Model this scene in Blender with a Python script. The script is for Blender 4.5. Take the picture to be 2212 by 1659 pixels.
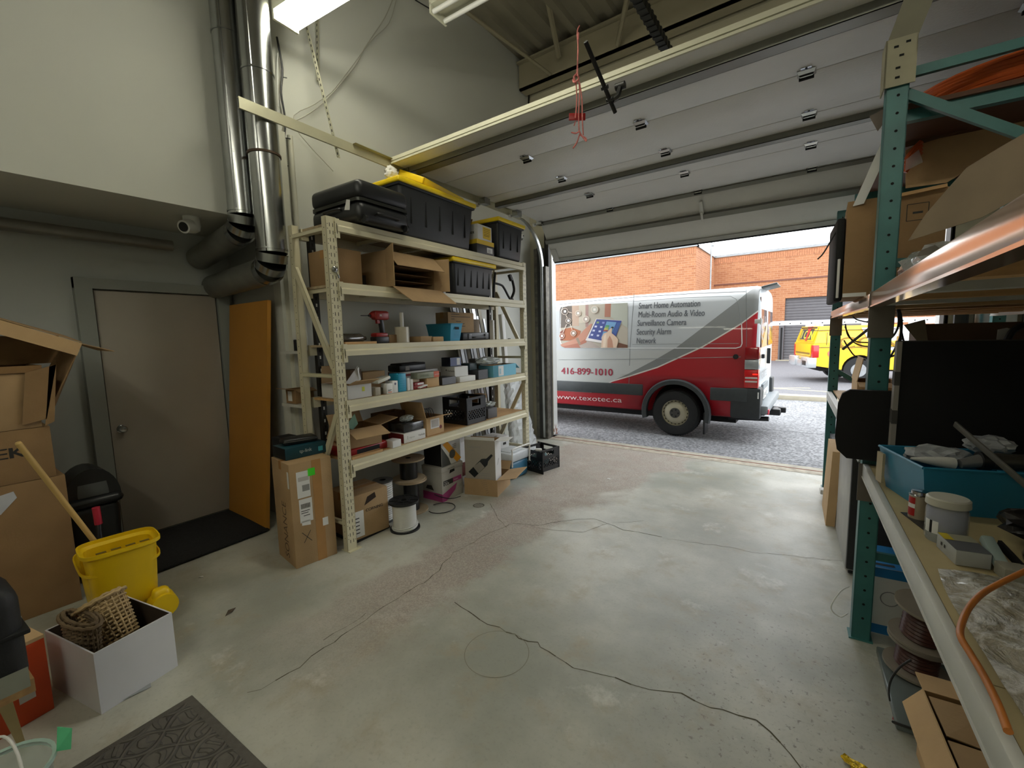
import bpy, bmesh, math, random
from mathutils import Matrix, Vector
random.seed(7)
R = math.radians
SC = bpy.context.scene
COL = SC.collection
for _o in list(bpy.data.objects):
    bpy.data.objects.remove(_o)

# ------------------------------------------------------------------ camera
EYE = Vector((0, 0, 1.6))
FPX = 940.5
_yaw, _pit, _rol = R(35.42), R(-6.27), R(-1.387)
FW = Vector((-math.sin(_yaw)*math.cos(_pit), math.cos(_yaw)*math.cos(_pit), math.sin(_pit)))
_r = Vector((math.cos(_yaw), math.sin(_yaw), 0)); _u = _r.cross(FW)
RT = _r*math.cos(_rol) + _u*math.sin(_rol)
UP = -_r*math.sin(_rol) + _u*math.cos(_rol)
cam = bpy.data.cameras.new('camera')
cam.sensor_fit = 'HORIZONTAL'; cam.sensor_width = 36.0
cam.lens = FPX/2212*36.0
cam.clip_start = 0.02; cam.clip_end = 300
co = bpy.data.objects.new('camera', cam); COL.objects.link(co)
co.matrix_world = Matrix(((RT.x, UP.x, -FW.x, EYE.x), (RT.y, UP.y, -FW.y, EYE.y), (RT.z, UP.z, -FW.z, EYE.z), (0, 0, 0, 1)))
SC.camera = co

# ------------------------------------------------------------------ sky, exposure
SC.view_settings.view_transform = 'Standard'
SC.view_settings.look = 'None'
SC.view_settings.gamma = 1
SC.view_settings.exposure = 0.22
SC.view_settings.use_curve_mapping = False
W = bpy.data.worlds.new('sky'); SC.world = W; W.use_nodes = True
W.node_tree.nodes['Background'].inputs[0].default_value = (0.93, 0.97, 1.0, 1)
W.node_tree.nodes['Background'].inputs[1].default_value = 3.9


def P(px, py, X=None, Y=None, Z=None):
    """survey of the photograph: the point of a known plane of the room seen at a pixel"""
    d = RT*((px-1106)/FPX) + UP*((829.5-py)/FPX) + FW
    t = (Z-EYE.z)/d.z if Z is not None else ((X-EYE.x)/d.x if X is not None else (Y-EYE.y)/d.y)
    return EYE + d*t


# ------------------------------------------------------------------ materials
def lin(h):
    h = h.lstrip('#')
    o = []
    for i in (0, 2, 4):
        c = int(h[i:i+2], 16)/255
        o.append(c/12.92 if c <= .04045 else ((c+.055)/1.055)**2.4)
    return tuple(o)+(1,)


_M = {}


def mat(name, col='808080', rough=.55, metal=0, var=.12, scale=6, bump=0.0, bscale=None, trans=0, emit=0, spec=None, coat=0, alpha=1, stretch=None):
    if name in _M:
        return _M[name]
    m = bpy.data.materials.new(name); m.use_nodes = True
    nt = m.node_tree; b = nt.nodes['Principled BSDF']
    c = lin(col)
    b.inputs['Roughness'].default_value = rough
    b.inputs['Metallic'].default_value = metal
    b.inputs['Base Color'].default_value = c
    if spec is not None: b.inputs['Specular IOR Level'].default_value = spec
    if coat: b.inputs['Coat Weight'].default_value = coat; b.inputs['Coat Roughness'].default_value = .08
    if trans: b.inputs['Transmission Weight'].default_value = trans; b.inputs['IOR'].default_value = 1.3
    if alpha < 1: b.inputs['Alpha'].default_value = alpha
    if emit:
        b.inputs['Emission Color'].default_value = c; b.inputs['Emission Strength'].default_value = emit
    if var or bump:
        tc = nt.nodes.new('ShaderNodeTexCoord')
        src = tc.outputs['Object']
        if stretch:
            mp = nt.nodes.new('ShaderNodeMapping'); mp.inputs['Scale'].default_value = stretch
            nt.links.new(src, mp.inputs[0]); src = mp.outputs[0]
    if var:
        n = nt.nodes.new('ShaderNodeTexNoise'); n.inputs['Scale'].default_value = scale
        n.inputs['Detail'].default_value = 5
        nt.links.new(src, n.inputs['Vector'])
        rp = nt.nodes.new('ShaderNodeValToRGB')
        rp.color_ramp.elements[0].position = .3; rp.color_ramp.elements[1].position = .7
        rp.color_ramp.elements[0].color = tuple(x*(1-var) for x in c[:3])+(1,)
        rp.color_ramp.elements[1].color = tuple(min(1, x*(1+var)) for x in c[:3])+(1,)
        nt.links.new(n.outputs[0], rp.inputs[0]); nt.links.new(rp.outputs[0], b.inputs['Base Color'])
    if bump:
        n2 = nt.nodes.new('ShaderNodeTexNoise'); n2.inputs['Scale'].default_value = bscale or scale*6
        n2.inputs['Detail'].default_value = 6
        nt.links.new(src, n2.inputs['Vector'])
        bp = nt.nodes.new('ShaderNodeBump'); bp.inputs['Strength'].default_value = bump; bp.inputs['Distance'].default_value = .01
        nt.links.new(n2.outputs[0], bp.inputs['Height']); nt.links.new(bp.outputs[0], b.inputs['Normal'])
    _M[name] = m
    return m


class NT:
    """little helper to write node graphs"""
    def __init__(s, name, rough=.6):
        s.m = bpy.data.materials.new(name); s.m.use_nodes = True; s.t = s.m.node_tree
        s.b = s.t.nodes['Principled BSDF']; s.b.inputs['Roughness'].default_value = rough
        s.tc = s.t.nodes.new('ShaderNodeTexCoord')
    def n(s, typ, **kw):
        nd = s.t.nodes.new(typ)
        for k, v in kw.items(): setattr(nd, k, v)
        return nd
    def put(s, sock, v):
        if isinstance(v, bpy.types.NodeSocket): s.t.links.new(v, sock)
        elif v is not None: sock.default_value = v
    def math(s, op, a, b=None, c=None, clamp=False):
        nd = s.n('ShaderNodeMath', operation=op); nd.use_clamp = clamp
        s.put(nd.inputs[0], a); s.put(nd.inputs[1], b)
        if c is not None: s.put(nd.inputs[2], c)
        return nd.outputs[0]
    def mix(s, f, a, b):
        nd = s.n('ShaderNodeMix', data_type='RGBA')
        s.put(nd.inputs[0], f); s.put(nd.inputs[6], a); s.put(nd.inputs[7], b)
        return nd.outputs[2]
    def noise(s, scale, detail=4, vec=None, rough=.5, dist=0):
        nd = s.n('ShaderNodeTexNoise'); nd.inputs['Scale'].default_value = scale; nd.inputs['Detail'].default_value = detail
        nd.inputs['Roughness'].default_value = rough; nd.inputs['Distortion'].default_value = dist
        s.put(nd.inputs['Vector'], vec or s.tc.outputs['Object'])
        return nd.outputs[0]
    def step(s, v, lo, hi):
        nd = s.n('ShaderNodeMapRange', interpolation_type='SMOOTHSTEP')
        s.put(nd.inputs[0], v); s.put(nd.inputs[1], lo); s.put(nd.inputs[2], hi)
        return nd.outputs[0]
    def xyz(s, vec=None):
        nd = s.n('ShaderNodeSeparateXYZ'); s.put(nd.inputs[0], vec or s.tc.outputs['Object'])
        return nd.outputs
    def bump(s, h, strength=.3, dist=.01):
        nd = s.n('ShaderNodeBump'); nd.inputs['Strength'].default_value = strength; nd.inputs['Distance'].default_value = dist
        s.put(nd.inputs['Height'], h); s.t.links.new(nd.outputs[0], s.b.inputs['Normal'])
    def color(s, v): s.put(s.b.inputs['Base Color'], v)


def rotz(a): return Matrix.Rotation(a, 4, 'Z')
def rotx(a): return Matrix.Rotation(a, 4, 'X')
def roty(a): return Matrix.Rotation(a, 4, 'Y')
def tr(x, y=0, z=0): return Matrix.Translation((x, y, z))


_TX = {}


def text_geo(s, depth=0.0):
    if (s, depth) in _TX: return _TX[(s, depth)]
    cu = bpy.data.curves.new('t', 'FONT'); cu.body = s; cu.size = 1; cu.extrude = depth; cu.resolution_u = 3
    ob = bpy.data.objects.new('t', cu); COL.objects.link(ob)
    me = ob.to_mesh()
    vs = [v.co.copy() for v in me.vertices]; fs = [tuple(p.vertices) for p in me.polygons]
    ob.to_mesh_clear()
    bpy.data.objects.remove(ob); bpy.data.curves.remove(cu)
    w = max((v.x for v in vs), default=1)
    _TX[(s, depth)] = (vs, fs, w)
    return _TX[(s, depth)]


class MB:
    """collects shapes and links them as one mesh object"""
    def __init__(s, mt=None):
        s.v = []; s.f = []; s.mi = []; s.mats = []; s.sm = []; s.mt = mt
    def add(s, vs, fs, m=None, M=None, smooth=False):
        m = m or s.mt
        if m not in s.mats: s.mats.append(m)
        k = s.mats.index(m); o = len(s.v)
        for p in vs:
            p = Vector(p)
            s.v.append(M @ p if M is not None else p)
        for f in fs:
            s.f.append([i+o for i in f]); s.mi.append(k); s.sm.append(smooth)
        return s
    def box(s, a, b, m=None, M=None):
        x0, y0, z0 = a; x1, y1, z1 = b
        v = [(x0, y0, z0), (x1, y0, z0), (x1, y1, z0), (x0, y1, z0), (x0, y0, z1), (x1, y0, z1), (x1, y1, z1), (x0, y1, z1)]
        return s.add(v, [(0, 3, 2, 1), (4, 5, 6, 7), (0, 1, 5, 4), (1, 2, 6, 5), (2, 3, 7, 6), (3, 0, 4, 7)], m, M)
    def rbox(s, a, b, r=.01, m=None, M=None, seg=2, taper=1.0, only_z=False):
        bm = bmesh.new(); bmesh.ops.create_cube(bm, size=1)
        c = [(a[i]+b[i])/2 for i in range(3)]; d = [b[i]-a[i] for i in range(3)]
        for v in bm.verts:
            k = taper if v.co.z < 0 else 1.0
            v.co = Vector((c[0]+v.co.x*d[0]*k, c[1]+v.co.y*d[1]*k, c[2]+v.co.z*d[2]))
        ed = list(bm.edges)
        if only_z: ed = [e for e in ed if abs(e.verts[0].co.z-e.verts[1].co.z) > d[2]*.5]
        bmesh.ops.bevel(bm, geom=ed, offset=r, segments=seg, affect='EDGES', profile=.5)
        bm.verts.index_update()
        vs = [v.co.copy() for v in bm.verts]; fs = [tuple(v.index for v in f.verts) for f in bm.faces]
        bm.free()
        return s.add(vs, fs, m, M, smooth=True)
    def cyl(s, p0, p1, r0, r1=None, n=16, m=None, M=None, caps=True, smooth=True):
        r1 = r0 if r1 is None else r1
        p0 = Vector(p0); p1 = Vector(p1); d = (p1-p0).normalized()
        a = d.orthogonal().normalized(); b = d.cross(a)
        v = []
        for p, r in ((p0, r0), (p1, r1)):
            for i in range(n):
                t = 2*math.pi*i/n
                v.append(p+a*(r*math.cos(t))+b*(r*math.sin(t)))
        s.add(v, [(i, (i+1) % n, n+(i+1) % n, n+i) for i in range(n)], m, M, smooth)
        if caps:
            s.add(v[:n], [tuple(reversed(range(n)))], m, M); s.add(v[n:], [tuple(range(n))], m, M)
        return s
    def lathe(s, prof, n=24, m=None, M=None, c=(0, 0, 0)):
        v = []
        for r, z in prof:
            for i in range(n):
                t = 2*math.pi*i/n
                v.append((c[0]+r*math.cos(t), c[1]+r*math.sin(t), c[2]+z))
        f = []
        for k in range(len(prof)-1):
            for i in range(n):
                f.append((k*n+i, k*n+(i+1) % n, (k+1)*n+(i+1) % n, (k+1)*n+i))
        return s.add(v, f, m, M, True)
    def tube(s, pts, r, n=8, m=None, M=None, closed=False):
        pts = [Vector(p) for p in pts]
        if not closed and 3 <= len(pts) <= 14 and not isinstance(r, (list, tuple)):
            q = []
            for i in range(len(pts)-1):
                a_, b_, c_, d_ = pts[max(i-1, 0)], pts[i], pts[i+1], pts[min(i+2, len(pts)-1)]
                for k in range(4):
                    t = k/4; q.append(.5*((2*b_)+(c_-a_)*t+(2*a_-5*b_+4*c_-d_)*t*t+(3*b_-a_-3*c_+d_)*t**3))
            pts = q+[pts[-1]]
        N = len(pts)
        v = []; up = None
        for i, p in enumerate(pts):
            if closed: d = (pts[(i+1) % N]-pts[i-1]).normalized()
            else: d = (pts[min(i+1, N-1)]-pts[max(i-1, 0)]).normalized()
            if up is None: up = d.orthogonal().normalized()
            up = (up-d*up.dot(d)).normalized(); w = d.cross(up)
            rr = r[i] if isinstance(r, (list, tuple)) else r
            for k in range(n):
                t = 2*math.pi*k/n
                v.append(p+up*(rr*math.cos(t))+w*(rr*math.sin(t)))
        f = []
        for i in range(N if closed else N-1):
            j = (i+1) % N
            for k in range(n):
                f.append((i*n+k, i*n+(k+1) % n, j*n+(k+1) % n, j*n+k))
        s.add(v, f, m, M, True)
        if not closed:
            s.add(v[:n], [tuple(reversed(range(n)))], m, M); s.add(v[-n:], [tuple(range(n))], m, M)
        return s
    def poly(s, pts, m=None, M=None):
        return s.add(pts, [tuple(range(len(pts)))], m, M)
    def slab(s, pts, t, m=None, M=None):
        """a flat polygon given thickness t along its normal"""
        pts = [Vector(p) for p in pts]; n = (pts[1]-pts[0]).cross(pts[2]-pts[1]).normalized()*t; N = len(pts)
        v = pts+[p-n for p in pts]
        f = [tuple(range(N)), tuple(reversed(range(N, 2*N)))]+[(i, N+i, N+(i+1) % N, (i+1) % N) for i in range(N)]
        return s.add(v, f, m, M)
    def rect(s, u0, v0, u1, v1, m=None, M=None, n=.0008):
        return s.add([(u0, v0, n), (u1, v0, n), (u1, v1, n), (u0, v1, n)], [(0, 1, 2, 3)], m, M)
    def disc(s, u, v, r, m=None, M=None, n=.001, k=20, ri=0):
        if ri:
            vs = [(u+q*math.cos(2*math.pi*i/k), v+q*math.sin(2*math.pi*i/k), n) for q in (ri, r) for i in range(k)]
            return s.add(vs, [(i, (i+1) % k, k+(i+1) % k, k+i) for i in range(k)], m, M)
        return s.add([(u+r*math.cos(2*math.pi*i/k), v+r*math.sin(2*math.pi*i/k), n) for i in range(k)], [tuple(range(k))], m, M)
    def line(s, pts, w, m=None, M=None, n=.001):
        for (a, b) in zip(pts[:-1], pts[1:]):
            a = Vector((a[0], a[1])); b = Vector((b[0], b[1])); d = (b-a)
            if d.length < 1e-6: continue
            q = Vector((-d.y, d.x)).normalized()*w/2
            s.add([(a.x-q.x, a.y-q.y, n), (b.x-q.x, b.y-q.y, n), (b.x+q.x, b.y+q.y, n), (a.x+q.x, a.y+q.y, n)], [(0, 1, 2, 3)], m, M)
        return s
    def text(s, t, u, v, size, m=None, M=None, n=.0015, width=None, bold=0, align=0, shear=0):
        vs, fs, w = text_geo(t)
        kx = size if width is None else width/w
        off = -align*w*kx
        for k in range(3 if bold else 1):
            d = (k-1)*bold if bold else 0
            s.add([(u+off+p.x*kx+d+p.y*size*shear, v+p.y*size, n+k*1e-5) for p in vs], fs, m, M)
        return s
    def build(s, name, parent=None, loc=(0, 0, 0), rz=0, rot=None, bevel=0):
        me = bpy.data.meshes.new(name)
        me.from_pydata([tuple(p) for p in s.v], [], s.f)
        for m in s.mats: me.materials.append(m)
        me.polygons.foreach_set('material_index', s.mi)
        me.polygons.foreach_set('use_smooth', s.sm)
        me.update()
        if any(s.sm):
            try: me.set_sharp_from_angle(angle=R(40))
            except Exception: pass
        o = bpy.data.objects.new(name, me); COL.objects.link(o)
        if parent is not None: o.parent = parent
        o.location = loc; o.rotation_euler = rot or (0, 0, rz)
        if bevel:
            md = o.modifiers.new('b', 'BEVEL'); md.width = bevel; md.segments = 2; md.limit_method = 'ANGLE'
        return o


def thing(name, label, cat, loc=(0, 0, 0), rz=0, group=None, rot=None):
    o = bpy.data.objects.new(name, None); COL.objects.link(o)
    o.empty_display_size = .1
    o.location = loc; o.rotation_euler = rot or (0, 0, rz)
    o['label'] = label; o['category'] = cat
    if group: o['group'] = group
    return o


def tag(o, label, cat, group=None):
    o['label'] = label; o['category'] = cat
    if group: o['group'] = group
    return o


def struct(o, label=None, cat=None):
    o['kind'] = 'structure'
    if label: o['label'] = label
    if cat: o['category'] = cat
    return o


def face_M(w, d, h, face):
    """(u, v, n) on a box face -> local; box spans x +-w/2, y +-d/2, z 0..h"""
    T = {'f': ((-w/2, -d/2, 0), (1, 0, 0), (0, 0, 1), (0, -1, 0)),
         'b': ((w/2, d/2, 0), (-1, 0, 0), (0, 0, 1), (0, 1, 0)),
         'l': ((-w/2, d/2, 0), (0, -1, 0), (0, 0, 1), (-1, 0, 0)),
         'r': ((w/2, -d/2, 0), (0, 1, 0), (0, 0, 1), (1, 0, 0)),
         't': ((-w/2, -d/2, h), (1, 0, 0), (0, 1, 0), (0, 0, 1))}[face]
    o, u, v, n = [Vector(x) for x in T]
    return Matrix(((u.x, v.x, n.x, o.x), (u.y, v.y, n.y, o.y), (u.z, v.z, n.z, o.z), (0, 0, 0, 1)))


def plane_M(o, u, v):
    o = Vector(o); u = Vector(u).normalized(); n = u.cross(Vector(v)).normalized(); v = n.cross(u)
    return Matrix(((u.x, v.x, n.x, o.x), (u.y, v.y, n.y, o.y), (u.z, v.z, n.z, o.z), (0, 0, 0, 1)))


# shared materials
CARD = mat('cardboard', 'a88b66', .85, var=.10, scale=5, bump=.15, bscale=90)
CARD2 = mat('cardboard_pale', 'c2a278', .85, var=.08, scale=5, bump=.12, bscale=90)
CARD3 = mat('cardboard_brown', '91734f', .85, var=.10, scale=5, bump=.15, bscale=90)
CARDIN = mat('cardboard_inside', '8a6a44', .9, var=.10, scale=8)
TAPE = mat('packing_tape', 'a87e4e', .25, var=.06, scale=12)
PAPER = mat('white_paper', 'dcdcda', .6, var=.03)
INK = mat('black_ink', '2a2826', .7, var=0)
GREYINK = mat('grey_ink', '8b8b8b', .7, var=0)
WHITECARD = mat('white_card', 'd2d2d0', .55, var=.05, scale=4)
GREYCARD = mat('grey_card', '8d8a84', .6, var=.06, scale=6)
BLACKP = mat('black_plastic', '17181a', .42, var=.25, scale=9)
BLACKM = mat('black_matte', '0c0c0d', .8, var=.25, scale=14)
YEL = mat('yellow_plastic', 'e9c814', .38, var=.05, scale=5)
CREAM = mat('cream_steel', 'cfc8ab', .42, var=.06, scale=4, bump=.04)
TEAL = mat('teal_steel', '35706f', .42, var=.16, scale=7, bump=.05)
GALV = mat('galvanised_steel', 'a9abab', .24, metal=1, var=.12, scale=5)
STEEL = mat('bright_steel', 'c4c6c8', .2, metal=1, var=.06)
DARKM = mat('dark_metal', '3a3a38', .45, metal=.6, var=.2)
WOOD = mat('pine_board', 'c29a68', .65, var=.16, scale=3, stretch=(1, 12, 12), bump=.1)
WHITEP = mat('white_plastic', 'dcdcd8', .4, var=.03)
REDP = mat('red_plastic', 'a81818', .4, var=.08)
BLUEP = mat('blue_plastic', '2b86b4', .38, var=.06)
GLASSY = mat('clear_plastic', 'f2f5f7', .12, var=0, trans=.0, alpha=.32, bump=.7, bscale=18)
# ================================================================== the room
XS, YG, YB, XR, ZC = -3.72, 5.8, -4.5, 1.75, 5.55
XD, YR, ZS = -4.64, 1.92, 2.57


def wall_mat(name, col, var=.03):
    g = NT(name, .55)
    n1 = g.noise(1.3, 3); n2 = g.noise(9, 4)
    c = lin(col)
    a = g.mix(g.math('MULTIPLY', n1, 1.0), tuple(x*(1-var*2) for x in c[:3])+(1,), tuple(min(1, x*(1+var)) for x in c[:3])+(1,))
    g.color(a); g.bump(g.noise(120, 3), .06, .003)
    return g.m


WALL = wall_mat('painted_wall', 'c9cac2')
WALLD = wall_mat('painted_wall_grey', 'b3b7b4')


def concrete():
    g = NT('concrete_floor', .42)
    x, y, z = g.xyz()
    n1 = g.noise(.9, 6, rough=.6); n2 = g.noise(4.5, 6, rough=.65); n3 = g.noise(60, 3)
    base = g.mix(g.step(n1, .35, .68), lin('97998f'), lin('c0bfb4'))
    base = g.mix(g.math('MULTIPLY', g.step(n2, .5, .72), .6), base, lin('a39880'))
    base = g.mix(g.math('MULTIPLY', g.step(g.noise(2.2, 7, rough=.7), .56, .70), .6), base, lin('d6d7d0'))
    # rough pinkish worn strip running along the shelf side, out to the door
    wob = g.math('MULTIPLY', g.math('SUBTRACT', g.noise(1.7, 5, rough=.6), .5), 1.1)
    cx = g.math('ADD', g.math('MULTIPLY_ADD', y, .0, -2.12), wob)
    d = g.math('ABSOLUTE', g.math('SUBTRACT', x, cx))
    wid = g.math('MULTIPLY_ADD', g.step(y, 3.2, 5.6), .55, .22)
    band = g.math('MULTIPLY', g.math('SUBTRACT', 1.0, g.step(d, wid, g.math('ADD', wid, .22))), g.step(y, .6, 1.9))
    spk = g.n('ShaderNodeTexVoronoi'); spk.inputs['Scale'].default_value = 150
    g.t.links.new(g.tc.outputs['Object'], spk.inputs['Vector'])
    sc = g.mix(g.step(spk.outputs['Color'], .2, .9), lin('93857c'), lin('b3a79c'))
    base = g.mix(g.math('MULTIPLY', band, g.math('MULTIPLY_ADD', n2, .8, .35)), base, sc)
    # right-hand worn patch
    dx = g.math('SUBTRACT', x, -.15); dy = g.math('SUBTRACT', y, 2.1)
    r2 = g.math('ADD', g.math('MULTIPLY', dx, dx), g.math('MULTIPLY', g.math('MULTIPLY', dy, dy), .35))
    patch = g.math('SUBTRACT', 1.0, g.step(g.math('ADD', r2, g.math('MULTIPLY', n2, .3)), .15, .5))
    pits = g.step(g.noise(38, 5, rough=.7), .57, .66)
    base = g.mix(g.math('MULTIPLY', g.math('MULTIPLY', patch, pits), .7), base, lin('63594f'))
    # dark specks and grime
    sp = g.step(g.noise(26, 4, rough=.75), .68, .76)
    base = g.mix(g.math('MULTIPLY', g.step(g.noise(.6, 5, rough=.7), .5, .75), .35), base, lin('8c8471'))
    base = g.mix(g.math('MULTIPLY', sp, .6), base, lin('4d4a44'))
    base = g.mix(g.math('MULTIPLY', g.step(n3, .5, .8), .25), base, lin('7c7b72'))
    g.color(base)
    g.put(g.b.inputs['Roughness'], g.math('ADD', g.math('MULTIPLY', band, .3), g.math('MULTIPLY_ADD', n2, .25, .30)))
    h = g.math('ADD', g.math('MULTIPLY', spk.outputs['Distance'], g.math('MULTIPLY', band, .6)), g.math('MULTIPLY', n2, .25))
    g.bump(h, .28, .006)
    return g.m


CONC = concrete()
CRACK = mat('crack_dark', '55503f', .95, var=.2)
mb = MB(CONC)
mb.poly([(XD-.1, YB, 0), (XR, YB, 0), (XR, 5.86, 0), (XD-.1, 5.86, 0)])
mb.box((XD-.1, YB, -.12), (XR, 5.86, -.002))


def crack(pts, w=.004, jit=.012):
    out = []
    P3 = [P(a, b, Z=0) for a, b in pts]
    for a, b in zip(P3[:-1], P3[1:]):
        n = max(2, int((b-a).length/.05))
        for i in range(n):
            q = a.lerp(b, i/n); out.append((q.x+random.uniform(-jit, jit), q.y+random.uniform(-jit, jit)))
    out.append((P3[-1].x, P3[-1].y))
    for (a, b) in zip(out[:-1], out[1:]):
        mb.line([a, b], w*random.uniform(.4, 1.3), CRACK, n=.0008)


crack([(985, 1300), (1040, 1340), (1098, 1366), (1120, 1378), (1160, 1385), (1185, 1410), (1240, 1440), (1330, 1465), (1400, 1490), (1470, 1500), (1560, 1535), (1640, 1560), (1680, 1600), (1730, 1659)], .006)
crack([(530, 1500), (600, 1470), (650, 1440), (700, 1400), (770, 1350), (850, 1300), (930, 1250), (980, 1195), (1060, 1150), (1110, 1130), (1160, 1135), (1220, 1125), (1280, 1120), (1350, 1145), (1430, 1160)], .005)
crack([(1060, 1088), (1075, 1120), (1095, 1140)], .005, .006)
crack([(1440, 1165), (1560, 1180), (1640, 1195), (1740, 1205), (1830, 1212)], .003)
crack([(1110, 1130), (1200, 1145), (1260, 1150), (1310, 1130), (1390, 1125)], .003)
crack([(700, 1380), (760, 1345), (790, 1325)], .004)
struct(mb.build('floor'), 'cracked grey concrete floor with a rough worn strip', 'floor')

# ring stain on the slab, small drain
mb = MB(mat('ring_stain', '7d7a6a', .8, var=.1))
c = P(1073, 1410, Z=0)
mb.disc(c.x, c.y, .165, n=.0010, k=40, ri=.162)
struct(mb.build('trim_1'), 'faint round stain ring on the concrete floor', 'stain')
mb = MB(mat('drain_iron', '6c675c', .8, metal=.3, var=.2))
c = P(1034, 1092, Z=0)
mb.disc(c.x, c.y, .055, n=.0012, k=20, ri=.045)
for i in range(-2, 3):
    mb.rect(c.x-.04, c.y+i*.018-.004, c.x+.04, c.y+i*.018+.004, n=.0012)
tag(mb.build('floor_drain'), 'small round floor drain near the wine carton', 'drain')

# walls
def wall(name, a, b, m=WALL, label=None):
    o = MB(m).box(a, b).build(name); return struct(o, label, 'wall')


wall('wall_shelf_side', (XS-.12, YR, 0), (XS, YG+.2, ZC), label='white side wall behind the storage shelf')
wall('wall_mezzanine', (XS-1.3, YB, ZS), (XS, YR, ZC), label='white upper wall standing out above the recessed door')
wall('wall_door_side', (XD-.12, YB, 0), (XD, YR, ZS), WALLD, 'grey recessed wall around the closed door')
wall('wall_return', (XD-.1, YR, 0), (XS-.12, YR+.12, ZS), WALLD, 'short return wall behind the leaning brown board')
wall('wall_right', (XR, YB, 0), (XR+.15, YG+.2, ZC), label='side wall behind the teal rack')
wall('wall_back', (XD-.1, YB-.15, 0), (XR, YB, ZC), label='back wall behind the viewer')
XJ0, XJ1, ZH = -3.40, .95, 3.14
BLOCK = wall_mat('painted_block', 'b3ad95')
mb = MB(BLOCK)
mb.box((XS, YG, 0), (XJ0-.07, YG+.2, 3.14)); mb.box((XJ1, YG, 0), (XR, YG+.2, 3.14)); mb.box((XS, YG, ZH), (XR, YG+.2, ZC))
GROUT = mat('block_joint', '8f8a76', .9, var=0)
for z in [3.3+.2*i for i in range(11)]:
    mb.box((XS, YG-.001, z), (XR, YG, z+.004), GROUT)
struct(mb.build('wall_garage_door'), 'cream block wall above the overhead door', 'wall')

# ceiling: ribbed steel deck, edge beam, joist bars
DECK = mat('deck_steel', '8c8674', .6, var=.08, scale=2)
v = []; f = []
xs = []
x = XS
while x < XR+.2:
    xs += [(x, 0), (x+.10, 0), (x+.13, -.05), (x+.22, -.05)]; x += .25
for (x, dz) in xs:
    v += [(x, YB, ZC+dz), (x, YG, ZC+dz)]
for i in range(len(xs)-1):
    f.append((2*i, 2*i+1, 2*i+3, 2*i+2))
mb = MB(DECK); mb.add(v, f); mb.box((XS-1.3, YB-.2, ZC+.001), (XR+.15, YG+.2, ZC+.12))
struct(mb.build('ceiling'), 'ribbed steel roof deck painted tan', 'ceiling')
mb = MB(mat('beam_paint', '9b937b', .6, var=.06, scale=2))
mb.box((XS+.02, 5.56, 5.10), (XR, 5.60, 5.45)); mb.box((XS+.02, 5.56, 5.10), (XR, 5.74, 5.125))
mb.box((XS+.02, 5.50, 5.43), (XR, 5.74, 5.455))
struct(mb.build('trim_2'), 'tan steel edge beam under the roof deck', 'beam')
mb = MB(mat('beam_paint'))
a = P(1000, 20, Y=3.9); b = P(1188, 160, Y=5.5)
mb.tube([a, b], .022, 6); a = P(1183, 0, Y=4.9); b = P(1207, 122, Y=5.5); mb.tube([a, b], .035, 6)
mb.tube([P(1000, 20, Y=3.9), Vector((-2.9, 1.4, 5.48))], .022, 6)
mb.tube([Vector((-2.2, 5.5, 5.12)), Vector((-1.2, 3.9, 5.5))], .03, 6)
struct(mb.build('trim_3'), 'slender tan roof joist bars', 'joist')

# man door with frame
DOORP = mat('door_paint', 'a49d92', .5, var=.05, scale=2)
FRAMEP = mat('frame_paint', '8f938e', .5, var=.05, scale=2)
d2 = thing('door_1', 'closed beige interior door with round knob', 'door', (XD, 0, 0)); d2['kind'] = 'structure'
MB(DOORP).rbox((.0, .93, .012), (.04, 1.76, 2.03), .003).build('door_slab', d2)
slab_ = d2.children[0]
mb = MB(FRAMEP)
mb.box((0, .82, 0), (.07, .92, 2.12)); mb.box((0, 1.77, 0), (.07, 1.87, 2.12)); mb.box((0, .82, 2.04), (.0695, 1.87, 2.12))
mb.build('door_frame', d2)
mb = MB(STEEL)
mb.cyl((.04, .995, .93), (.048, .995, .93), .033); mb.cyl((.048, .995, .93), (.075, .995, .93), .012)
mb.lathe([(.001, .105), (.018, .104), (.027, .095), (.029, .085), (.024, .075), (.012, .07)], 20, M=tr(0, .995, .93) @ roty(R(90)))
mb.build('door_knob', slab_)
MB(DARKM).box((.07, .78, 0), (.09, 1.85, .012)).build('threshold', d2)

# conduit along the recessed wall under the soffit
mb = MB(mat('pipe_grey', '8e8c86', .35, metal=.5, var=.08))
mb.cyl((XD+.10, -2.5, 2.45), (XD+.10, 1.45, 2.43), .045, n=14)
tag(mb.build('wall_pipe'), 'long grey pipe running under the soffit above the door', 'pipe')
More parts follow.
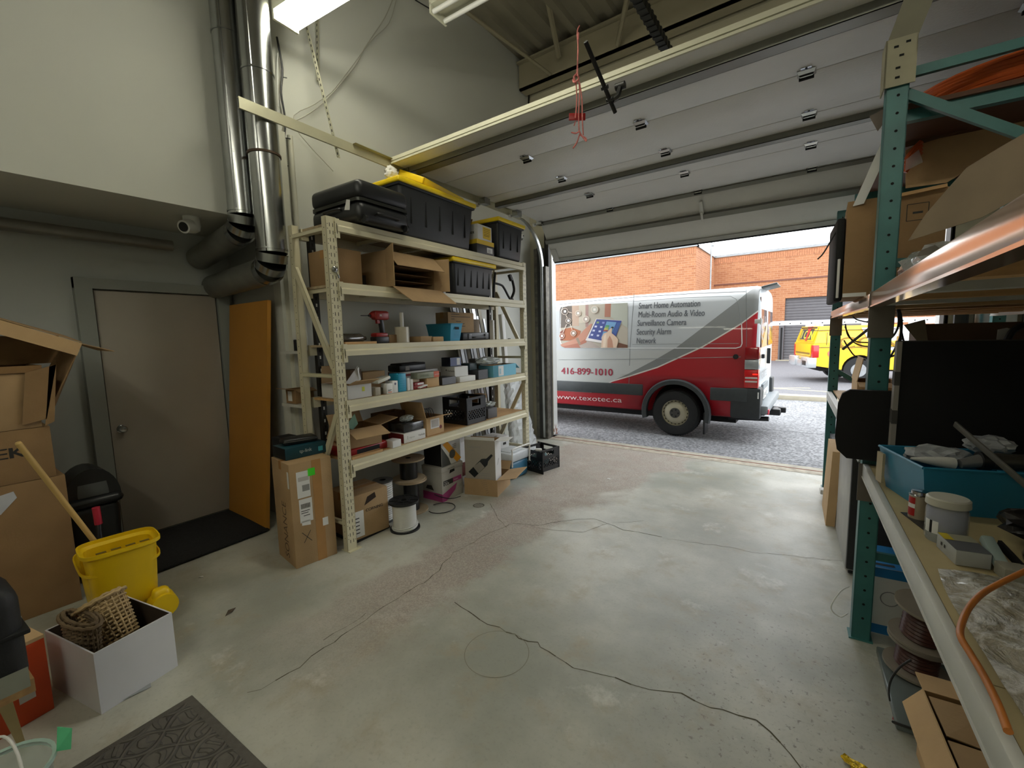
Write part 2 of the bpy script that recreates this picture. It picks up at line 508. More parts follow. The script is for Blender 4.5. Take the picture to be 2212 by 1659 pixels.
# ================================================================== overhead door
PANEL = mat('door_panel', 'e0e0dc', .45, var=.02, bump=.25, bscale=60)
PSTRUT = mat('strut_steel', '83837c', .4, metal=.55, var=.06)
PEDGE = mat('panel_edge', 'c9c7b2', .5, var=.03)
gd = thing('door_2', 'white sectional overhead garage door rolled up under the ceiling', 'garage door', (0, 0, 0)); gd['kind'] = 'structure'
DX0, DX1 = -3.29, .92
prof = [(2.81, 3.2), (3.49, 3.2), (4.14, 3.2), (4.80, 3.2), (5.40, 3.17), (5.78, 2.68)]
for i in range(5):
    (y0, z0), (y1, z1) = prof[i], prof[i+1]
    L = math.hypot(y1-y0, z1-z0); a = math.atan2(z1-z0, y1-y0)
    M = tr(0, y0, z0) @ rotx(a)
    mb = MB(PANEL)
    # shallow embossed section: inner skin faces down
    mb.rbox((DX0, .003, 0), (DX1, L-.003, .045), .006, M=M)
    if i == 0:
        mb.box((DX0, -.012, -.004), (DX1, .003, .012), PEDGE, M); mb.box((DX0, -.012, .02), (DX1, .003, .05), PEDGE, M)
    if i == 4:
        mb.box((DX0, L-.05, -.012), (DX1, L, .0), mat('bottom_rail', 'a9aaa6', .4, metal=.4), M)
        mb.box((DX0, L, -.004), (DX1, L+.025, .04), BLACKM, M)
        mb.box((DX0+.01, L-.20, -.014), (DX0+.10, L-.01, 0), WHITECARD, M)
    mb.build('door_section', gd)


def strut(y, z, ang, w=.085, d=.05):
    M = tr(0, y, z) @ rotx(ang)
    mb = MB(PSTRUT)
    mb.box((DX0, 0, -d), (DX1, w, -d+.004), M=M); mb.box((DX0, 0, -d), (DX1, .004, 0), M=M); mb.box((DX0, w-.004, -d), (DX1, w, 0), M=M)
    mb.box((DX0, w, -.006), (DX1, w+.025, 0), M=M)
    mb.build('strut', gd)


strut(2.96, 3.2, 0, .10); strut(4.36, 3.2, 0, .08); strut(5.385, 3.165, R(-50), .02, .012)
strut(5.56, 2.965, R(-52), .05, .05)
mbh = MB(STEEL)
def hinge(x, y, z, a, wide=False):
    M = tr(x, y, z) @ rotx(a)
    mb = MB(STEEL)
    mb.box((-.028, -.085, -.005), (.028, .05, 0), M=M)
    mb.add([(-.05, -.055, -.004), (.05, -.055, -.004), (.028, .0, -.032), (-.028, 0, -.032)], [(0, 1, 2, 3)], M=M)
    mb.add([(-.05, .03, -.004), (.05, .03, -.004), (.028, 0, -.032), (-.028, 0, -.032)], [(3, 2, 1, 0)], M=M)
    mb.add([(-.05, -.055, -.004), (-.05, .03, -.004), (-.028, 0, -.032)], [(0, 2, 1)], M=M)
    mb.add([(.05, -.055, -.004), (.05, .03, -.004), (.028, 0, -.032)], [(0, 1, 2)], M=M)
    mb.cyl((-.04, 0, -.03), (.04, 0, -.03), .010, n=10, m=BLACKM, M=M); mb.add([(-.040, -.030, -.0172), (.040, -.030, -.0172), (.034, -.018, -.0236), (-.034, -.018, -.0236)], [(0, 1, 2, 3)], BLACKM, M); mb.cyl((0, -.075, -.007), (0, -.075, -.004), .007, n=8, m=BLACKM, M=M)
    mb.build('hinge', gd)
for (y, z, a) in ((3.49, 3.2, 0), (4.14, 3.2, 0), (4.80, 3.2, 0), (5.40, 3.165, R(-35))):
    for x in (-2.25, -1.205, -.15, .8): hinge(x, y, z, a)
mb = MB(WHITEP)
M = tr(-1.19, 5.47, 3.06) @ rotx(R(-52))
mb.rbox((-.02, -.02, -.03), (.02, .14, 0), .006, M=M); mb.rbox((-.012, .1, -.05), (.012, .2, -.03), .004, M=M)
mb.build('lift_handle', gd)
mb = MB(GALV)
for y in (3.0, 4.14, 4.8, 5.38):
    mb.box((DX0-.02, y-.05, 3.13), (DX0+.06, y+.05, 3.197)); mb.cyl((DX0-.09, y, 3.15), (DX0+.02, y, 3.15), .012); mb.cyl((DX0-.10, y, 3.15), (DX0-.07, y, 3.15), .025, m=WHITEP)
mb.build('roller', gd)

# left track : long angle, curve, vertical
TRACKP = mat('track_paint', 'b9b69c', .4, metal=.3, var=.06)
tk = thing('door_track', 'pale steel angle track carrying the overhead door beside the side wall', 'track', (0, 0, 0))
mb = MB(TRACKP)
X = -3.42
Mt = plane_M((-3.255, 1.50, 3.165), (-.150, 3.57, 0), (0, 0, 1))
mb.box((0, 0, 0), (3.573, .075, .003), M=Mt); mb.box((0, .0, -.014), (3.573, .006, 0), M=Mt); mb.box((0, .069, -.014), (3.573, .075, 0), M=Mt); mb.box((.9, .072, 0), (3.573, .075, .045), M=Mt)
mb.build('horizontal_track', tk)
mb = MB(GALV)
arc = [(5.05, 3.21)]+[(5.05+.62*math.sin(t), 2.59+.62*math.cos(t)) for t in [R(a) for a in range(10, 91, 10)]]+[(5.68, 1.2), (5.69, .02)]
for off, w in ((0, .05),):
    for (a, b) in zip(arc[:-1], arc[1:]):
        mb.add([(X-.05, a[0], a[1]), (X, a[0], a[1]), (X, b[0], b[1]), (X-.05, b[0], b[1])], [(0, 1, 2, 3)])
        mb.add([(X, a[0]-.02, a[1]-.01), (X, a[0]+.03, a[1]+.0), (X, b[0]+.03, b[1]), (X, b[0]-.02, b[1]-.01)], [(0, 1, 2, 3)])
mb.build('curved_track', tk)
mb = MB(DARKM)
mb.box((X-.12, 5.70, 0), (X-.05, 5.79, 2.9)); mb.box((X-.01, 5.70, 0.0), (X+.03, 5.795, 2.62), mat('old_steel', '6f6c64', .5, metal=.5, var=.4, scale=14))
mb.box((X-.20, 5.74, 0), (X-.13, 5.79, 2.9), mat('old_steel'))
mb.build('vertical_track', tk)
# punched hanger angle up to the wall
PUNCH = mat('punched_angle', 'bdbba6', .4, metal=.3, var=.08)
def hanger(a, b, name='hanger'):
    a = Vector(a); b = Vector(b); M = plane_M(a, b-a, (1, 0, 0)); L = (b-a).length
    mb = MB(PUNCH)
    mb.box((0, -.018, 0), (L, .018, .003), M=M); mb.box((0, -.018, 0), (L, -.015, .03), M=M)
    n = int(L/.05)
    for i in range(n): mb.box((i*.05+.012, -.006, -.0006), (i*.05+.034, .006, .0036), DARKM, M)
    mb.build(name, tk)
hanger((-3.30, 2.26, 3.10), (-3.695, 2.25, 4.50)); hanger((-3.67, 2.36, 3.85), (-3.70, 2.42, 4.55))

# white frame post outside the opening, with rust at its foot
g = NT('jamb_paint', .5)
x, y, z = g.xyz()
g.color(g.mix(g.math('MULTIPLY', g.step(g.noise(18, 5), .40, .6), g.math('SUBTRACT', 1.0, g.step(z, .04, .22))), lin('e4e6e4'), lin('8a4a22')))
JAMB = g.m
mb = MB(JAMB)
mb.box((XJ0-.14, 6.0, 0), (XJ0-.06, 6.12, 3.3)); mb.box((XJ1, 6.0, 0), (XJ1+.06, 6.25, 3.3)); mb.box((XJ0-.14, 6.0, 3.12), (XJ1+.06, 6.12, 3.3))
struct(mb.build('trim_4'), 'white steel frame around the garage opening, rusty at its foot', 'frame')
mb = MB(mat('dark_seal', '35332f', .7, var=.3, scale=20))
mb.box((XJ0-.07, 5.80, 0), (XJ0-.0, 5.87, 3.13)); mb.box((XJ1-.01, 5.8, 0), (XJ1+.02, 5.99, 3.13))
struct(mb.build('trim_5'), 'dark weathered seal on the opening jamb', 'seal')
# sill strip
mb = MB(mat('rust_strip', '7a4a3a', .85, var=.35, scale=10))
mb.box((XJ0, 5.86, -.1), (XJ1, 5.885, .004)); mb.box((XJ0, 5.885, -.1), (XJ1, 6.02, -.001), mat('sill_concrete', 'a8a294', .8, var=.2, scale=9, bump=.3))
struct(mb.build('trim_6'), 'rust red steel sill strip across the opening', 'threshold')
mb = MB(mat('worn_sill', 'aaa191', .85, var=.25, scale=14, bump=.4))
mb.box((XJ0, 5.72, 0), (XJ1, 5.86, .0025))
struct(mb.build('trim_7'), 'pale worn concrete edge inside the opening', 'sill')

# opener rail, arm and release rope
op = thing('door_opener', 'black door opener rail with arm over the garage door', 'door opener', (-1.13, 2.9, 3.5))
mb = MB(BLACKP)
mb.box((-.03, -3.2, .35), (.03, 1.05, .41)); mb.box((-.03, 1.05, .30), (.03, 2.65, .36))
for i in range(40): mb.box((-.034, -1.6+i*.07, .345), (.034, -1.575+i*.07, .415))
mb.build('rail', op)
mb = MB(STEEL)
a = P(1258, 48, X=-1.13); a -= Vector((-1.13, 2.9, 3.5))
mb.box((-.04, a.y-.12, .30), (.04, a.y+.22, .345)); mb.cyl((-.03, a.y-.10, .27), (.03, a.y-.10, .27), .03)
mb.build('trolley', op)
o_ = Vector((-1.13, 2.9, 3.5))
mb = MB(BLACKP)
p0 = P(1265, 90, X=-1.13)-o_; p1 = P(1329, 243, X=-1.10)-o_
mb.tube([p0, p0.lerp(p1, .5), p1], .013, 6)
p2 = P(1322, 218, X=-1.10)-o_; p3 = P(1340, 186, X=-1.10)-o_
mb.tube([p2, p2.lerp(p3, .5)+Vector((0, .02, -.01)), p3], .016, 6); mb.cyl(p3-Vector((.03, 0, 0)), p3+Vector((.03, 0, 0)), .022)
for t in (.62, .8): q = p0.lerp(p1, t); mb.cyl(q-Vector((.02, 0, 0)), q+Vector((.02, 0, 0)), .012)
mb.build('arm', op)
RY = P(1250, 66, X=-1.145).y
rope = thing('release_rope', 'pink knotted release rope with a red pull tag', 'rope', P(1247, 70, Y=RY))
o_ = Vector(rope.location)
ROPE = mat('pink_rope', 'd8817c', .8, var=.15, scale=60)
mb = MB(ROPE)
def rp(pts, r=.0035): mb.tube([P(a, b, Y=RY+.01*math.sin(i*2.1))-o_ for i, (a, b) in enumerate(pts)], r, 6)
rp([(1252, 55), (1247, 70), (1249, 110), (1246, 160)]); rp([(1250, 70), (1248, 120), (1248, 165)])
rp([(1246, 158), (1238, 172), (1242, 178), (1250, 170), (1246, 162), (1240, 166), (1244, 180)], .005)
rp([(1244, 175), (1246, 215), (1243, 255)]); rp([(1250, 172), (1252, 200), (1250, 250), (1251, 285)]); rp([(1252, 178), (1257, 215), (1258, 260), (1260, 292)])
rp([(1234, 286), (1244, 288), (1252, 284), (1254, 292), (1265, 298), (1266, 305), (1259, 296), (1252, 286)], .004); rp([(1252, 290), (1246, 308), (1238, 320)], .004); rp([(1243, 262), (1240, 272)], .003)
mb.build('cord', rope)
mb = MB(REDP); M = plane_M(P(1229, 254, Y=RY)-o_, RT, (0, 0, 1)); mb.rbox((0, -.015, -.006), (.092, .022, .006), .003, M=M); mb.build('pull_tag', rope)

# ================================================================== ducts
def duct(name, label, x, y, r, zt, ze, xend, yend, zend):
    t = thing(name, label, 'duct', (x, y, ze))
    mb = MB(GALV)
    mb.cyl((0, 0, 0), (0, 0, zt-ze), r, n=28)
    for z in (.02, 1.25): mb.cyl((0, 0, z), (0, 0, z+.012), r+.005, n=28)
    mb.box((-.006+r*.66, -r*.72-.003, 0), (.006+r*.66, -r*.72+.003, zt-ze), GALV)
    mb.build('riser', t)
    mb = MB(GALV)
    pts = []
    for i, a in enumerate((0, 30, 60, 90)):
        pts.append(Vector((-r*1.15*(1-math.cos(R(a))), 0, -r*1.15*math.sin(R(a)))))
    for a, b in zip(pts[:-1], pts[1:]): mb.cyl(a, b, r*1.01, n=28, caps=False, smooth=False)
    for p, q in ((pts[0], pts[1]), (pts[1], pts[2]), (pts[2], pts[3])): mb.cyl(p, p+(q-p)*.12, r*1.05, n=28)
    mb.build('elbow', t)
    mb = MB(mat('dull_duct', '8f8f88', .45, metal=.8, var=.15))  # branch in a duller, greyer steel than the riser
    e = pts[-1]; mb.cyl(e, (xend-x, yend-y, zend-ze), r, n=28)
    mb.build('branch', t)
    return t
duct('round_duct', 'left shiny round duct bending in under the soffit', -3.60, 1.62, .098, 5.5, 2.55, XD+.05, 1.66, 2.36)
d_ = duct('round_duct', 'right and wider shiny round duct, reaching lower beside the shelf', -3.39, 1.708, .105, 5.5, 2.26, XD+.03, 1.77, 2.12)
mb = MB(DARKM); mb.cyl((0, 0, .69), (0, 0, .705), .112, n=28, m=mat('rusty_strap', '5a4636', .6, metal=.4, var=.3)); mb.build('strap', d_)

# conduits, pole and cables on the side wall between ducts and shelf
CONDUIT = mat('white_conduit', 'c4c3b4', .45, var=.08)
mb = MB(CONDUIT); mb.box((XS, 1.95, 0), (XS+.07, 2.02, 3.3)); mb.cyl((XS+.035, 2.08, 0), (XS+.035, 2.08, 3.3), .022)
tag(mb.build('wall_conduit'), 'white boxed conduit running up the wall corner', 'conduit')
mb = MB(BLACKP)
mb.tube([P(598, 80, X=-3.68), P(610, 150, X=-3.68), P(607, 200, X=-3.68), P(616, 262, X=-3.68), P(611, 330, X=-3.68), P(609, 392, X=-3.68), P(622, 440, X=-3.68), P(625, 480, X=-3.68)], .008, 8)
for q in ((608, 166), (616, 298), (611, 357), (609, 425)): c = P(*q, X=-3.68); mb.tube([c, c+Vector((.02, .035, 0))], .004, 5)
tag(mb.build('black_cable'), 'black cable tied up the wall beside the right duct', 'cable')
mb = MB(BLACKP)
mb.tube([P(897, 0, X=-3.68), P(935, 22, X=-3.68), P(955, 25, X=-3.66)], .006, 6)
tag(mb.build('ceiling_cable'), 'short dark cable under the roof deck at the top of the side wall', 'cable')
mb = MB(WHITEP)
mb.tube([P(600, 115, X=-3.69), P(599, 150, X=-3.69), P(600, 200, X=-3.69), P(602, 230, X=-3.69)], .005, 6)
mb.tube([P(643, 640, X=-3.6), P(648, 680, X=-3.56), P(662, 720, X=-3.5), P(663, 745, X=-3.5), P(650, 775, X=-3.5)], .004, 6)
tag(mb.build('white_cable'), 'thin white cable looping down the wall at the shelf', 'cable')
mb = MB(mat('thin_wire', 'aaa89a', .5, var=0))
mb.tube([P(848, 0, X=-3.69), P(830, 40, X=-3.69), P(790, 100, X=-3.69), P(765, 145, X=-3.69), P(705, 215, X=-3.69), P(660, 250, X=-3.69), P(627, 264, X=-3.69)], .0045, 5)
mb.tube([P(856, 0, X=-3.69), P(840, 50, X=-3.69), P(800, 90, X=-3.69), P(755, 150, X=-3.69), P(715, 200, X=-3.69), P(680, 225, X=-3.69), P(632, 265, X=-3.69), P(720, 370, X=-3.69)], .0035, 5)
tag(mb.build('wall_wire'), 'pale wires sagging across the upper side wall', 'wire')
mb = MB(BLACKM); mb.tube([P(1141, 160, X=-3.66), P(1143, 190, X=-3.66), P(1141, 232, X=-3.66)], .012, 6); mb.tube([P(1147, 175, X=-3.66), P(1148, 232, X=-3.66)], .014, 6)
tag(mb.build('dark_cable'), 'dark cable drop in the wall corner above the door', 'cable')
mb = MB(BLACKP); mb.rbox((XS+.005, 1.955, 1.50), (XS+.10, 2.0, 1.615), .006)
tag(mb.build('wall_switch'), 'small black switch box on the white conduit', 'switch')

# security camera under the soffit
sc = thing('security_camera', 'white turret camera under the soffit near the ducts', 'camera', (-4.0, 1.42, ZS))
mb = MB(WHITEP); mb.cyl((0, 0, -.035), (0, 0, 0), .055, n=24); mb.lathe([(.055, -.03), (.058, -.06), (.05, -.10), (.02, -.12), (0.001, -.122)], 24)
mb.cyl((.02, -.02, -.075), (.055, -.075, -.095), .052, .047, n=24); mb.build('housing', sc)
mb = MB(BLACKP); mb.cyl((.053, -.071, -.0945), (.0585, -.080, -.0965), .034, n=24); mb.build('lens', sc)
wc = thing('wall_sensor', 'small white dome sensor on the wall by the door track', 'sensor', (XS, 5.5, 3.06))
mb = MB(WHITEP); mb.lathe([(.075, 0), (.075, .02), (.06, .035)], 24, M=roty(R(90))); mb.lathe([(.035, .03), (.034, .06), (.02, .075), (.001, .078)], 20, M=roty(R(90)))
mb.build('dome', wc); mb = MB(BLACKP); mb.disc(0, 0, .012, M=tr(.079, 0, 0) @ roty(R(90))); mb.build('eye', wc)

# ================================================================== lights of the room, and added ones behind the viewer
FIXM = mat('fixture_white', 'c9c8b4', .4, var=.03)
def strip_light(label, a, ang, L, lit=True, power=0, group=None):
    t = thing('strip_light', label, 'light', a, ang, group)
    mb = MB(FIXM); mb.box((0, -.10, .045), (L, .10, .11)); mb.box((0, -.02, .03), (L, .02, .05)); mb.box((0, -.10, -.02), (.02, .10, .06)); mb.box((L-.02, -.10, -.02), (L, .10, .06))
    mb.build('housing', t)
    mb = MB(DARKM)
    for x in (.3, L-.3): mb.cyl((x, 0, .10), (x, 0, 5.42-a[2]), .004, n=6)
    mb.build('chain', t)
    for y in (-.07, .07):
        mb = MB(mat('lit_tube_%d' % power, 'fffceb', .4, var=0, emit=power) if lit else WHITEP); mb.cyl((.02, y, 0), (L-.02, y, 0), .019, n=14); mb.build('tube', t)
    return t
strip_light('lit twin tube fluorescent strip light beside the ducts', (-3.44, 1.97, 4.0), R(5), 2.4, True, 25)
strip_light('unlit twin tube strip light hanging below the roof deck', P(945, 38, Z=4.35), R(2), 2.4, False)
strip_light('added unseen twin tube strip light behind the viewer on the left', (-2.9, -1.6, 4.2), 0, 2.4, True, 20, 'added strip lights behind the viewer')  # unseen fixture added to brighten the room
strip_light('added unseen twin tube strip light behind the viewer on the right', (-.6, -2.2, 4.2), 0, 2.2, True, 40, 'added strip lights behind the viewer')  # second unseen fixture, added to light the floor and the rack
# ================================================================== outdoors
def ground_mat(name, a, b, sp, sc=55, bump=.35):
    g = NT(name, .85)
    v = g.n('ShaderNodeTexVoronoi'); v.inputs['Scale'].default_value = sc
    g.t.links.new(g.tc.outputs['Object'], v.inputs['Vector'])
    base = g.mix(g.step(v.outputs['Color'], .1, .9), lin(a), lin(b))
    base = g.mix(g.math('MULTIPLY', g.step(g.noise(.8, 6), .35, .7), .35), base, lin(sp))
    g.color(base); g.bump(v.outputs['Distance'], bump, .01)
    return g.m


AGG = ground_mat('exposed_aggregate', '5f6063', '97989b', '6c6d70', 38)
ASPH = ground_mat('car_park_asphalt', '5b5b5f', '737378', '65656a', 60, .15)
mb = MB(AGG); mb.poly([(-9, 6.02, -.004), (6, 6.02, -.004), (6, 11.7, -.004), (-9, 11.7, -.004)])
mb.box((-9, 8.02, -.004), (6, 8.03, -.0025), mat('joint_dark', '4e4e50', .9)); struct(mb.build('driveway'), 'exposed aggregate driveway outside the opening', 'ground')
mb = MB(ASPH); mb.poly([(-25, 12.0, -.006), (14, 12.0, -.006), (14, 27, -.006), (-25, 27, -.006)])
LINEP = mat('line_paint', 'cfc690', .7, var=.15, scale=12)
for (a, b) in (((-3, 12.75), (4, 12.75)), ((-1.0, 13.9), (3.5, 12.95)), ((-3.5, 13.1), (-.2, 14.3))):
    mb.line([a, b], .10, LINEP, n=-.004)
struct(mb.build('car_park'), 'grey asphalt car park across the driveway', 'ground')
mb = MB(mat('kerb_concrete', 'a19a88', .8, var=.12, scale=5)); mb.rbox((-12, 11.7, -.05), (8, 12.0, .10), .02)
struct(mb.build('kerb'), 'low pale concrete kerb between driveway and car park', 'kerb')
mb = MB(ASPH); mb.poly([(-60, -40, -.13), (40, -40, -.13), (40, 60, -.13), (-60, 60, -.13)]); struct(mb.build('ground'), 'grey ground around the buildings', 'ground')

def brick_mat():
    g = NT('orange_brick', .85)
    x, y, z = g.xyz()
    cb = g.n('ShaderNodeCombineXYZ'); g.put(cb.inputs[0], g.math('ADD', x, y)); g.put(cb.inputs[1], z)
    b = g.n('ShaderNodeTexBrick'); b.offset = .5
    g.t.links.new(cb.outputs[0], b.inputs['Vector'])
    b.inputs['Color1'].default_value = lin('a5714e'); b.inputs['Color2'].default_value = lin('935d3e'); b.inputs['Mortar'].default_value = lin('ae8567')
    b.inputs['Scale'].default_value = 1; b.inputs['Mortar Size'].default_value = .009; b.inputs['Brick Width'].default_value = .30; b.inputs['Row Height'].default_value = .105
    b.inputs['Bias'].default_value = -.1
    g.color(g.mix(g.math('MULTIPLY', g.step(g.noise(.5, 4), .4, .7), .15), b.outputs[0], lin('a8744f')))
    return g.m


BR = brick_mat()
YF, YC = 26.5, 22.2
c0 = P(1504, 532, Y=YC); c1 = P(1545, 557.5, Y=YF); ZR = (c0.z+c1.z)/2
bld = thing('brick_building', 'orange brick commercial building across the car park with a grey roller door', 'building', (c0.x, YF, 0))
ox, oy = c0.x, YF
mb = MB(BR)
mb.box((-18, YC-oy, -.1), (0, 6, ZR)); mb.box((0, 0, -.1), (-1.72*1.1-ox+.17, 6, ZR))
xd0 = P(1694, 700, Y=YF).x-ox; xd1 = P(1874, 700, Y=YF).x-ox; zd = P(1720, 643, Y=YF).z
mb = MB(BR)
mb.box((-18, YC-oy, -.1), (0, 6, ZR)); mb.box((0, 0, -.1), (xd0, 6, ZR)); mb.box((xd0, 0, zd), (xd1, 6, ZR)); mb.box((xd1, 0, -.1), (14, 6, ZR))
SOLD = mat('soldier_brick', 'a87150', .85, var=.2, scale=9)
for k in range(120):
    mb.box((-12+k*.1, YC-oy-.012, ZR-.33), (-12+k*.1+.085, YC-oy, ZR-.05), SOLD)
for k in range(100): mb.box((.02+k*.1, -.012, ZR-.33), (.02+k*.1+.085, 0, ZR-.05), SOLD)
mb.build('brick_wall', bld)
mb = MB(mat('coping_grey', '8f9294', .5, metal=.2)); mb.box((-18, YC-oy-.06, ZR), (.06, YC-oy+.3, ZR+.10)); mb.box((-.02, YC-oy, ZR), (.06, 0, ZR+.1)); mb.box((0, -.06, ZR), (14, .3, ZR+.12))
mb.build('roof_coping', bld)
mb = MB(mat('band_dark', '6c4438', .7)); zb = P(1600, 612, Y=YF).z; mb.box((0, -.03, zb-.03), (14, 0, zb+.04)); mb.build('brick_band', bld)
mb = MB(mat('roller_door', '5d5b5e', .6, var=.05))
n = int(zd/.14)
for k in range(n+1): mb.rbox((xd0, .12, k*.14), (xd1, .16, min(zd, k*.14+.132)), .01)
mb.box((xd0, .17, 0), (xd1, .3, zd))  # unseen backing added to block the sky between the slats
mb.build('roller_door', bld)
mb = MB(mat('roller_door')); mb.box((xd0-.22, -.02, 0), (xd0, .1, 2.05)); mb.box((xd0-.14, -.05, 0), (xd0-.06, 0, 1.7), BLACKM); mb.build('door_post', bld)
mb = MB(WHITECARD); mb.box((xd0-.3, -.25, 0), (xd1+.2, .12, .05), mat('kerb_concrete')); mb.build('door_sill', bld)
mb = MB(mat('vent_grey', '9aa0a4', .4, metal=.4)); p = P(1534, 640, Y=23); q = P(1538, 534, Y=23)
mb.tube([(p.x-ox, p.y-oy, 0), (p.x-ox, p.y-oy, q.z), (p.x-ox+.03, p.y-oy, q.z+.06), (p.x-ox+.12, p.y-oy, q.z+.06)], .035, 8); mb.build('vent_pipe', bld)

# ---------------------------------------------------------------- van
VX, VY = -.70, 6.84
van = thing('delivery_van', 'silver white and red company van with lettering parked across the opening', 'van', (VX, VY, 0))
prof = [(.14, .34), (.05, .37), (.012, .46), (0, .62), (0, .95), (.012, 1.15), (.02, 1.36), (.07, 1.70), (.12, 2.03), (.15, 2.10), (.20, 2.155), (.30, 2.205), (.5, 2.24), (.99, 2.26)]
prof = prof+[(1.98-y, z) for (y, z) in reversed(prof[:-1])]
secs = [(0.0, .05, 1.0, 2.20), (-.03, .02, 1, 2.24), (-.10, .0, 1, 2.26), (-2.0, 0, 1, 2.26), (-4.3, 0, 1, 2.26), (-4.55, .02, 1, 2.22), (-4.95, .07, 1, 1.85), (-5.3, .12, 1, 1.35), (-5.75, .18, 1, 1.15), (-5.88, .28, 1, .95)]
v = []; N = len(prof)
for (x, ins, k, top) in secs:
    for (y, z) in prof:
        yy = y+ins*(1-2*y/1.98)
        zz = z if top >= 2.2 and False else .34+(z-.34)*(top-.34)/(2.26-.34)
        v.append((x, yy, zz))
f = []
for i in range(len(secs)-1):
    for j in range(N):
        f.append((i*N+j, i*N+(j+1) % N, (i+1)*N+(j+1) % N, (i+1)*N+j))
f.append(tuple(reversed(range(N)))); f.append(tuple(range((len(secs)-1)*N, len(secs)*N)))


def SP(px, py):
    """point of the van's side at a photo pixel (van local coordinates)"""
    q = P(px, py, Y=VY)
    yo = 0
    for _ in range(4):
        z = q.z
        yo = 0 if z < 1 else (.02 if z < 1.36 else .02+(z-1.36)*.149)
        if 1 <= z < 1.36: yo = (z-1)*.055
        q = P(px, py, Y=VY+yo)
    return Vector((q.x-VX, q.y-VY, q.z))


g = NT('van_paint', .38)
g.b.inputs['Coat Weight'].default_value = .15
x, y, z = g.xyz()
def curve(pts):
    nd = g.n('ShaderNodeFloatCurve'); cu = nd.mapping.curves[0]
    Q = sorted((SP(a, b).x, SP(a, b).z) for a, b in pts)
    # normalise x -6..0.4 -> 0..1, z 0..3 -> 0..1
    Q = [((qx+6)/6.4, qz/3) for qx, qz in Q]
    while len(cu.points) < len(Q): cu.points.new(.5, .5)
    for p, q in zip(cu.points, Q): p.location = q; p.handle_type = 'VECTOR'
    nd.mapping.use_clip = False; nd.mapping.update()
    g.put(nd.inputs['Value'], g.math('DIVIDE', g.math('ADD', x, 6.0), 6.4))
    return g.math('MULTIPLY', nd.outputs[0], 3.0)
lo = curve([(1180, 900), (1322, 825), (1360, 814), (1420, 795), (1462, 776), (1517, 751), (1601, 701), (1642, 670)])
hi = curve([(1180, 895), (1322, 823), (1360, 806), (1417, 776), (1462, 750), (1592, 651), (1628, 619)])
base = g.mix(g.step(z, 1.30, 1.36), lin('b4b6b4'), lin('b3b7ba'))
base = g.mix(g.step(z, 2.02, 2.06), base, lin('c6c9cc'))
below_hi = g.math('LESS_THAN', z, hi); below_lo = g.math('LESS_THAN', z, lo)
below_w = g.math('LESS_THAN', z, g.math('ADD', lo, .022))
base = g.mix(below_hi, base, lin('7b7d7c'))
base = g.mix(below_w, base, lin('cfcbc4'))
red = lin('a01522')
base = g.mix(below_lo, base, red)
base = g.mix(g.math('LESS_THAN', z, .60), base, red)
# rear doors, roof: plain silver white
base = g.mix(g.math('GREATER_THAN', x, -.035), base, lin('c3c9ce'))
base = g.mix(g.math('GREATER_THAN', y, .9), base, lin('c3c9ce'))
g.color(base)
VANP = g.m
bm_ = MB(VANP); bm_.add(v, f, smooth=True)
body = bm_.build('body', None)
cut = []
for wx in (-1.10, -4.76):
    c = MB(VANP); c.cyl((wx, -.2, .37), (wx, .42, .37), .445, n=40); c.cyl((wx, 1.56, .37), (wx, 2.2, .37), .445, n=40)
    c.box((wx-.36, -.2, .2), (wx+.36, .42, .37)); cut.append(c.build('cutter'))
bpy.context.view_layer.update()
for c in cut:
    md = body.modifiers.new('b', 'BOOLEAN'); md.object = c; md.operation = 'DIFFERENCE'; md.solver = 'EXACT'; md.use_self = True
dg = bpy.context.evaluated_depsgraph_get(); nm = bpy.data.meshes.new_from_object(body.evaluated_get(dg))
body.modifiers.clear(); body.data = nm
for c in cut: bpy.data.objects.remove(c)
body.parent = van
DPL = mat('van_trim_plastic', '33383a', .5, var=.1, scale=20, bump=.1)
mb = MB(BLACKM)
for wx in (-1.10, -4.76): mb.box((wx-.44, .40, .35), (wx+.44, .42, .8)); mb.box((wx-.44, 1.56, .35), (wx+.44, 1.58, .8))
mb.box((-5.0, .35, .22), (-.3, 1.6, .345)); mb.build('chassis', van)
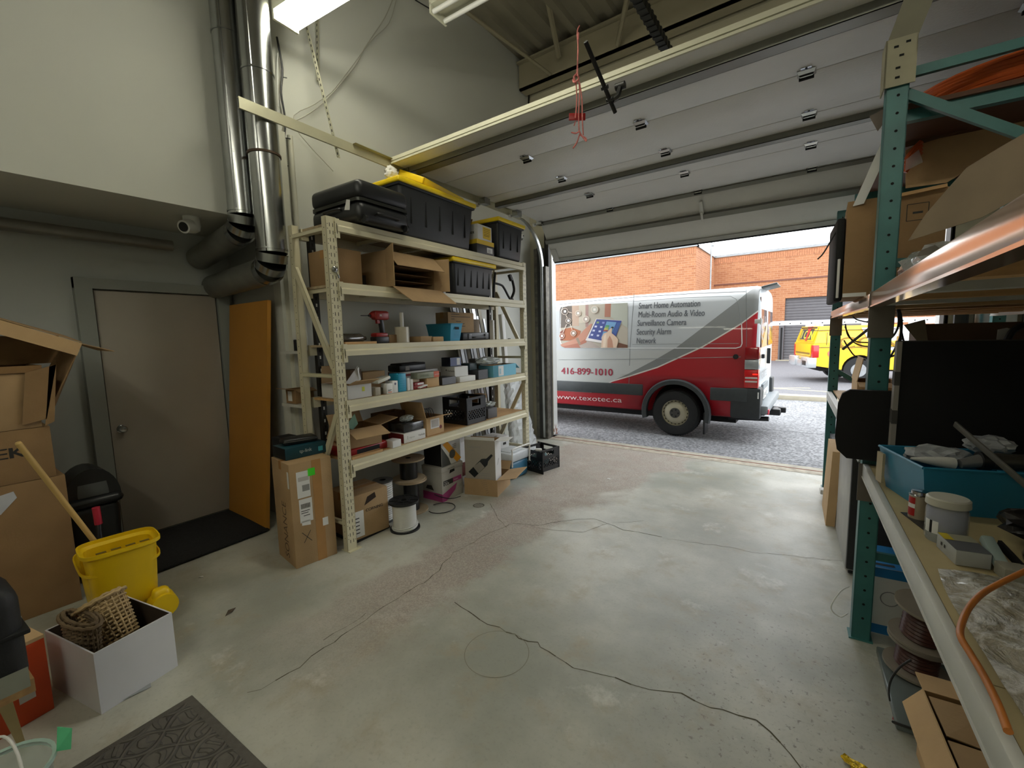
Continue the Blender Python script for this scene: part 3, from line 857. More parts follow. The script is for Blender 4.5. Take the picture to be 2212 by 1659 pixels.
# rub strips, arch trims, bumper
mb = MB(DPL)
mb.rbox((-5.2, -.022, .60), (-5.26+.0, .03, .78), .01)
mb.rbox((-4.24, -.025, .605), (-1.60, .03, .785), .012); mb.rbox((-.60, -.025, .60), (-.115, .03, .785), .012)
mb.build('rub_strip', van)
for wx in (-1.10, -4.76):
    mb = MB(DPL); k = 26; vs = []
    for i in range(k+1):
        t = R(-14+208*i/k)
        for (r, yy) in ((.445, .10), (.44, -.035), (.50, -.04), (.52, .0)):
            vs.append((wx+r*math.cos(t), yy, .37+r*math.sin(t)))
    fs = [(i*4+j, i*4+j+1, (i+1)*4+j+1, (i+1)*4+j) for i in range(k) for j in range(3)]
    mb.add(vs, fs, smooth=True); mb.build('arch_trim', van)
    mb = MB(mat('tyre_rubber', '191a1b', .8, var=.15, scale=30, bump=.3))
    mb.lathe([(.20, 0), (.235, -.012), (.33, -.008), (.355, .02), (.362, .05), (.362, .2), (.355, .23), (.32, .25), (.2, .24)], 48, M=tr(wx, .01, .362) @ rotx(R(-90)))
    for i in range(60):
        t = 2*math.pi*i/60; mb.box((-.006, .352, .045), (.006, .366, .205), BLACKM, M=tr(wx, .01, .362) @ rotx(R(-90)) @ rotz(t))
    ty = mb.build('wheel', van)
    RIM = mat('rim_paint', 'b4ae98', .4, metal=.2, var=.08)
    mb = MB(RIM); M = tr(wx, .01, .362) @ rotx(R(-90))
    mb.lathe([(.232, .0), (.222, -.006), (.21, .012), (.205, .04), (.185, .045), (.165, .02), (.12, .005), (.075, .0), (.07, -.012)], 40, M=M)
    for i in range(20):
        t = 2*math.pi*i/20; mb.disc(.176*math.cos(t), .176*math.sin(t), .0115, BLACKM, M @ rotx(R(180)), n=-.030, k=10)
    mb.build('rim', ty)
    mb = MB(mat('hub_dark', '4a4a48', .5, metal=.3)); mb.cyl((wx, -.002, .362), (wx, .03, .362), .078, n=28)
    for i in range(5): t = 2*math.pi*i/5; mb.cyl((wx+.052*math.cos(t), -.008, .362+.052*math.sin(t)), (wx+.052*math.cos(t), 0, .362+.052*math.sin(t)), .012, n=8, m=BLACKM)
    mb.build('hub_cap', ty)
mb = MB(BLACKP); mb.rbox((-1.10+.40, .04, .06), (-1.10+.43, .28, .40), .012); mb.build('mud_flap', van)
BUMP = mat('bumper_plastic', '2b2f31', .55, var=.12, scale=16, bump=.1)
for y0_, y1_ in ((-.02, .25), (1.73, 2.0)): MB(BUMP).rbox((-.33, y0_, .36), (.05, y1_, .80), .03).build('rear_corner', van)
mb = MB(mat('bumper_step', '7e8488', .5, var=.05)); mb.rbox((-.02, .06, .42), (.14, 1.92, .55), .03); mb.rbox((-.02, .10, .40), (.10, 1.88, .46), .02, BUMP); mb.build('rear_bumper', van)
mb = MB(REDP); mb.rbox((.03, .07, .425), (.146, .18, .50), .01, mat('reflector_red', 'c2203a', .3)); mb.build('rear_reflector', van)
mb = MB(BLACKP); mb.rbox((-.1, .80, .30), (.24, 1.12, .40), .02); mb.rbox((.2, .93, .33), (.30, 1.03, .41), .01); mb.build('tow_hitch', van); MB(BLACKP).cyl((-.4, .35, .30), (.13, .30, .33), .035).build('exhaust', van)
# tail light on the near corner
RL = mat('lamp_red', '8c0f18', .15, coat=.6, var=.15); RL2 = mat('lamp_red_bright', 'c4121a', .2, coat=.6); CL = mat('lamp_clear', 'a7abae', .12, coat=.6, metal=.3)
mb = MB(RL)
def lamp(z0, z1, m): mb.rbox((-.165, -.012, z0), (.012, .11, z1), .012, m)
lamp(1.20, 1.37, RL); lamp(1.06, 1.195, CL); lamp(.80, 1.055, RL2)
mb.rbox((-.155, -.016, .925), (-.0, .11, .955), .008, mat('lamp_white', 'c9b9b4', .2)); mb.rbox((-.155, -.016, .875), (0, .11, .905), .008, mat('lamp_white'))
mb.rbox((-.06, -.017, .985), (0, -.010, 1.0), .003, mat('lamp_lit', 'ff2418', .3, var=0, emit=1.5))
mb.build('tail_light', van)
for z_ in (1.72, .70): mb = MB(WHITEP); mb.rbox((-.06, -.018, z_-.03), (.03, .03, z_+.03), .006); mb.cyl((.015, -.01, z_-.045), (.015, -.01, z_+.045), .012); mb.build('door_hinge', van)
mb = MB(BLACKP)
mb.cyl((-.28, -.006, 1.235), (-.28, .02, 1.235), .035, n=20); mb.cyl((-.28, -.012, 1.235), (-.28, 0, 1.235), .018, n=12, m=DARKM); mb.build('fuel_cap', van)
# spoiler and camera at the roof edge
mb = MB(mat('spoiler_grey', '5c6466', .4)); M = plane_M((-.02, .25, 2.18), (1, .0, .22), (0, 1, 0)); mb.rbox((0, 0, 0), (.20, .55, .03), .012, M=M); mb.build('roof_camera', van)
# panel seams and pressed lines
SEAM = mat('seam_dark', '6d7172', .6)
mb = MB(SEAM)
def sline(pts, w, m=None, lift=.002):
    pts = [SP(*q) for q in pts]
    for a, b in zip(pts[:-1], pts[1:]):
        d = (b-a).normalized(); s_ = Vector((-d.z, 0, d.x))*w/2; o = Vector((0, -lift, 0))
        mb.add([a-s_+o, b-s_+o, b+s_+o, a+s_+o], [(0, 1, 2, 3)], m)
sline([(1370, 634), (1368, 660), (1365, 700), (1361, 750), (1359, 820), (1357, 845)], .008)
sline([(1612, 620), (1612, 650), (1613, 700), (1612, 754)], .006)
sline([(1207, 658), (1300, 648), (1369, 642), (1500, 634), (1611, 630)], .009, mat('press_line', '8f9394', .5)); sline([(1207, 665), (1300, 655), (1369, 650)], .005, mat('press_line'))
sline([(1369, 651), (1480, 643), (1578, 640), (1590, 646), (1595, 656), (1602, 700), (1602, 738)], .006, mat('press_line'))
sline([(1207, 777), (1360, 776), (1600, 771)], .008, mat('press_line')); sline([(1366, 744), (1460, 743), (1596, 742)], .006, mat('press_line'))
mb.build('body_seams', van)
mb = MB(mat('white_line', 'eceeee', .4))
sline([(1211, 700), (1210, 735), (1213, 745), (1222, 751), (1362, 752), (1590, 752), (1600, 749), (1603, 742), (1602, 700)], .012, lift=.004)
sline([(1211, 700), (1212, 672), (1216, 663), (1226, 661)], .009, lift=.004)
mb.build('white_outline', van)
# lettering
mb = MB(mat('van_letter_grey', '5a5e64', .5))
def vtext(s, a, b, cap, m=None, bold=0):
    A = SP(*a); B = SP(*b); M = plane_M(A+Vector((0, -.004, 0)), B-A, (0, .149 if A.z > 1.36 else 0, 1))
    mb.text(s, 0, 0, cap/.70, m, M, width=(B-A).length, bold=bold)
vtext('Smart Home Automation', (1379.4, 667), (1512.5, 661.5), .095, bold=.0015)
vtext('Multi-Room Audio & Video', (1378.4, 685.7), (1522, 682), .095, bold=.0015)
vtext('Surveillance Camera', (1376.5, 704), (1482.5, 702), .095, bold=.0015)
vtext('Security Alarm', (1375, 723), (1449.5, 722), .095, bold=.0015)
vtext('Network', (1374.5, 741.5), (1417, 741.5), .09, bold=.0015)
mb.build('service_lettering', van); mb = MB(mat('van_letter_grey'))
vtext('416-899-1010', (1212.7, 807.5), (1323.4, 811.5), .115, mat('van_letter_red', '9a1f3a', .5), bold=.004)
mb.build('phone_lettering', van); mb = MB(mat('van_letter_grey'))
vtext('www.texotec.ca', (1203, 861), (1343.5, 869.5), .085, mat('van_letter_white', 'c9b7b6', .5))
mb.build('web_lettering', van)
# picture panel: hands with a tablet, blurred room, round icons
mb = MB()
GM = {}
def gm(c): return mat('pic_'+c, c, .45, var=.03, scale=3)
LAY = [0]
def gp(pts, c):
    LAY[0] += 1
    Q = [SP(1190+a/9.217, 600+b/9.217)+Vector((0, -.0022-.0004*LAY[0], 0)) for a, b in pts]
    mb.add(Q, [tuple(range(len(Q)))], gm(c))
def gc(cx, cy, r, c, k=20): gp([(cx+r*math.cos(2*math.pi*i/k), cy-r*math.sin(2*math.pi*i/k)) for i in range(k)], c)
gp([(180, 1200), (180, 640), (200, 590), (260, 568), (800, 530), (1530, 500), (1530, 1392), (300, 1396), (230, 1370), (195, 1310)], 'b0a798')
gp([(180, 1000), (180, 640), (200, 590), (260, 568), (420, 556), (430, 950), (300, 990)], '5c5046')
gp([(420, 556), (560, 548), (560, 960), (425, 960)], 'b59a86'); gp([(690, 540), (750, 536), (750, 980), (690, 980)], 'a08078')
gp([(560, 548), (690, 540), (690, 900), (560, 900)], 'bdb3a2'); gp([(1080, 520), (1200, 513), (1190, 780), (1070, 780)], 'a5705c'); gp([(1200, 513), (1530, 500), (1530, 1000), (1190, 780)], 'aeb0a4')
gp([(240, 1250), (290, 1010), (420, 990), (600, 1060), (560, 1180), (380, 1250)], 'a55a2c'); gp([(185, 1080), (290, 1010), (240, 1250), (190, 1250)], '7c3a26')
gp([(1320, 1396), (1350, 1290), (1530, 1340), (1530, 1396)], '6a4634'); gp([(250, 1396), (700, 1200), (1000, 1396)], 'a89a92')
# left hand and forearm
gp([(190, 1330), (380, 1260), (520, 1190), (640, 1060), (800, 910), (825, 920), (800, 1000), (760, 1090), (720, 1180), (690, 1250), (640, 1300), (560, 1330), (330, 1380), (220, 1370)], 'b9816a')
gp([(220, 1370), (560, 1300), (720, 1200), (710, 1290), (560, 1350), (600, 1394), (300, 1394)], 'a4644e')
gp([(500, 1210), (545, 1185), (600, 1320), (560, 1340)], '8c7a66')
# tablet
gp([(905, 815), (1425, 850), (1290, 1170), (1140, 1320), (690, 1245)], 'd9d3d2')
gp([(915, 825), (1415, 855), (1300, 1165), (1190, 1200), (1010, 1250), (745, 1200)], '3d4a8c')
gp([(1115, 870), (1310, 885), (1190, 1180), (1000, 1215)], '6f9cc4'); gp([(1330, 890), (1400, 890), (1290, 1140), (1240, 1080)], '45609a')
for (a, b, c) in ((940, 890, '7f9a6a'), (1050, 895, '8a93c9'), (900, 970, 'c2c8e2'), (1010, 980, 'c2c8e2'), (860, 1050, 'c2c8e2'), (980, 1065, 'c2c8e2'), (825, 1135, 'c2c8e2'), (945, 1150, 'c2c8e2')): gp([(a-22, b-18), (a+26, b-16), (a+18, b+20), (a-28, b+18)], c)
for k, c in enumerate(('4f9a58', '8fb24c', 'd8c84a', 'b0553c')): gp([(1100-k*14, 945+k*32), (1172-k*8, 950+k*32), (1160-k*8, 972+k*32), (1090-k*14, 968+k*32)], c)
gp([(1200, 990), (1230, 970), (1258, 985), (1250, 1010), (1215, 1000)], '26262c')
# right hand pointing
gp([(1010, 1392), (1020, 1180), (1060, 1110), (1130, 1080), (1200, 1005), (1225, 1000), (1215, 1100), (1290, 1160), (1345, 1230), (1335, 1310), (1310, 1392)], 'd3b7a0')
gp([(1130, 1392), (1135, 1230), (1180, 1150), (1230, 1250), (1250, 1392)], 'b3856e'); gp([(1040, 1380), (1060, 1160), (1110, 1110), (1120, 1200), (1090, 1390)], 'e0cbb6')
for (a, b, r, c) in ((288, 672, 68, '4c4038'), (358, 855, 55, '4c4038'), (228, 1158, 55, '8a4a36'), (458, 1105, 58, '8a6a54'), (553, 708, 58, 'a89a8a'), (710, 825, 66, 'ab9d92'), (880, 635, 72, 'b9b6aa')):
    gc(a, b, r, 'dcc9ba'); gc(a, b, r-8, c)
    gp([(a-20, b-24), (a+22, b-24), (a+24, b+20), (a-22, b+22)], 'e4dcd6')
gp([(352, 672), (430, 695), (430, 706), (350, 684)], 'dcc9ba'); gp([(305, 742), (335, 800), (345, 795), (315, 738)], 'dcc9ba'); gp([(318, 925), (245, 1095), (255, 1098), (330, 930)], 'dcc9ba'); gp([(390, 920), (432, 1040), (442, 1036), (400, 915)], 'dcc9ba')
mb.build('picture_panel', van)
# rear doors
mb = MB(mat('rear_glass', '6e4a40', .15, coat=.8, var=.5, scale=5)); M = plane_M((.004, .16, 1.36), (0, 1, 0), (-.03, 0, 1))
mb.rbox((0, 0, 0), (.74, .70, .012), .01, M=M); mb.rbox((.92, 0, 0), (1.66, .70, .012), .01, M=M)
for i in range(5): mb.rect(.06+i*.13, .2+.1*(i % 2), .10+i*.13, .34+.1*(i % 2), gm('d8cfc8'), M, n=.014)
mb.poly([(.0, 0, .0135), (.74, .0, .0135), (.74, .35, .0135)], gm('c49a6a'), M)
mb.build('rear_window', van)
mb = MB(BLACKP); M = plane_M((.01, .2, .9), (0, 1, 0), (0, 0, 1)); mb.rbox((.05, .30, 0), (.14, .36, .04), .01, M=M); mb.rbox((.80, .18, 0), (.84, .42, .05), .01, M=M); mb.box((.30, -.18, 0), (.95, -.10, .02), mat('bumper_step'), M); mb.build('rear_handle', van)
mb = MB(WHITEP); mb.rbox((.45, -.34, .006), (.85, -.20, .012), .004, M=M); mb.text('TEXOTEC', .05, .0, .16, GREYINK, M, width=.75, n=.012); mb.text('BF 41 832', .48, -.31, .10, INK, M, n=.014); mb.build('number_plate', van)
mb = MB(BLACKP); mb.rbox((-4.72, -.26, 1.25), (-4.60, -.06, 1.60), .03); mb.build('side_mirror', van)
mb = MB(mat('cab_glass', '1c2226', .1, coat=.8)); mb.add([(-4.15, -.002+.03, 1.38), (-4.9, .055, 1.38), (-4.72, .13, 1.72), (-4.5, .13, 1.98), (-4.2, .115, 1.98)], [(0, 1, 2, 3, 4)]); mb.build('cab_window', van)

# ---------------------------------------------------------------- pickup truck
TL = Vector((-.19, 15.74, 0))
tk = thing('pickup_truck', 'yellow and white pickup with a tall bed canopy in the car park', 'pickup truck', TL, R(17))
TY = mat('truck_yellow', 'e0b008', .3, coat=.5, var=.03); TW = mat('truck_white', 'd6d9dc', .3, coat=.5, var=.02); CHR = mat('chrome', 'c3c7ca', .25, metal=.55, var=0)
def hull(name, xs, m, y0=0, y1=2.0, parent=None):
    """xs: side outline (x, z); extruded across with inset upper edges"""
    mb = MB(m); N = len(xs)
    for yy, s_ in ((y0, -1), (y1, 1)): pass
    vs = [(x, y0+.03*(z > 1.3)+.05*(z > 1.7), z) for x, z in xs]+[(x, y1-.03*(z > 1.3)-.05*(z > 1.7), z) for x, z in xs]
    fs = [tuple(range(N)), tuple(reversed(range(N, 2*N)))]+[(i, N+i, N+(i+1) % N, (i+1) % N) for i in range(N)]
    mb.add(vs, fs); return mb
def arch(cx, r=.46, n=12, z=.42): return [(cx+r*math.cos(R(180-180*i/n)), z+r*math.sin(R(180*i/n))) for i in range(n+1)]
bed = [(0.02, .55)]+[(.6, .45)]+arch(1.25)+[(2.15, .42), (2.15, 1.26), (0.0, 1.26)]
hull('bed', bed, TY).build('bed_side', tk)
cabp = [(2.15, .42), (4.2, .42)]+arch(4.75)+[(5.7, .45), (5.8, .75), (5.75, 1.18), (4.55, 1.28), (2.15, 1.26)]
mb = hull('cab', cabp, TY); mb.build('cab_body', tk)
mb = hull('cabt', [(2.2, 1.25), (4.6, 1.27), (3.85, 1.76), (2.35, 1.78)], TW); mb.build('cab_roof', tk)
cap = [(0.03, 1.265), (2.18, 1.265), (2.22, 1.80), (.18, 1.80)]
mb = hull('cap', cap, TY); mb.poly([(1.25, .0, 1.72), (1.55, -.004, 1.125), (2.18, -.004, 1.125), (2.2, -.004, 1.72)], TW, tr(0, .01, 0)); mb.build('canopy', tk)
mb = MB(TW); mb.poly([(2.15, -.004, 1.11), (2.15, -.004, 1.0), (3.2, -.004, .85), (5.0, -.004, 1.0), (4.55, -.004, 1.15)]); mb.poly([(1.7, -.005, 1.11), (2.3, -.005, .95), (2.3, -.005, 1.11)]); mb.build('white_livery', tk)
mb = MB(mat('truck_glass', '6f7f88', .1, coat=.8, var=0)); mb.poly([(2.45, .018, 1.32), (3.3, .018, 1.32), (3.3, .018, 1.69), (2.5, .018, 1.69)]); mb.poly([(3.38, .018, 1.32), (4.35, .018, 1.32), (3.85, .018, 1.66), (3.38, .018, 1.66)]); mb.build('cab_window', tk)
mb = MB(DARKM); mb.box((0, -.01, 1.65), (2.2, 0, 1.67)); mb.box((.02, -.01, 1.115), (5.0, 0, 1.13)); mb.box((.35, -.012, 1.2), (.36, -.002, 1.6)); mb.build('canopy_trim', tk)
for cx in (1.25, 4.75):
    for yy in (.03, 1.75):
        mb = MB(mat('tyre_rubber')); mb.cyl((cx, yy, .40), (cx, yy+.24, .40), .40, n=28); mb.cyl((cx, yy-.005, .40), (cx, yy+.01, .40), .21, n=20, m=mat('rim_grey', '8e9092', .4, metal=.3)); mb.build('wheel', tk)
mb = MB(BLACKM); mb.box((.3, .3, .35), (5.3, 1.7, .6)); mb.box((.85, .25, .4), (1.65, .28, .85)); mb.build('underbody', tk)
mb = MB(CHR); mb.rbox((-.16, -.04, .47), (.10, .66, .80), .03); mb.rbox((-.16, 1.34, .47), (.10, 2.04, .80), .03); mb.rbox((-.12, .5, .47), (.02, 1.5, .70), .02); mb.rbox((-.166, .1, .54), (-.14, .5, .70), .02, DARKM); mb.build('rear_bumper', tk)
mb = MB(DARKM); mb.rbox((2.3, -.10, .32), (4.1, .05, .42), .02, CHR); mb.build('side_step', tk)
mb = MB(REDP); L1 = mat('truck_lamp', 'b0141c', .2, coat=.5); mb.rbox((-.015, -.012, .80), (.16, .18, 1.20), .02, L1); mb.rbox((-.015, 1.82, .80), (.1, 2.01, 1.20), .02, L1); mb.build('tail_light', tk)
mb = MB(mat('marker_pink', 'cf6a5a', .5)); mb.disc(.5, .93, .11, M=plane_M((0, 0, 0), (1, 0, 0), (0, 0, 1)), n=.012, k=20); mb.build('round_sticker', tk)
# tailgate with canopy door
M = plane_M((0, 2.0, 0), (0, -1, 0), (0, 0, 1))
mb = MB(TY); mb.rbox((.2, .84, -.0), (1.8, 1.24, .02), .02, M=M); mb.rect(.25, .89, 1.75, .95, mat('tailgate_text', '7a5c14', .6), M, n=.022); mb.box((.3, .72, 0), (1.7, .82, .015), mat('plate_sand', 'b89a5c', .6), M); mb.build('tailgate', tk)
Mc = plane_M((.03, 1.95, 1.265), (0, -1, 0), (.15, 0, .535))
ORX = mat('sign_red', 'b32a1c', .5); YB2 = mat('sign_yellow', 'd2c23a', .5)
mb = MB(TY); mb.rbox((.12, .05, .0), (1.78, .53, .02), .01, M=Mc); mb.box((.15, .48, 0), (1.75, .52, .03), DARKM, Mc)
mb.rect(.35, .10, 1.55, .46, INK, Mc, n=.022)
for k, ch in enumerate('ICON'): mb.text(ch, .42+k*.29, .13, .40, YB2, Mc, n=.026, bold=.012)
mb.poly([(.80, .54, .03), (1.36, .54, .03), (1.22, .42, .03), (1.16, .05, .03), (1.02, .05, .03), (.96, .42, .03)], ORX, Mc)
mb.build('canopy_door', tk)
mb = MB(mat('side_letter', '8c6a14', .5)); Ms = plane_M((0, -.012, 0), (1, 0, 0), (0, 0, 1))
mb.text('ICON', .45, 1.10, .50, None, Ms, width=1.75, n=.03); mb.disc(1.75, 1.38, .2, mat('pink_dot', 'c23a55', .5), Ms, n=.004); mb.build('side_lettering', tk)

lad = thing('extension_ladder', 'long aluminium extension ladder carried on the yellow pickup', 'ladder', TL+Vector((0, 0, 1.86*.93)), R(17))
mb = MB(mat('aluminium', 'c9cccf', .3, metal=.8, var=.04))
for yy in (.30, .75): mb.box((-1.9, yy, 0), (5.0, yy+.03, .10)); mb.box((-1.6, yy+.04, .05), (4.6, yy+.07, .14))
mb.build('side_rail', lad)
mb = MB(mat('aluminium'))
for k in range(23): mb.cyl((-1.8+k*.3, .30, .05), (-1.8+k*.3, .78, .05), .016, n=8)
mb.build('rung', lad)
mb = MB(DARKM)
for k in range(23): mb.cyl((-1.8+k*.3, .295, .05), (-1.8+k*.3, .30, .05), .022, n=8)
mb.build('rung_cap', lad)
rk = MB(WHITEP)
for x_ in (.25, 1.9, 3.2): rk.box((x_, .2, -.06), (x_+.05, 1.8, 0)); 
rk.build('roof_rack', tk, loc=(0, 0, 1.86))
tk.scale = (.93, .93, .93); lad.scale = (.93, .93, .93)
# ================================================================== builders for boxes
def crumple(mb, cx, cy, cz, rx, ry, rz_, m=GLASSY, seed=1, n=14):
    rr = random.Random(seed); bm = bmesh.new(); bmesh.ops.create_icosphere(bm, subdivisions=3, radius=1)
    for v in bm.verts:
        k = 1+rr.uniform(-.16, .16); v.co = Vector((cx+v.co.x*rx*k, cy+v.co.y*ry*k, cz+max(-.9, v.co.z)*rz_*k))
    bm.verts.index_update(); vs = [v.co.copy() for v in bm.verts]; fs = [tuple(v.index for v in f.verts) for f in bm.faces]; bm.free()
    mb.add(vs, fs, m)

def closed_box(name, label, cat, loc, rz, w, d, h, m=CARD, group=None, r=.003, tape=None, decals=None, rot=None, mats=None):
    """closed carton; decals: {face: fn(mb, M)} printed or stuck on a face"""
    t = thing(name, label, cat, loc, rz, group, rot)
    mb = MB(m); mb.rbox((-w/2, -d/2, 0), (w/2, d/2, h), r)
    if mats:
        for fc, mm in mats.items():
            M = face_M(w, d, h, fc); W_ = d if fc in 'lr' else w; H_ = d if fc == 't' else h
            mb.rect(r, r, W_-r, H_-r, mm, M, n=.0004)
    if decals:
        for fc, fn in decals.items(): fn(mb, face_M(w, d, h, fc))
    if name in ('cardboard_carton',) or tape:
        mb.build('carton_body', t)
        tb = MB(tape or TAPE)
        tb.box((-w/2-.0006, -.024, h), (w/2+.0006, .024, h+.0006)); tb.box((-w/2-.0008, -.024, h-.06), (-w/2, .024, h)); tb.box((w/2, -.024, h-.06), (w/2+.0008, .024, h))
        tb.build('tape', t)
    else:
        mb.build('box_body', t)
    return t


def open_box(name, label, cat, loc, rz, w, d, h, m=CARD, inner=CARDIN, flaps=None, t_=.005, group=None, decals=None, rot=None, fill=None):
    """open carton: hollow body and flaps {side: (angle, length)}; angle 0 = level outwards, 90 = straight up, negative = hanging"""
    t = thing(name, label, cat, loc, rz, group, rot)
    mb = MB(m)
    a, b = w/2, d/2
    mb.box((-a, -b, 0), (a, b, t_))
    for (x0, y0, x1, y1) in ((-a, -b, a, -b+t_), (-a, b-t_, a, b), (-a, -b+t_, -a+t_, b-t_), (a-t_, -b+t_, a, b-t_)): mb.box((x0, y0, t_), (x1, y1, h))
    e = t_+.0005
    mb.add([(-a+e, -b+e, t_), (a-e, -b+e, t_), (a-e, b-e, t_), (-a+e, b-e, t_), (-a+e, -b+e, h-.002), (a-e, -b+e, h-.002), (a-e, b-e, h-.002), (-a+e, b-e, h-.002)],
           [(0, 1, 2, 3), (0, 4, 5, 1), (1, 5, 6, 2), (2, 6, 7, 3), (3, 7, 4, 0)], inner)
    if decals:
        for fc, fn in decals.items(): fn(mb, face_M(w, d, h, fc))
    mb.build('carton_body', t)
    for side, (ang, L) in (flaps or {}).items():
        fb = MB(m); k = L*.06; W_ = w if side in 'fb' else d
        fb.box((-W_/2+.003, 0, -t_), (W_/2-.003, L, 0), m)
        rzz = {'f': R(180), 'b': 0, 'l': R(90), 'r': R(-90)}[side]
        c = {'f': (0, -b, h), 'b': (0, b, h), 'l': (-a, 0, h), 'r': (a, 0, h)}[side]
        o = fb.build('flap', t); o.matrix_local = tr(*c) @ rotz(rzz) @ rotx(R(ang))
    return t


SO = Vector((-2.87, 1.87, 0)); SA = Vector((-.0314, .9995, 0)); SB = Vector((-.9995, -.0314, 0)); SRZ = math.atan2(SA.y, SA.x)
def S(u, v, z=0): return SO+SA*u+SB*v+Vector((0, 0, z))
def sbox(name, label, cat, u, v, z, w, d, h, m, yaw=0, **kw):
    return closed_box(name, label, cat, S(u+w/2, v+d/2, z), SRZ+R(yaw), w, d, h, m, **kw)
def sopen(name, label, cat, u, v, z, w, d, h, m=CARD, yaw=0, **kw):
    return open_box(name, label, cat, S(u+w/2, v+d/2, z), SRZ+R(yaw), w, d, h, m, **kw)


# ================================================================== cream pallet shelf
LV = [2.458, 2.017, 1.567, 1.150, .692]
sh = thing('storage_shelf', 'tall cream slotted steel shelf with five levels beside the overhead door', 'shelf', SO, SRZ)
SLOT = mat('slot_dark', '1d1c18', .9, var=0)
def upright(u0, u1, v0, v1, name='post', front=True):
    mb = MB(CREAM)
    mb.box((u0, v0, 0), (u1, v0+.004, 2.47)); mb.box((u0, v0, 0), (u0+.004, v1, 2.47)); mb.box((u1-.004, v0, 0), (u1, v1, 2.47))
    mb.box((u0, v1-.003, 0), (u0+.02, v1, 2.47)); mb.box((u1-.02, v1-.003, 0), (u1, v1, 2.47))
    if front:
        c = (u0+u1)/2; i = 0; z = .06
        while z < 2.44:
            for s_ in (-1, 1):
                mb.box((c+s_*.013-.0022, v0-.0006, z), (c+s_*.013+.0022, v0, z+.026), SLOT)
            s_ = 1 if i % 2 else -1
            mb.box((c+s_*.029-.0025, v0-.0006, z+.034), (c+s_*.029+.0025, v0, z+.039), SLOT)
            mb.box((c-s_*.029-.0025, v0-.0006, z+.014), (c-s_*.029+.0025, v0, z+.019), SLOT)
            z += .052; i += 1
    z = .1
    while z < 2.4:
        mb.box((u0-.0005, (v0+v1)/2-.003, z), (u0, (v0+v1)/2+.003, z+.006), SLOT); z += .052
    mb.build(name, sh)
upright(-.042, .040, -.005, .045); upright(2.545, 2.622, -.005, .045)
upright(-.042, .010, .42, .47, 'post', False); upright(2.57, 2.622, .42, .47, 'post', False)
for (u, v) in ((0, .02), (2.585, .02)): MB(CREAM).box((u-.046, v-.055, 0), (u+.062, v+.05, .006)).build('foot_plate', sh)
for u in (-.03, 2.60):
    for (a, b, w_) in (((u, .04, 2.385), (u, .43, 2.385), .028), ((u, .43, 2.15), (u, .03, 1.40), .045), ((u, .04, 1.34), (u, .43, 1.34), .028), ((u, .03, 1.05), (u, .43, .30), .045), ((u, .04, .22), (u, .43, .22), .028)):
        mb = MB(CREAM); a = Vector(a); b = Vector(b); M = plane_M(a, b-a, (1, 0, 0)); L = (b-a).length
        mb.box((0, -.014, -w_/2), (L, -.011, w_/2), M=M); mb.box((0, -.014, w_/2-.003), (L, .012, w_/2), M=M); mb.box((0, -.014, -w_/2), (L, .012, -w_/2+.003), M=M)
        mb.build('brace', sh)
# dark steel inner posts standing behind the frame
for u in (.10, 2.44):
    mb = MB(mat('dark_post', '34332f', .5, metal=.4, var=.1)); mb.box((u, .43, 0), (u+.05, .47, 2.44))
    for k in range(46): mb.box((u+.018, .4290, .05+k*.052), (u+.03, .43, .075+k*.052), PAPER if k % 2 else SLOT)
    mb.build('rear_post', sh)
for z in LV:
    for (v0, s_) in ((-.012, 1), (.462, -1)):
        mb = MB(CREAM); q = [(0, 0), (0, -.035), (-.012, -.047), (-.012, -.083), (.03, -.083), (.03, 0)]
        pts = [(v0+s_*a, z+b) for a, b in q]; N = len(pts)
        vs = [(.04, a, b) for a, b in pts]+[(2.55, a, b) for a, b in pts]
        mb.add(vs, [tuple(range(N)), tuple(reversed(range(N, 2*N)))]+[(i, N+i, N+(i+1) % N, (i+1) % N) for i in range(N)])
        if s_ > 0:
            for uu in (.025, 2.545): mb.box((uu, v0-.004, z-.13), (uu+.035, v0-.001, z+.005)); mb.box((uu+.01, v0-.005, z-.10), (uu+.014, v0-.004, z-.03), SLOT)
        mb.build('beam', sh)
    g_ = WOOD if z < 1.3 else mat('dusty_board', 'a9977a', .7, var=.15, scale=3, stretch=(1, 10, 10))
    mb = MB(g_)
    if z in (LV[0], LV[1]):
        for k in range(5): mb.box((.05+k*.5, .02, z-.02), (.05+k*.5+.494, .45, z-.002))
        for k in range(6): mb.box((.06+k*.48, .02, z-.05), (.09+k*.48, .44, z-.021), CREAM)
    else: mb.box((.045, .015, z-.018), (2.55, .45, z-.002))
    mb.build('shelf_board', sh)
mb = MB(GALV); M = tr(0, -.008, 2.105) @ rotx(R(90)); mb.lathe([(.022, 0), (.022, .012), (.012, .02), (.001, .021)], 16, M=M); mb.tube([(0.008, -.014, 2.09), (.02, -.016, 2.06), (.03, -.016, 2.045), (.025, -.016, 2.07)], .004, 6)
tag(mb.build('shelf_padlock', None, SO, SRZ), 'small round steel padlock hanging on the near shelf post', 'padlock')

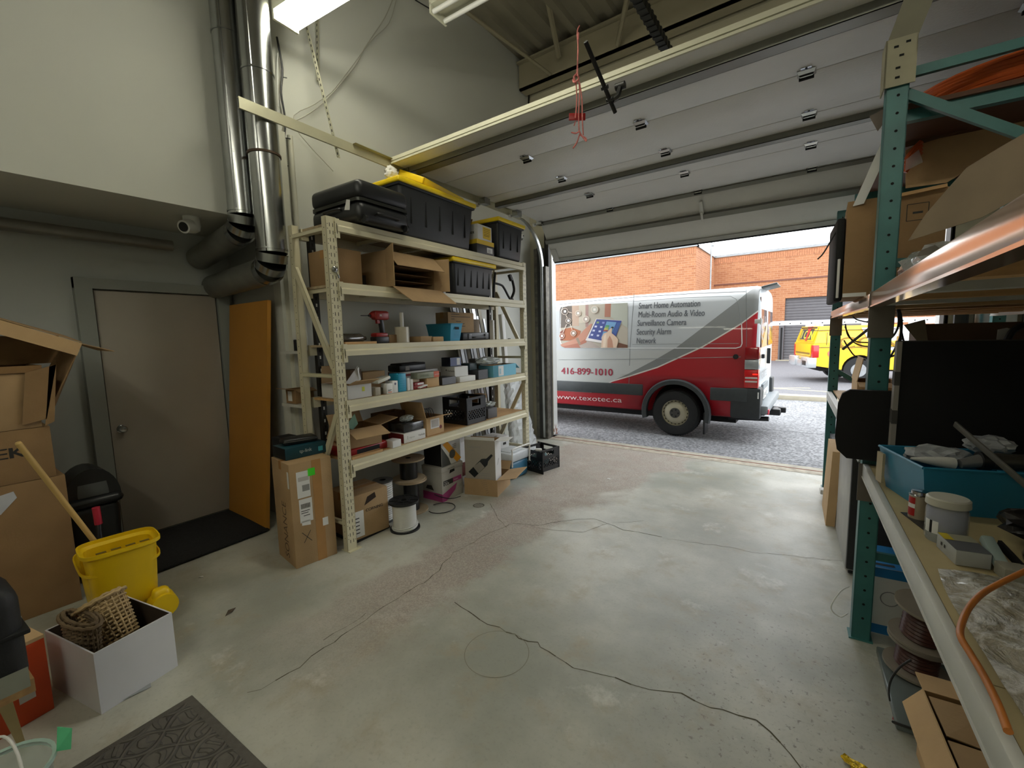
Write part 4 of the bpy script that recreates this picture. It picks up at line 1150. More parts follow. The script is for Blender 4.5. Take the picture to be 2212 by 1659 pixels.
# ---- top level -------------------------------------------------------
Z = LV[0]+.003
BLKSHELL = mat('black_shell', '1b1c1e', .38, var=.2, scale=3)
sc_ = thing('suitcase', 'black hard shell suitcase lying flat on top of the shelf', 'suitcase', S(.42, .20, Z+.01), SRZ)
mb = MB(BLKSHELL); mb.rbox((-.25, -.30, 0), (.25, .30, .145), .05, seg=4); mb.build('lower_shell', sc_)
mb = MB(BLKSHELL); mb.rbox((-.25, -.30, .158), (.25, .30, .30), .05, seg=4)
for k in range(9): mb.rbox((-.2, -.24+k*.055, .297), (.2, -.222+k*.055, .305), .003)
mb.build('upper_shell', sc_)
mb = MB(mat('zip_grey', '33342f', .35, metal=.5)); mb.rbox((-.249, -.299, .140), (.249, .299, .163), .048, only_z=True, seg=4); mb.build('zip_band', sc_)
mb = MB(BLACKP); mb.tube([(-.10, -.305, .06), (-.09, -.335, .065), (.09, -.335, .065), (.10, -.305, .06)], .011, 8); mb.build('handle', sc_); mb = MB(BLACKP); mb.tube([(-.256, .10, .10), (-.275, .08, .10), (-.275, -.08, .10), (-.256, -.10, .10)], .009, 8); mb.build('handle', sc_)
for x in (-.2, .2): MB(BLACKP).cyl((x-.012, -.30, .012), (x+.012, -.30, .012), .028).build('wheel', sc_)
mb = MB(PAPER); M = face_M(.5, .6, .3, 'l'); mb.slab([tuple(M @ Vector(q)) for q in ((.44, .09, .004), (.50, .08, .004), (.51, .15, .004), (.47, .16, .004))], .001); mb.build('paper_label', sc_)


def tote(name, label, u, v, z, w, d, h, lid=True, ribs=5, group=None, lidmat=YEL, yaw=0):
    t = thing(name, label, 'storage tote', S(u+w/2, v+d/2, z), SRZ+R(yaw), group)
    mb = MB(mat('tote_black', '26282b', .5, var=.12, scale=6, bump=.05)); mb.rbox((-w/2, -d/2, 0), (w/2, d/2, h*.93), .03, seg=3, taper=.9)
    for k in range(ribs):
        x = -w/2+w*(k+.75)/(ribs+.5)
        mb.box((x-.004, -d/2*.95-.006, h*.25), (x+.004, -d/2*.95+.02, h*.82), BLACKM)
    for k in range(3):
        y = -d/2+d*(k+1)/4; mb.box((-w/2*.96-.006, y-.012, h*.1), (-w/2*.96+.02, y+.012, h*.8))
    mb.rbox((-w/2-.012, -d/2-.012, h*.86), (w/2+.012, d/2+.012, h*.93), .01)
    mb.build('tub', t)
    if lid:
        mb = MB(lidmat); mb.rbox((-w/2-.024, -d/2-.024, h*.93-.012), (w/2+.024, d/2+.024, h*.93+.032), .012, seg=3); mb.rbox((-w/2+.03, -d/2+.03, h*.97), (w/2-.03, d/2-.03, h), .01)
        mb.build('lid', t)
    return t
tote('storage_tote', 'largest black tote with yellow lid on the top shelf beside the suitcase', .66, .0, Z, .98, .45, .47, ribs=5)
t = thing('tote_lid', 'loose yellow tote lid tilted on top of the largest tote', 'lid', S(1.02, .24, Z+.568), SRZ)
mb = MB(YEL); M = rotx(R(24)) @ roty(R(5)); mb.rbox((0, -.16, 0.03), (.56, .16, .045), .006, M=M)
for a, b in (((-.01, -.17, .02), (.57, -.15, .075)), ((-.01, .15, .02), (.57, .17, .075)), ((-.01, -.17, .02), (.01, .17, .075)), ((.55, -.17, .02), (.57, .17, .075))): mb.rbox(a, b, .006, M=M)
mb.build('lid_panel', t)
mb = MB(mat('milky_wrap', 'd8d6cf', .35, var=.04, bump=.5, bscale=12))
crumple(mb, 0, 0, .06, .055, .05, .065, None, 77)
tag(mb.build('plastic_bundle', None, S(.72, .15, Z+.472), SRZ), 'milky crumpled plastic bundle on the largest tote', 'plastic')
tote('storage_tote', 'black tote with yellow lid at the far end of the top shelf', 2.03, -.03, Z, .50, .46, .42, ribs=3)
YB_ = mat('carton_yellow', 'd9b52a', .5, var=.03)
def d_yb(mb, M):
    mb.rect(.0, .095, .30, .14, YB_, M, .0006); mb.rect(.17, .02, .27, .075, PAPER, M); mb.text('33', .19, .03, .04, INK, M)
sbox('tool_carton', 'black and yellow printed carton under the white box on the top shelf', 'box', 1.68, -.0, Z, .30, .30, .14, mat('carton_black', '2a2827', .5), mats={'t': YB_}, decals={'f': d_yb, 'l': lambda mb, M: mb.rect(0, .095, .30, .14, YB_, M, .0006)})
def d_wb(mb, M):
    mb.rect(.09, .02, .24, .14, YB_, M); mb.rect(.11, .05, .21, .055, INK, M, .001)
    for k in range(4): mb.rect(.11, .065+k*.018, .22, .069+k*.018, INK, M, .001)
sbox('printed_box', 'white and yellow printed box stacked on the black and yellow carton', 'box', 1.70, .01, Z+.142, .26, .26, .155, WHITECARD, yaw=3, decals={'f': d_wb, 'l': lambda mb, M: (mb.text('Expandex', .02, .06, .05, INK, M, bold=.001))})
sopen('open_carton', 'open brown carton standing behind the white and yellow printed box', 'carton', 1.70, .33, Z, .28, .10, .36, CARD3, flaps={'f': (55, .09)})

# ---- second level ----------------------------------------------------
Z = LV[1]+.001
def d_sym(mb, M):
    mb.line([(.20, .10), (.29, .10), (.29, .2), (.20, .2), (.20, .10)], .003, INK, M); mb.disc(.33, .12, .012, INK, M); mb.disc(.33, .18, .012, INK, M); mb.disc(.25, .15, .01, INK, M)
sbox('cardboard_carton', 'closed brown carton behind the near post on the second shelf', 'carton', .07, .06, Z, .22, .35, .26, CARD3, decals={'l': d_sym})
sbox('black_case', 'small black case between the two brown cartons on the second shelf', 'case', .33, .22, Z, .12, .12, .11, BLACKP)
sbox('brown_panel_box', 'narrow brown box against the left side of the wide open carton', 'box', .33, .35, Z, .16, .10, .24, CARD3)
oc = thing('open_carton', 'wide brown carton lying on its side with flaps spread on the second shelf', 'carton', S(.50, .03, Z), SRZ)
w_, d_, h_ = .56, .38, .30; mb = MB(CARD)
mb.box((0, 0, 0), (w_, d_, .005)); mb.box((0, 0, h_-.005), (w_, d_, h_)); mb.box((0, 0, .005), (.005, d_, h_-.005)); mb.box((w_-.005, 0, .005), (w_, d_, h_-.005)); mb.box((.005, d_-.005, .005), (w_-.005, d_, h_-.005), CARDIN)
for k in range(3): mb.box((.006, .02, .07+k*.06), (w_-.006, .375, .073+k*.06), CARDIN)
mb.build('carton_body', oc)
def fl(pts, m=CARD):
    mb = MB(m); mb.slab(pts, .005); return mb.build('flap', oc)
fl([(0, 0, .005), (-.05, -.15, .0), (-.05, -.15, .33), (0, 0, .30)]); fl([(w_, 0, .005), (w_, 0, .29), (w_+.10, -.10, .30), (w_+.10, -.10, .005)])
def d_mark(mb, M): pass
o_ = fl([(0.01, 0, .295), (w_, 0, .295), (w_-.01, -.14, .165), (.0, -.14, .165)])
mb = MB(GREYINK); M = plane_M((0, -.131, .18), (1, 0, 0), (0, .13, .115)); mb.text('S-Stock kit', .10, .07, .05, GREYINK, M, n=.001); mb.build('handwriting', oc)
fl([(0, 0, .005), (w_, 0, .005), (w_+.01, -.064, .006), (.0, -.064, .006)])
fl([(0, -.065, .006), (w_+.01, -.065, .006), (w_+.05, -.22, -.12), (.07, -.22, -.12)])
tote('storage_tote', 'ribbed black tote with yellow lid on the second shelf', 1.30, .0, Z, .66, .42, .345, ribs=6)
sbox('white_bottle_box', 'thin white box beside the ribbed tote on the second shelf', 'box', 1.19, .04, Z, .035, .25, .26, WHITECARD)
bh = thing('bike_rack_arm', 'black bent tube rack arm at the far end of the second shelf', 'rack arm', S(2.08, .1, Z), SRZ)
mb = MB(BLACKP)
mb.tube([(0, .0, .02), (.03, .0, .20), (.05, 0, .30)], .014, 8); mb.tube([(.03, 0, .18), (.16, 0, .17), (.22, 0, .14), (.33, 0, .03), (.40, 0, .02)], .013, 8); mb.tube([(.36, 0, .02), (.43, 0, .12), (.41, 0, .22), (.36, 0, .30)], .016, 8); mb.tube([(.37, 0, .24), (.33, 0, .30)], .02, 8)
mb.build('tube', bh)

# ---- third level -----------------------------------------------------
Z = LV[2]+.001
mb = MB(WOOD); mb.box((.07, .0, 0), (.36, .06, .018)); tag(mb.build('wood_strip', None, S(0, 0.02, Z), SRZ), 'short pine strip on the third shelf next to the near post', 'wood strip')
mb = MB(mat('dark_film', '4a463e', .15, var=.3, scale=20, coat=.5)); mb.lathe([(.02, -.13), (.04, -.11), (.042, .06), (.02, .10), (.015, .12)], 14, M=roty(R(90))); mb.cyl((-.12, 0, 0), (.05, 0, 0), .03, m=mat('grey_goods', '6c665c', .5, var=.3)); mb.box((-.13, -.03, -.04), (-.08, .03, .01), PAPER)
tag(mb.build('wrapped_roll', None, S(.22, .13, Z+.043), SRZ), 'dark roll in clear wrap lying behind the pine strip', 'roll')
dr = thing('power_drill', 'red and black cordless driver standing on its battery on the third shelf', 'drill', S(.46, .10, Z), SRZ)
DRED = mat('drill_red', '8a1a16', .4, var=.1)
mb = MB(DRED); mb.rbox((-.06, -.035, .19), (.085, .035, .265), .02, seg=3); mb.cyl((-.06, 0, .23), (-.085, 0, .225), .03, .018); mb.rbox((.07, -.02, .195), (.095, .02, .26), .01); mb.text('M', -.02, .215, .03, PAPER, plane_M((0, -.036, 0), (1, 0, 0), (0, 0, 1))); hs_ = mb.build('housing', dr)
mb = MB(BLACKP); M = tr(0.03, 0, .09) @ roty(R(-8)); mb.rbox((-.02, -.018, -.02), (.022, .018, .12), .012, M=M, seg=3); mb.rbox((-.02, -.012, .08), (-.04, .012, .11), .004, DRED, M=M); mb.build('grip', dr)
mb = MB(BLACKP); mb.rbox((-.07, -.04, 0), (.065, .04, .055), .01); mb.rbox((-.065, -.038, .05), (.06, .038, .085), .012, DRED); mb.build('battery', dr)
mb = MB(DARKM); mb.cyl((-.085, 0, .225), (-.10, 0, .224), .009); mb.cyl((-.10, 0, .224), (-.175, 0, .222), .003); mb.build('bit', hs_)
mb = MB(CARD3); mb.rbox((0, 0, 0), (.09, .08, .07), .003); tag(mb.build('brown_box', None, S(.575, .12, Z), SRZ), 'small brown box between the driver and the tape roll', 'box')
mb = MB(mat('film_clear', 'c9c3b2', .22, var=.05)); mb.cyl((0, 0, 0), (0, 0, .135), .062, n=32); tag(mb.build('film_roll', None, S(.72, .12, Z), SRZ), 'thick cream roll of stretch film standing on the third shelf', 'film roll')
mb = MB(WHITEP); mb.cyl((0, 0, 0), (0, 0, .125), .017, n=20); mb.cyl((0, 0, .122), (0, 0, .126), .012, n=16, m=DARKM); tag(mb.build('plastic_tube', None, S(.72, .115, Z+.136), SRZ), 'slim white tube standing on the roll of stretch film', 'tube')
sbox('flat_carton', 'flattened torn brown carton in front of the blue bin', 'carton', .87, .06, Z, .17, .14, .05, CARD, yaw=6); sbox('flat_carton', 'low grey topped carton piece against the blue bin', 'carton', 1.05, .05, Z, .13, .16, .045, CARD2, yaw=-5)
def bin_(name, label, loc, rz, w, d, h, m, grp=None, tap=.82, rim=.006):
    t = thing(name, label, 'bin', loc, rz, grp)
    mb = MB(m); k = tap; a = [(-w/2*k, -d/2*k, 0), (w/2*k, -d/2*k, 0), (w/2*k, d/2*k, 0), (-w/2*k, d/2*k, 0)]; b = [(-w/2, -d/2, h), (w/2, -d/2, h), (w/2, d/2, h), (-w/2, d/2, h)]
    i_ = rim/2; a2 = [(x*(1-rim/abs(x)), y*(1-rim/abs(y)), .004) for x, y, z in a]; b2 = [(x*(1-rim/abs(x)), y*(1-rim/abs(y)), h) for x, y, z in b]
    mb.add(a+b, [(3, 2, 1, 0)]+[(i, (i+1) % 4, 4+(i+1) % 4, 4+i) for i in range(4)])
    mb.add(a2+b2, [(0, 1, 2, 3)]+[(4+i, 4+(i+1) % 4, (i+1) % 4, i) for i in range(4)])
    mb.add(b+b2, [(i, (i+1) % 4, 4+(i+1) % 4, 4+i) for i in range(4)])
    mb.build('tub', t)
    mb = MB(m)
    for (p, q) in zip(b, b[1:]+b[:1]): mb.tube([p, q], rim*.9, 6)
    mb.build('rim', t)
    return t
t = bin_('blue_bin', 'blue tapered plastic bin on the third shelf in front of a brown carton', S(1.325, .17, Z), SRZ, .17, .33, .165, mat('bin_blue', '2f95bd', .4, var=.04))
mb = MB(BLACKM); M = face_M(.17, .33, .165, 'f'); M = M @ tr(0, 0, -.014); mb.rect(.055, .11, .115, .135, n=.016, M=M)
for k in range(5): mb.rect(.045, .03+k*.015, .125, .033+k*.015, mat('bin_line', '1f7396', .5), M, n=.006+.0022*k)
mb.build('label_slot', t)
def d_txt(mb, M):
    for k, (x0, x1) in enumerate(((.05, .12), (.05, .18), (.05, .36), (.05, .10), (.12, .20), (.16, .26), (.2, .27))): mb.rect(x0, .21-k*.024, x1, .216-k*.024, INK, M)
sbox('cardboard_carton', 'brown printed carton standing on the black tool case', 'carton', 1.42, .20, Z+.082, .42, .17, .21, CARD, decals={'f': d_txt})
tc = thing('tool_case', 'black tool case with grey latches under a carton on the third shelf', 'case', S(1.665, .17, Z), SRZ)
mb = MB(BLACKP); mb.rbox((-.235, -.15, 0), (.21, .15, .08), .015); mb.build('shell', tc)
mb = MB(mat('latch_grey', '54565a', .45))
for x in (-.13, .15): mb.rbox((x-.025, -.162, .012), (x+.025, -.148, .068), .005)
mb.tube([(-.07, -.15, .03), (-.07, -.18, .03), (.09, -.18, .03), (.09, -.15, .03)], .008, 8); mb.build('latch', tc)
sbox('tall_carton', 'grey brown carton standing behind the white bar on the third shelf', 'carton', 1.88, .26, Z, .14, .16, .23, mat('drab_card', '8d7c66', .7))
sbox('white_bar', 'narrow white bar standing upright on the third shelf', 'bar', 2.03, .08, Z, .03, .05, .215, PAPER)
# ---- fourth level ----------------------------------------------------
Z = LV[3]+.001
t = sopen('open_carton', 'open white sided carton with brown flaps at the near end of the fourth shelf', 'carton', .07, .03, Z, .22, .33, .11, WHITECARD, flaps={'f': (20, .11), 'b': (98, .14)}, decals={'f': lambda mb, M: (mb.rect(.13, .05, .155, .085, mat('sticker_lime', 'c9cc32', .5), M))})
for o in t.children:
    if o.name.startswith('flap'): o.data.materials[0] = CARD
mb = MB(PAPER); mb.slab([(0, 0, 0), (.14, .02, .13), (.15, .0, .02), (.07, 0, -.01)], .002); mb.slab([(.12, 0, .11), (.15, .02, .12), (.16, .03, .02), (.13, .0, .0)], .002, PAPER)
tag(mb.build('loose_paper', None, S(.10, .1, Z+.115), SRZ), 'white paper sheet poking out of the open white carton', 'paper')
sbox('brown_box', 'brown box against the wall behind the open white carton', 'box', .42, .30, Z, .24, .14, .17, CARD2)
sbox('brown_box', 'dark brown box beside the loose paper on the fourth shelf', 'box', .30, .30, Z, .11, .12, .20, mat('dark_card', '5e4630', .7))
sbox('small_box', 'small grey box nearest the open white carton', 'box', .315, .02, Z, .055, .09, .065, mat('grey_beige', 'a39c8c', .6), yaw=4)
sbox('small_box', 'dark olive small box between the grey and white ones', 'box', .38, .05, Z, .04, .08, .055, mat('dark_olive', '4c4a38', .6))
def d_l(mb, M): mb.rect(.012, .03, .05, .034, INK, M); mb.rect(.012, .022, .04, .025, INK, M); mb.rect(.012, .01, .055, .016, mat('orange_ink', 'c9663a', .6), M)
sbox('small_box', 'white small box with black and orange print on the fourth shelf', 'box', .425, .01, Z, .065, .07, .085, PAPER, decals={'f': d_l})
def d_x(mb, M): mb.line([(.02, .075), (.03, .065), (.04, .075), (.03, .085), (.02, .075)], .004, mat('ink_blue', '25306e', .5), M); mb.disc(.03, .075, .004, mat('ink_blue'), M)
sbox('small_box', 'white small box with a dark blue diamond beside the turquoise box', 'box', .495, .02, Z, .06, .06, .10, PAPER, yaw=3, decals={'f': d_x})
mb = MB(mat('white_router', 'cfd0c8', .4)); mb.rbox((-.07, -.05, 0), (.07, .05, .03), .012, M=roty(R(-14))); tag(mb.build('white_adapter', None, S(.42, .07, Z+.105), SRZ), 'rounded off-white device lying across the small boxes', 'device')
TQ = mat('box_turquoise', '1f93b8', .45, var=.04)
def d_t(mb, M):
    for k in range(6): mb.rect(.012, .02+k*.02, .07, .0215+k*.02, mat('tq_line', '5db4cf', .5), M)
sbox('turquoise_box', 'bright turquoise upright box on the fourth shelf', 'box', .565, .02, Z, .085, .12, .155, TQ, yaw=-2, decals={'f': d_t})
sbox('small_box', 'white slim box right of the turquoise box', 'box', .66, .02, Z, .03, .07, .11, PAPER, yaw=4); sbox('small_box', 'second white slim box right of the turquoise box', 'box', .70, .02, Z, .03, .07, .095, PAPER, yaw=-3)
REDC = mat('red_card', '8c2626', .5, var=.06)
sbox('red_box', 'flat dark red box under the white red pouches', 'box', .745, .03, Z, .15, .12, .03, REDC)
sbox('red_box', 'dark red box with a white stripe lying on the flat red box', 'box', .75, .04, Z+.031, .14, .10, .025, REDC, yaw=8, decals={'f': lambda mb, M: mb.rect(.04, .004, .13, .020, PAPER, M)})
mb = MB(PAPER); mb.rbox((0, 0, 0), (.10, .06, .012), .004, M=roty(R(-9))); tag(mb.build('white_pouch', None, S(.79, .0, Z+.006), SRZ), 'flat white pouch with red end in front of the red boxes', 'pouch')
mb = MB(mat('tan_pouch', 'b6a68c', .5)); mb.rbox((0, 0, 0), (.11, .08, .03), .01); tag(mb.build('tan_pouch', None, S(.74, .06, Z+.058), SRZ), 'grey green pouch on top of the red boxes', 'pouch')
sbox('kraft_box', 'plain kraft box under the long grey and orange box', 'box', .91, .03, Z, .16, .12, .085, CARD2)
OR_ = mat('orange_card', 'c95b3a', .5)
sbox('orange_grey_box', 'long grey green box with an orange end on the kraft box', 'box', .79, .02, Z+.087, .27, .09, .055, mat('sage_card', '8b8f7c', .5), yaw=-2, decals={'f': lambda mb, M: (mb.rect(.20, 0, .27, .055, OR_, M), mb.text('LIVEWIRE', .03, .018, .026, mat('sage_ink', '4e5a3c', .5), M), mb.text('LEVITON', .21, .02, .015, PAPER, M))}, mats={'r': OR_})
def d_big(mb, M):
    mb.rect(0, .105, .18, .125, REDC, M)
    for (a, b) in ((.05, .05), (.14, .07), (.23, .06), (.30, .09), (.38, .07), (.4, .04)): mb.rect(a, b, a+.04, b+.006, INK, M)
    mb.rect(.21, .03, .225, .07, INK, M)
sbox('white_carton', 'long white printed carton with a red end under the black unit', 'carton', .76, .22, Z, .50, .16, .145, WHITECARD, mats={'l': mat('deep_red', '6e1a1a', .5)}, decals={'f': d_big})
mb = MB(BLACKP); mb.rbox((-.17, -.08, 0), (.17, .08, .06), .012); mb.rbox((-.15, -.085, .055), (.16, .07, .075), .01, BLACKM); mb.box((-.10, -.083, .01), (-.05, -.079, .05), mat('grey_goods')); tag(mb.build('black_device', None, S(.93, .30, Z+.147), SRZ), 'black electronic unit resting on the long white carton', 'device')
sbox('black_box', 'dark grey flat box in the middle of the fourth shelf', 'box', 1.10, .02, Z, .20, .17, .07, mat('dark_box', '2e2f31', .45), mats={'f': mat('dark_box2', '5a5b60', .45)})
sbox('white_box', 'flat white box under the white camera box', 'box', 1.36, .02, Z, .25, .16, .055, PAPER)
def d_vk(mb, M): mb.text('Verkada', .10, .05, .03, INK, M); mb.poly([(.075, .072, .001), (.095, .072, .001), (.085, .05, .001)], INK, M)
sbox('white_box', 'white camera box with black print under the navy box', 'box', 1.34, .06, Z+.056, .20, .20, .10, WHITECARD, yaw=-3, decals={'l': d_vk}, mats={'f': PAPER})
NV = mat('navy_card', '1d2438', .45)
sbox('navy_box', 'navy blue box with a white label stacked highest on the fourth shelf', 'box', 1.36, .14, Z+.158, .17, .12, .09, NV, mats={'f': mat('navy_face', '5a6488', .5)}, decals={'f': lambda mb, M: mb.rect(.10, .01, .15, .08, PAPER, M, .0015)})
sbox('brown_box', 'low open brown tray box behind the white camera box', 'box', 1.28, .30, Z, .20, .14, .09, CARD)
sbox('black_box', 'black carton behind a crumpled bag on the fourth shelf', 'box', 1.66, .02, Z, .17, .22, .10, mat('dark_box'), mats={'f': mat('dark_box3', '46474c', .5)})
sbox('teal_black_box', 'dark teal box stacked on the black carton', 'box', 1.62, .10, Z+.101, .12, .16, .07, mat('teal_dark', '23383c', .5))
sbox('grey_box', 'grey box at the far back of the fourth shelf', 'box', 1.98, .24, Z, .32, .16, .20, mat('mid_grey_card', '66686a', .55))
LB = mat('light_blue_card', '6fb4cc', .5, var=.05)
sopen('light_blue_carton', 'open light blue carton at the far end of the fourth shelf', 'carton', 1.90, .0, Z, .46, .20, .13, LB, flaps={'r': (-35, .10)}, decals={'f': lambda mb, M: (mb.rect(.0, 0, .10, .13, mat('teal_card', '2b7d90', .5), M, .0005), mb.rect(.10, .01, .20, .12, PAPER, M), mb.rect(.12, .03, .15, .09, mat('pale_blue', '9fc3cf', .5), M, .002))})
mb = MB(GLASSY)
random.seed(5)
crumple(mb, 0, 0, .05, .19, .09, .045, mat('plastic_bag', 'b9c0bd', .18, var=.2, scale=14, alpha=.75, bump=.5, bscale=20), 3)
tag(mb.build('crumpled_bag', None, S(1.92, .09, Z+.135), SRZ), 'crumpled clear bag lying over the boxes at the far end of the fourth shelf', 'bag')
# small things of the fourth level seen through the near frame
sopen('open_carton', 'little open brown carton seen through the near frame of the fourth shelf', 'carton', -.0, .62, 1.09, .001+.16, .14, .12, CARD3, flaps={'l': (10, .08), 'f': (-20, .06)}, decals={'l': lambda mb, M: mb.rect(.03, .02, .09, .10, PAPER, M)})
# ledge behind the shelf holding it
mb = MB(mat('wall_ledge', 'c0bfb8', .5)); mb.box((-.02, .50, 1.065), (.62, .80, 1.088)); mb.box((.0, .50, 1.50), (.5, .80, 1.52))
tag(mb.build('wall_ledge', None, SO, SRZ), 'pale ledges on the wall behind the near frame', 'ledge')

# ---- fifth level -----------------------------------------------------
Z = LV[4]+.001
mb = MB(WOOD); mb.box((.05, -.002, 0), (.34, .045, .02)); tag(mb.build('wood_strip', None, S(0, .0, Z), SRZ), 'loose pine strip at the near end of the lowest shelf', 'wood strip')
t = thing('red_tray', 'red metal tray case under an open carton on the lowest shelf', 'tray', S(.26, .20, Z), SRZ)
mb = MB(mat('tray_red', 'a01a1c', .4, var=.1)); mb.rbox((-.2, -.14, 0), (.2, .14, .06), .012); mb.build('tray_body', t); mb = MB(BLACKM); mb.rect(.08, .01, .30, .05, M=face_M(.4, .28, .06, 'f'), n=.001); mb.build('dark_panel', t)
t = sopen('open_carton', 'brown carton with big drooping flaps at the near end of the lowest shelf', 'carton', .10, .07, Z+.062, .30, .28, .15, CARD, yaw=-8, flaps={'r': (12, .17), 'f': (-20, .15), 'l': (-70, .10), 'b': (60, .10)})
mb = MB(mat('mint_card', '7fa68e', .6)); mb.slab([(0, 0, 0), (.09, 0, .09), (.13, .02, -.0), (.08, .02, -.04)], .003); tag(mb.build('mint_card', None, S(.10, .13, Z+.235), SRZ), 'mint green card sticking out of the drooping flap carton', 'card')
sbox('small_white_box', 'small white box at the shelf edge below the drooping flap carton', 'box', .44, .0, Z, .10, .10, .06, WHITECARD, yaw=4, mats={'f': PAPER})
def d_wr(mb, M):
    mb.rect(.04, .03, .045, .06, GREYINK, M); mb.text('Vigitron', .06, .035, .02, GREYINK, M); mb.text('Verkada', .17, .035, .024, INK, M)
sbox('white_red_box', 'white box with a dark red end under the black box on the lowest shelf', 'box', .60, .03, Z, .26, .20, .085, PAPER, mats={'l': mat('deep_red')}, decals={'f': d_wr})
sbox('black_box', 'glossy black box stacked on the white and dark red box', 'box', .62, .05, Z+.086, .24, .20, .075, mat('gloss_black', '2a2b2d', .2, coat=.4))
mb = MB(); crumple(mb, 0, 0, .03, .07, .05, .03, mat('plastic_bag'), 9); tag(mb.build('crumpled_bag', None, S(.74, .14, Z+.162), SRZ), 'small crumpled clear bag on the glossy black box', 'bag')
def d_c2(mb, M): mb.rect(.05, .06, .17, .15, PAPER, M); mb.rect(.062, .072, .158, .138, mat('pale_grey', 'b6b2ae', .6), M, .0012); mb.disc(.185, .06, .018, mat('deep_red'), M)
sopen('open_carton', 'brown carton with a white label and raised flap on the lowest shelf', 'carton', .90, .05, Z, .23, .30, .17, CARD2, flaps={'f': (12, .12), 'l': (74, .16), 'b': (70, .10)}, decals={'f': d_c2})
sopen('dark_carton', 'dark brown open carton against the wall behind the glossy black box', 'carton', .58, .29, Z, .28, .14, .24, mat('dark_card'))
mb = MB(BLACKP)
for k in range(3): mb.tube([(.0+.03*k, .0, 0), (.02+.03*k, .03, .06), (.06+.03*k, .02, .05), (.07+.03*k, 0, -.02)], .004, 6)
tag(mb.build('cable_loops', None, S(.98, .15, Z+.17), SRZ), 'black cable loops rising out of the white label carton', 'cable')


def milk_crate(name, label, loc, rz, w=.33, d=.33, h=.28):
    t = thing(name, label, 'crate', loc, rz)
    for side in 'fblr':
        W_ = w; M = face_M(w, d, h, side); mb = MB(BLACKP)
        def bar(u0, v0, u1, v1, th=.012): mb.box((u0, v0, -th), (u1, v1, 0), None, M)
        bar(0, 0, W_, .05); bar(0, h-.025, W_, h); bar(0, 0, .022, h); bar(W_-.022, 0, W_, h); bar(0, .145, W_, .16)
        bar(.02, .16, W_*.28, h-.02); bar(W_*.72, .16, W_-.02, h-.02); bar(W_*.28, .16, W_*.72, .185)
        if side in 'fb':
            for k in range(5): bar(.02, .17+k*.018, W_-.02, .176+k*.018, .008) if False else None
        n = 7
        for k in range(-3, n):
            x = .02+k*(W_-.04)/n
            for s_ in (0, 1):
                a = (x, .05), (x+.095, .145)
                (x0, y0), (x1, y1) = a
                if s_: x0, x1 = x1, x0
                # clip to the panel
                lo_, hi_ = .02, W_-.02
                def clip(xa, ya, xb, yb):
                    dx = xb-xa; ts = [0, 1]
                    for b_ in (lo_, hi_):
                        tt = (b_-xa)/dx
                        if 0 < tt < 1: ts.append(tt)
                    ts.sort(); out = []
                    for q0, q1 in zip(ts[:-1], ts[1:]):
                        m_ = xa+dx*(q0+q1)/2
                        if lo_ <= m_ <= hi_: out.append(((xa+dx*q0, ya+(yb-ya)*q0), (xa+dx*q1, ya+(yb-ya)*q1)))
                    return out
                for (p, q) in clip(x0, y0, x1, y1): mb.line([p, q], .007, None, M, n=-.001); mb.line([p, q], .007, None, M, n=-.007)
        mb.build('side_panel', t)
    mb = MB(BLACKP); mb.box((-w/2+.01, -d/2+.01, .004), (w/2-.01, d/2-.01, .014)); mb.build('base', t)
    return t
milk_crate('milk_crate', 'black lattice milk crate on the lowest shelf', S(1.63, .20, Z), SRZ)
sbox('grey_open_box', 'small dark grey box right of the milk crate', 'box', 1.86, .05, Z, .16, .14, .11, mat('dark_grey_card', '59585a', .6), yaw=-3)
mb = MB(); crumple(mb, 0, 0, .03, .10, .05, .03, mat('plastic_bag'), 12); tag(mb.build('crumpled_bag', None, S(1.97, .12, Z+.116), SRZ), 'crumpled clear bag on the dark grey box beside the milk crate', 'bag')
sbox('brown_white_box', 'tall box with brown top and white label behind the dark grey box', 'box', 1.96, .27, Z, .16, .13, .24, WHITECARD, mats={'l': CARD3, 't': CARD}, decals={'f': lambda mb, M: mb.rect(.0, .19, .16, .24, CARD, M)})

# metal channel strips leaning behind the far frame
AL = mat('aluminium'); 
for k in range(11):
    u0 = 2.02+k*.062+random.uniform(-.004, .004); L = random.uniform(1.75, 2.3) if k % 3 else random.uniform(1.9, 2.2)
    a = S(u0+.30, .56+.0*(k % 3), 0.0); k_ = L/2.1; b = S(u0+.30-.28*k_, .56+.17*k_, L)
    mb = MB(AL if k % 3 else mat('bronze_strip', '6f6a5c', .4, metal=.6)); M = plane_M(a, b-a, SA); LL = (b-a).length; w_ = .018+.012*(k % 2)
    mb.box((0, -w_, 0), (LL, w_, .003), M=M); mb.box((0, -w_, 0), (LL, -w_+.003, .02), M=M); mb.box((0, w_-.003, 0), (LL, w_, .02), M=M)
    tag(mb.build('metal_channel'), 'silver metal channel strip leaning in the bundle behind the far shelf frame' if k % 3 else 'brown grey metal channel strip leaning in the bundle behind the far shelf frame', 'metal strip', 'metal strips leaning behind the far shelf frame')
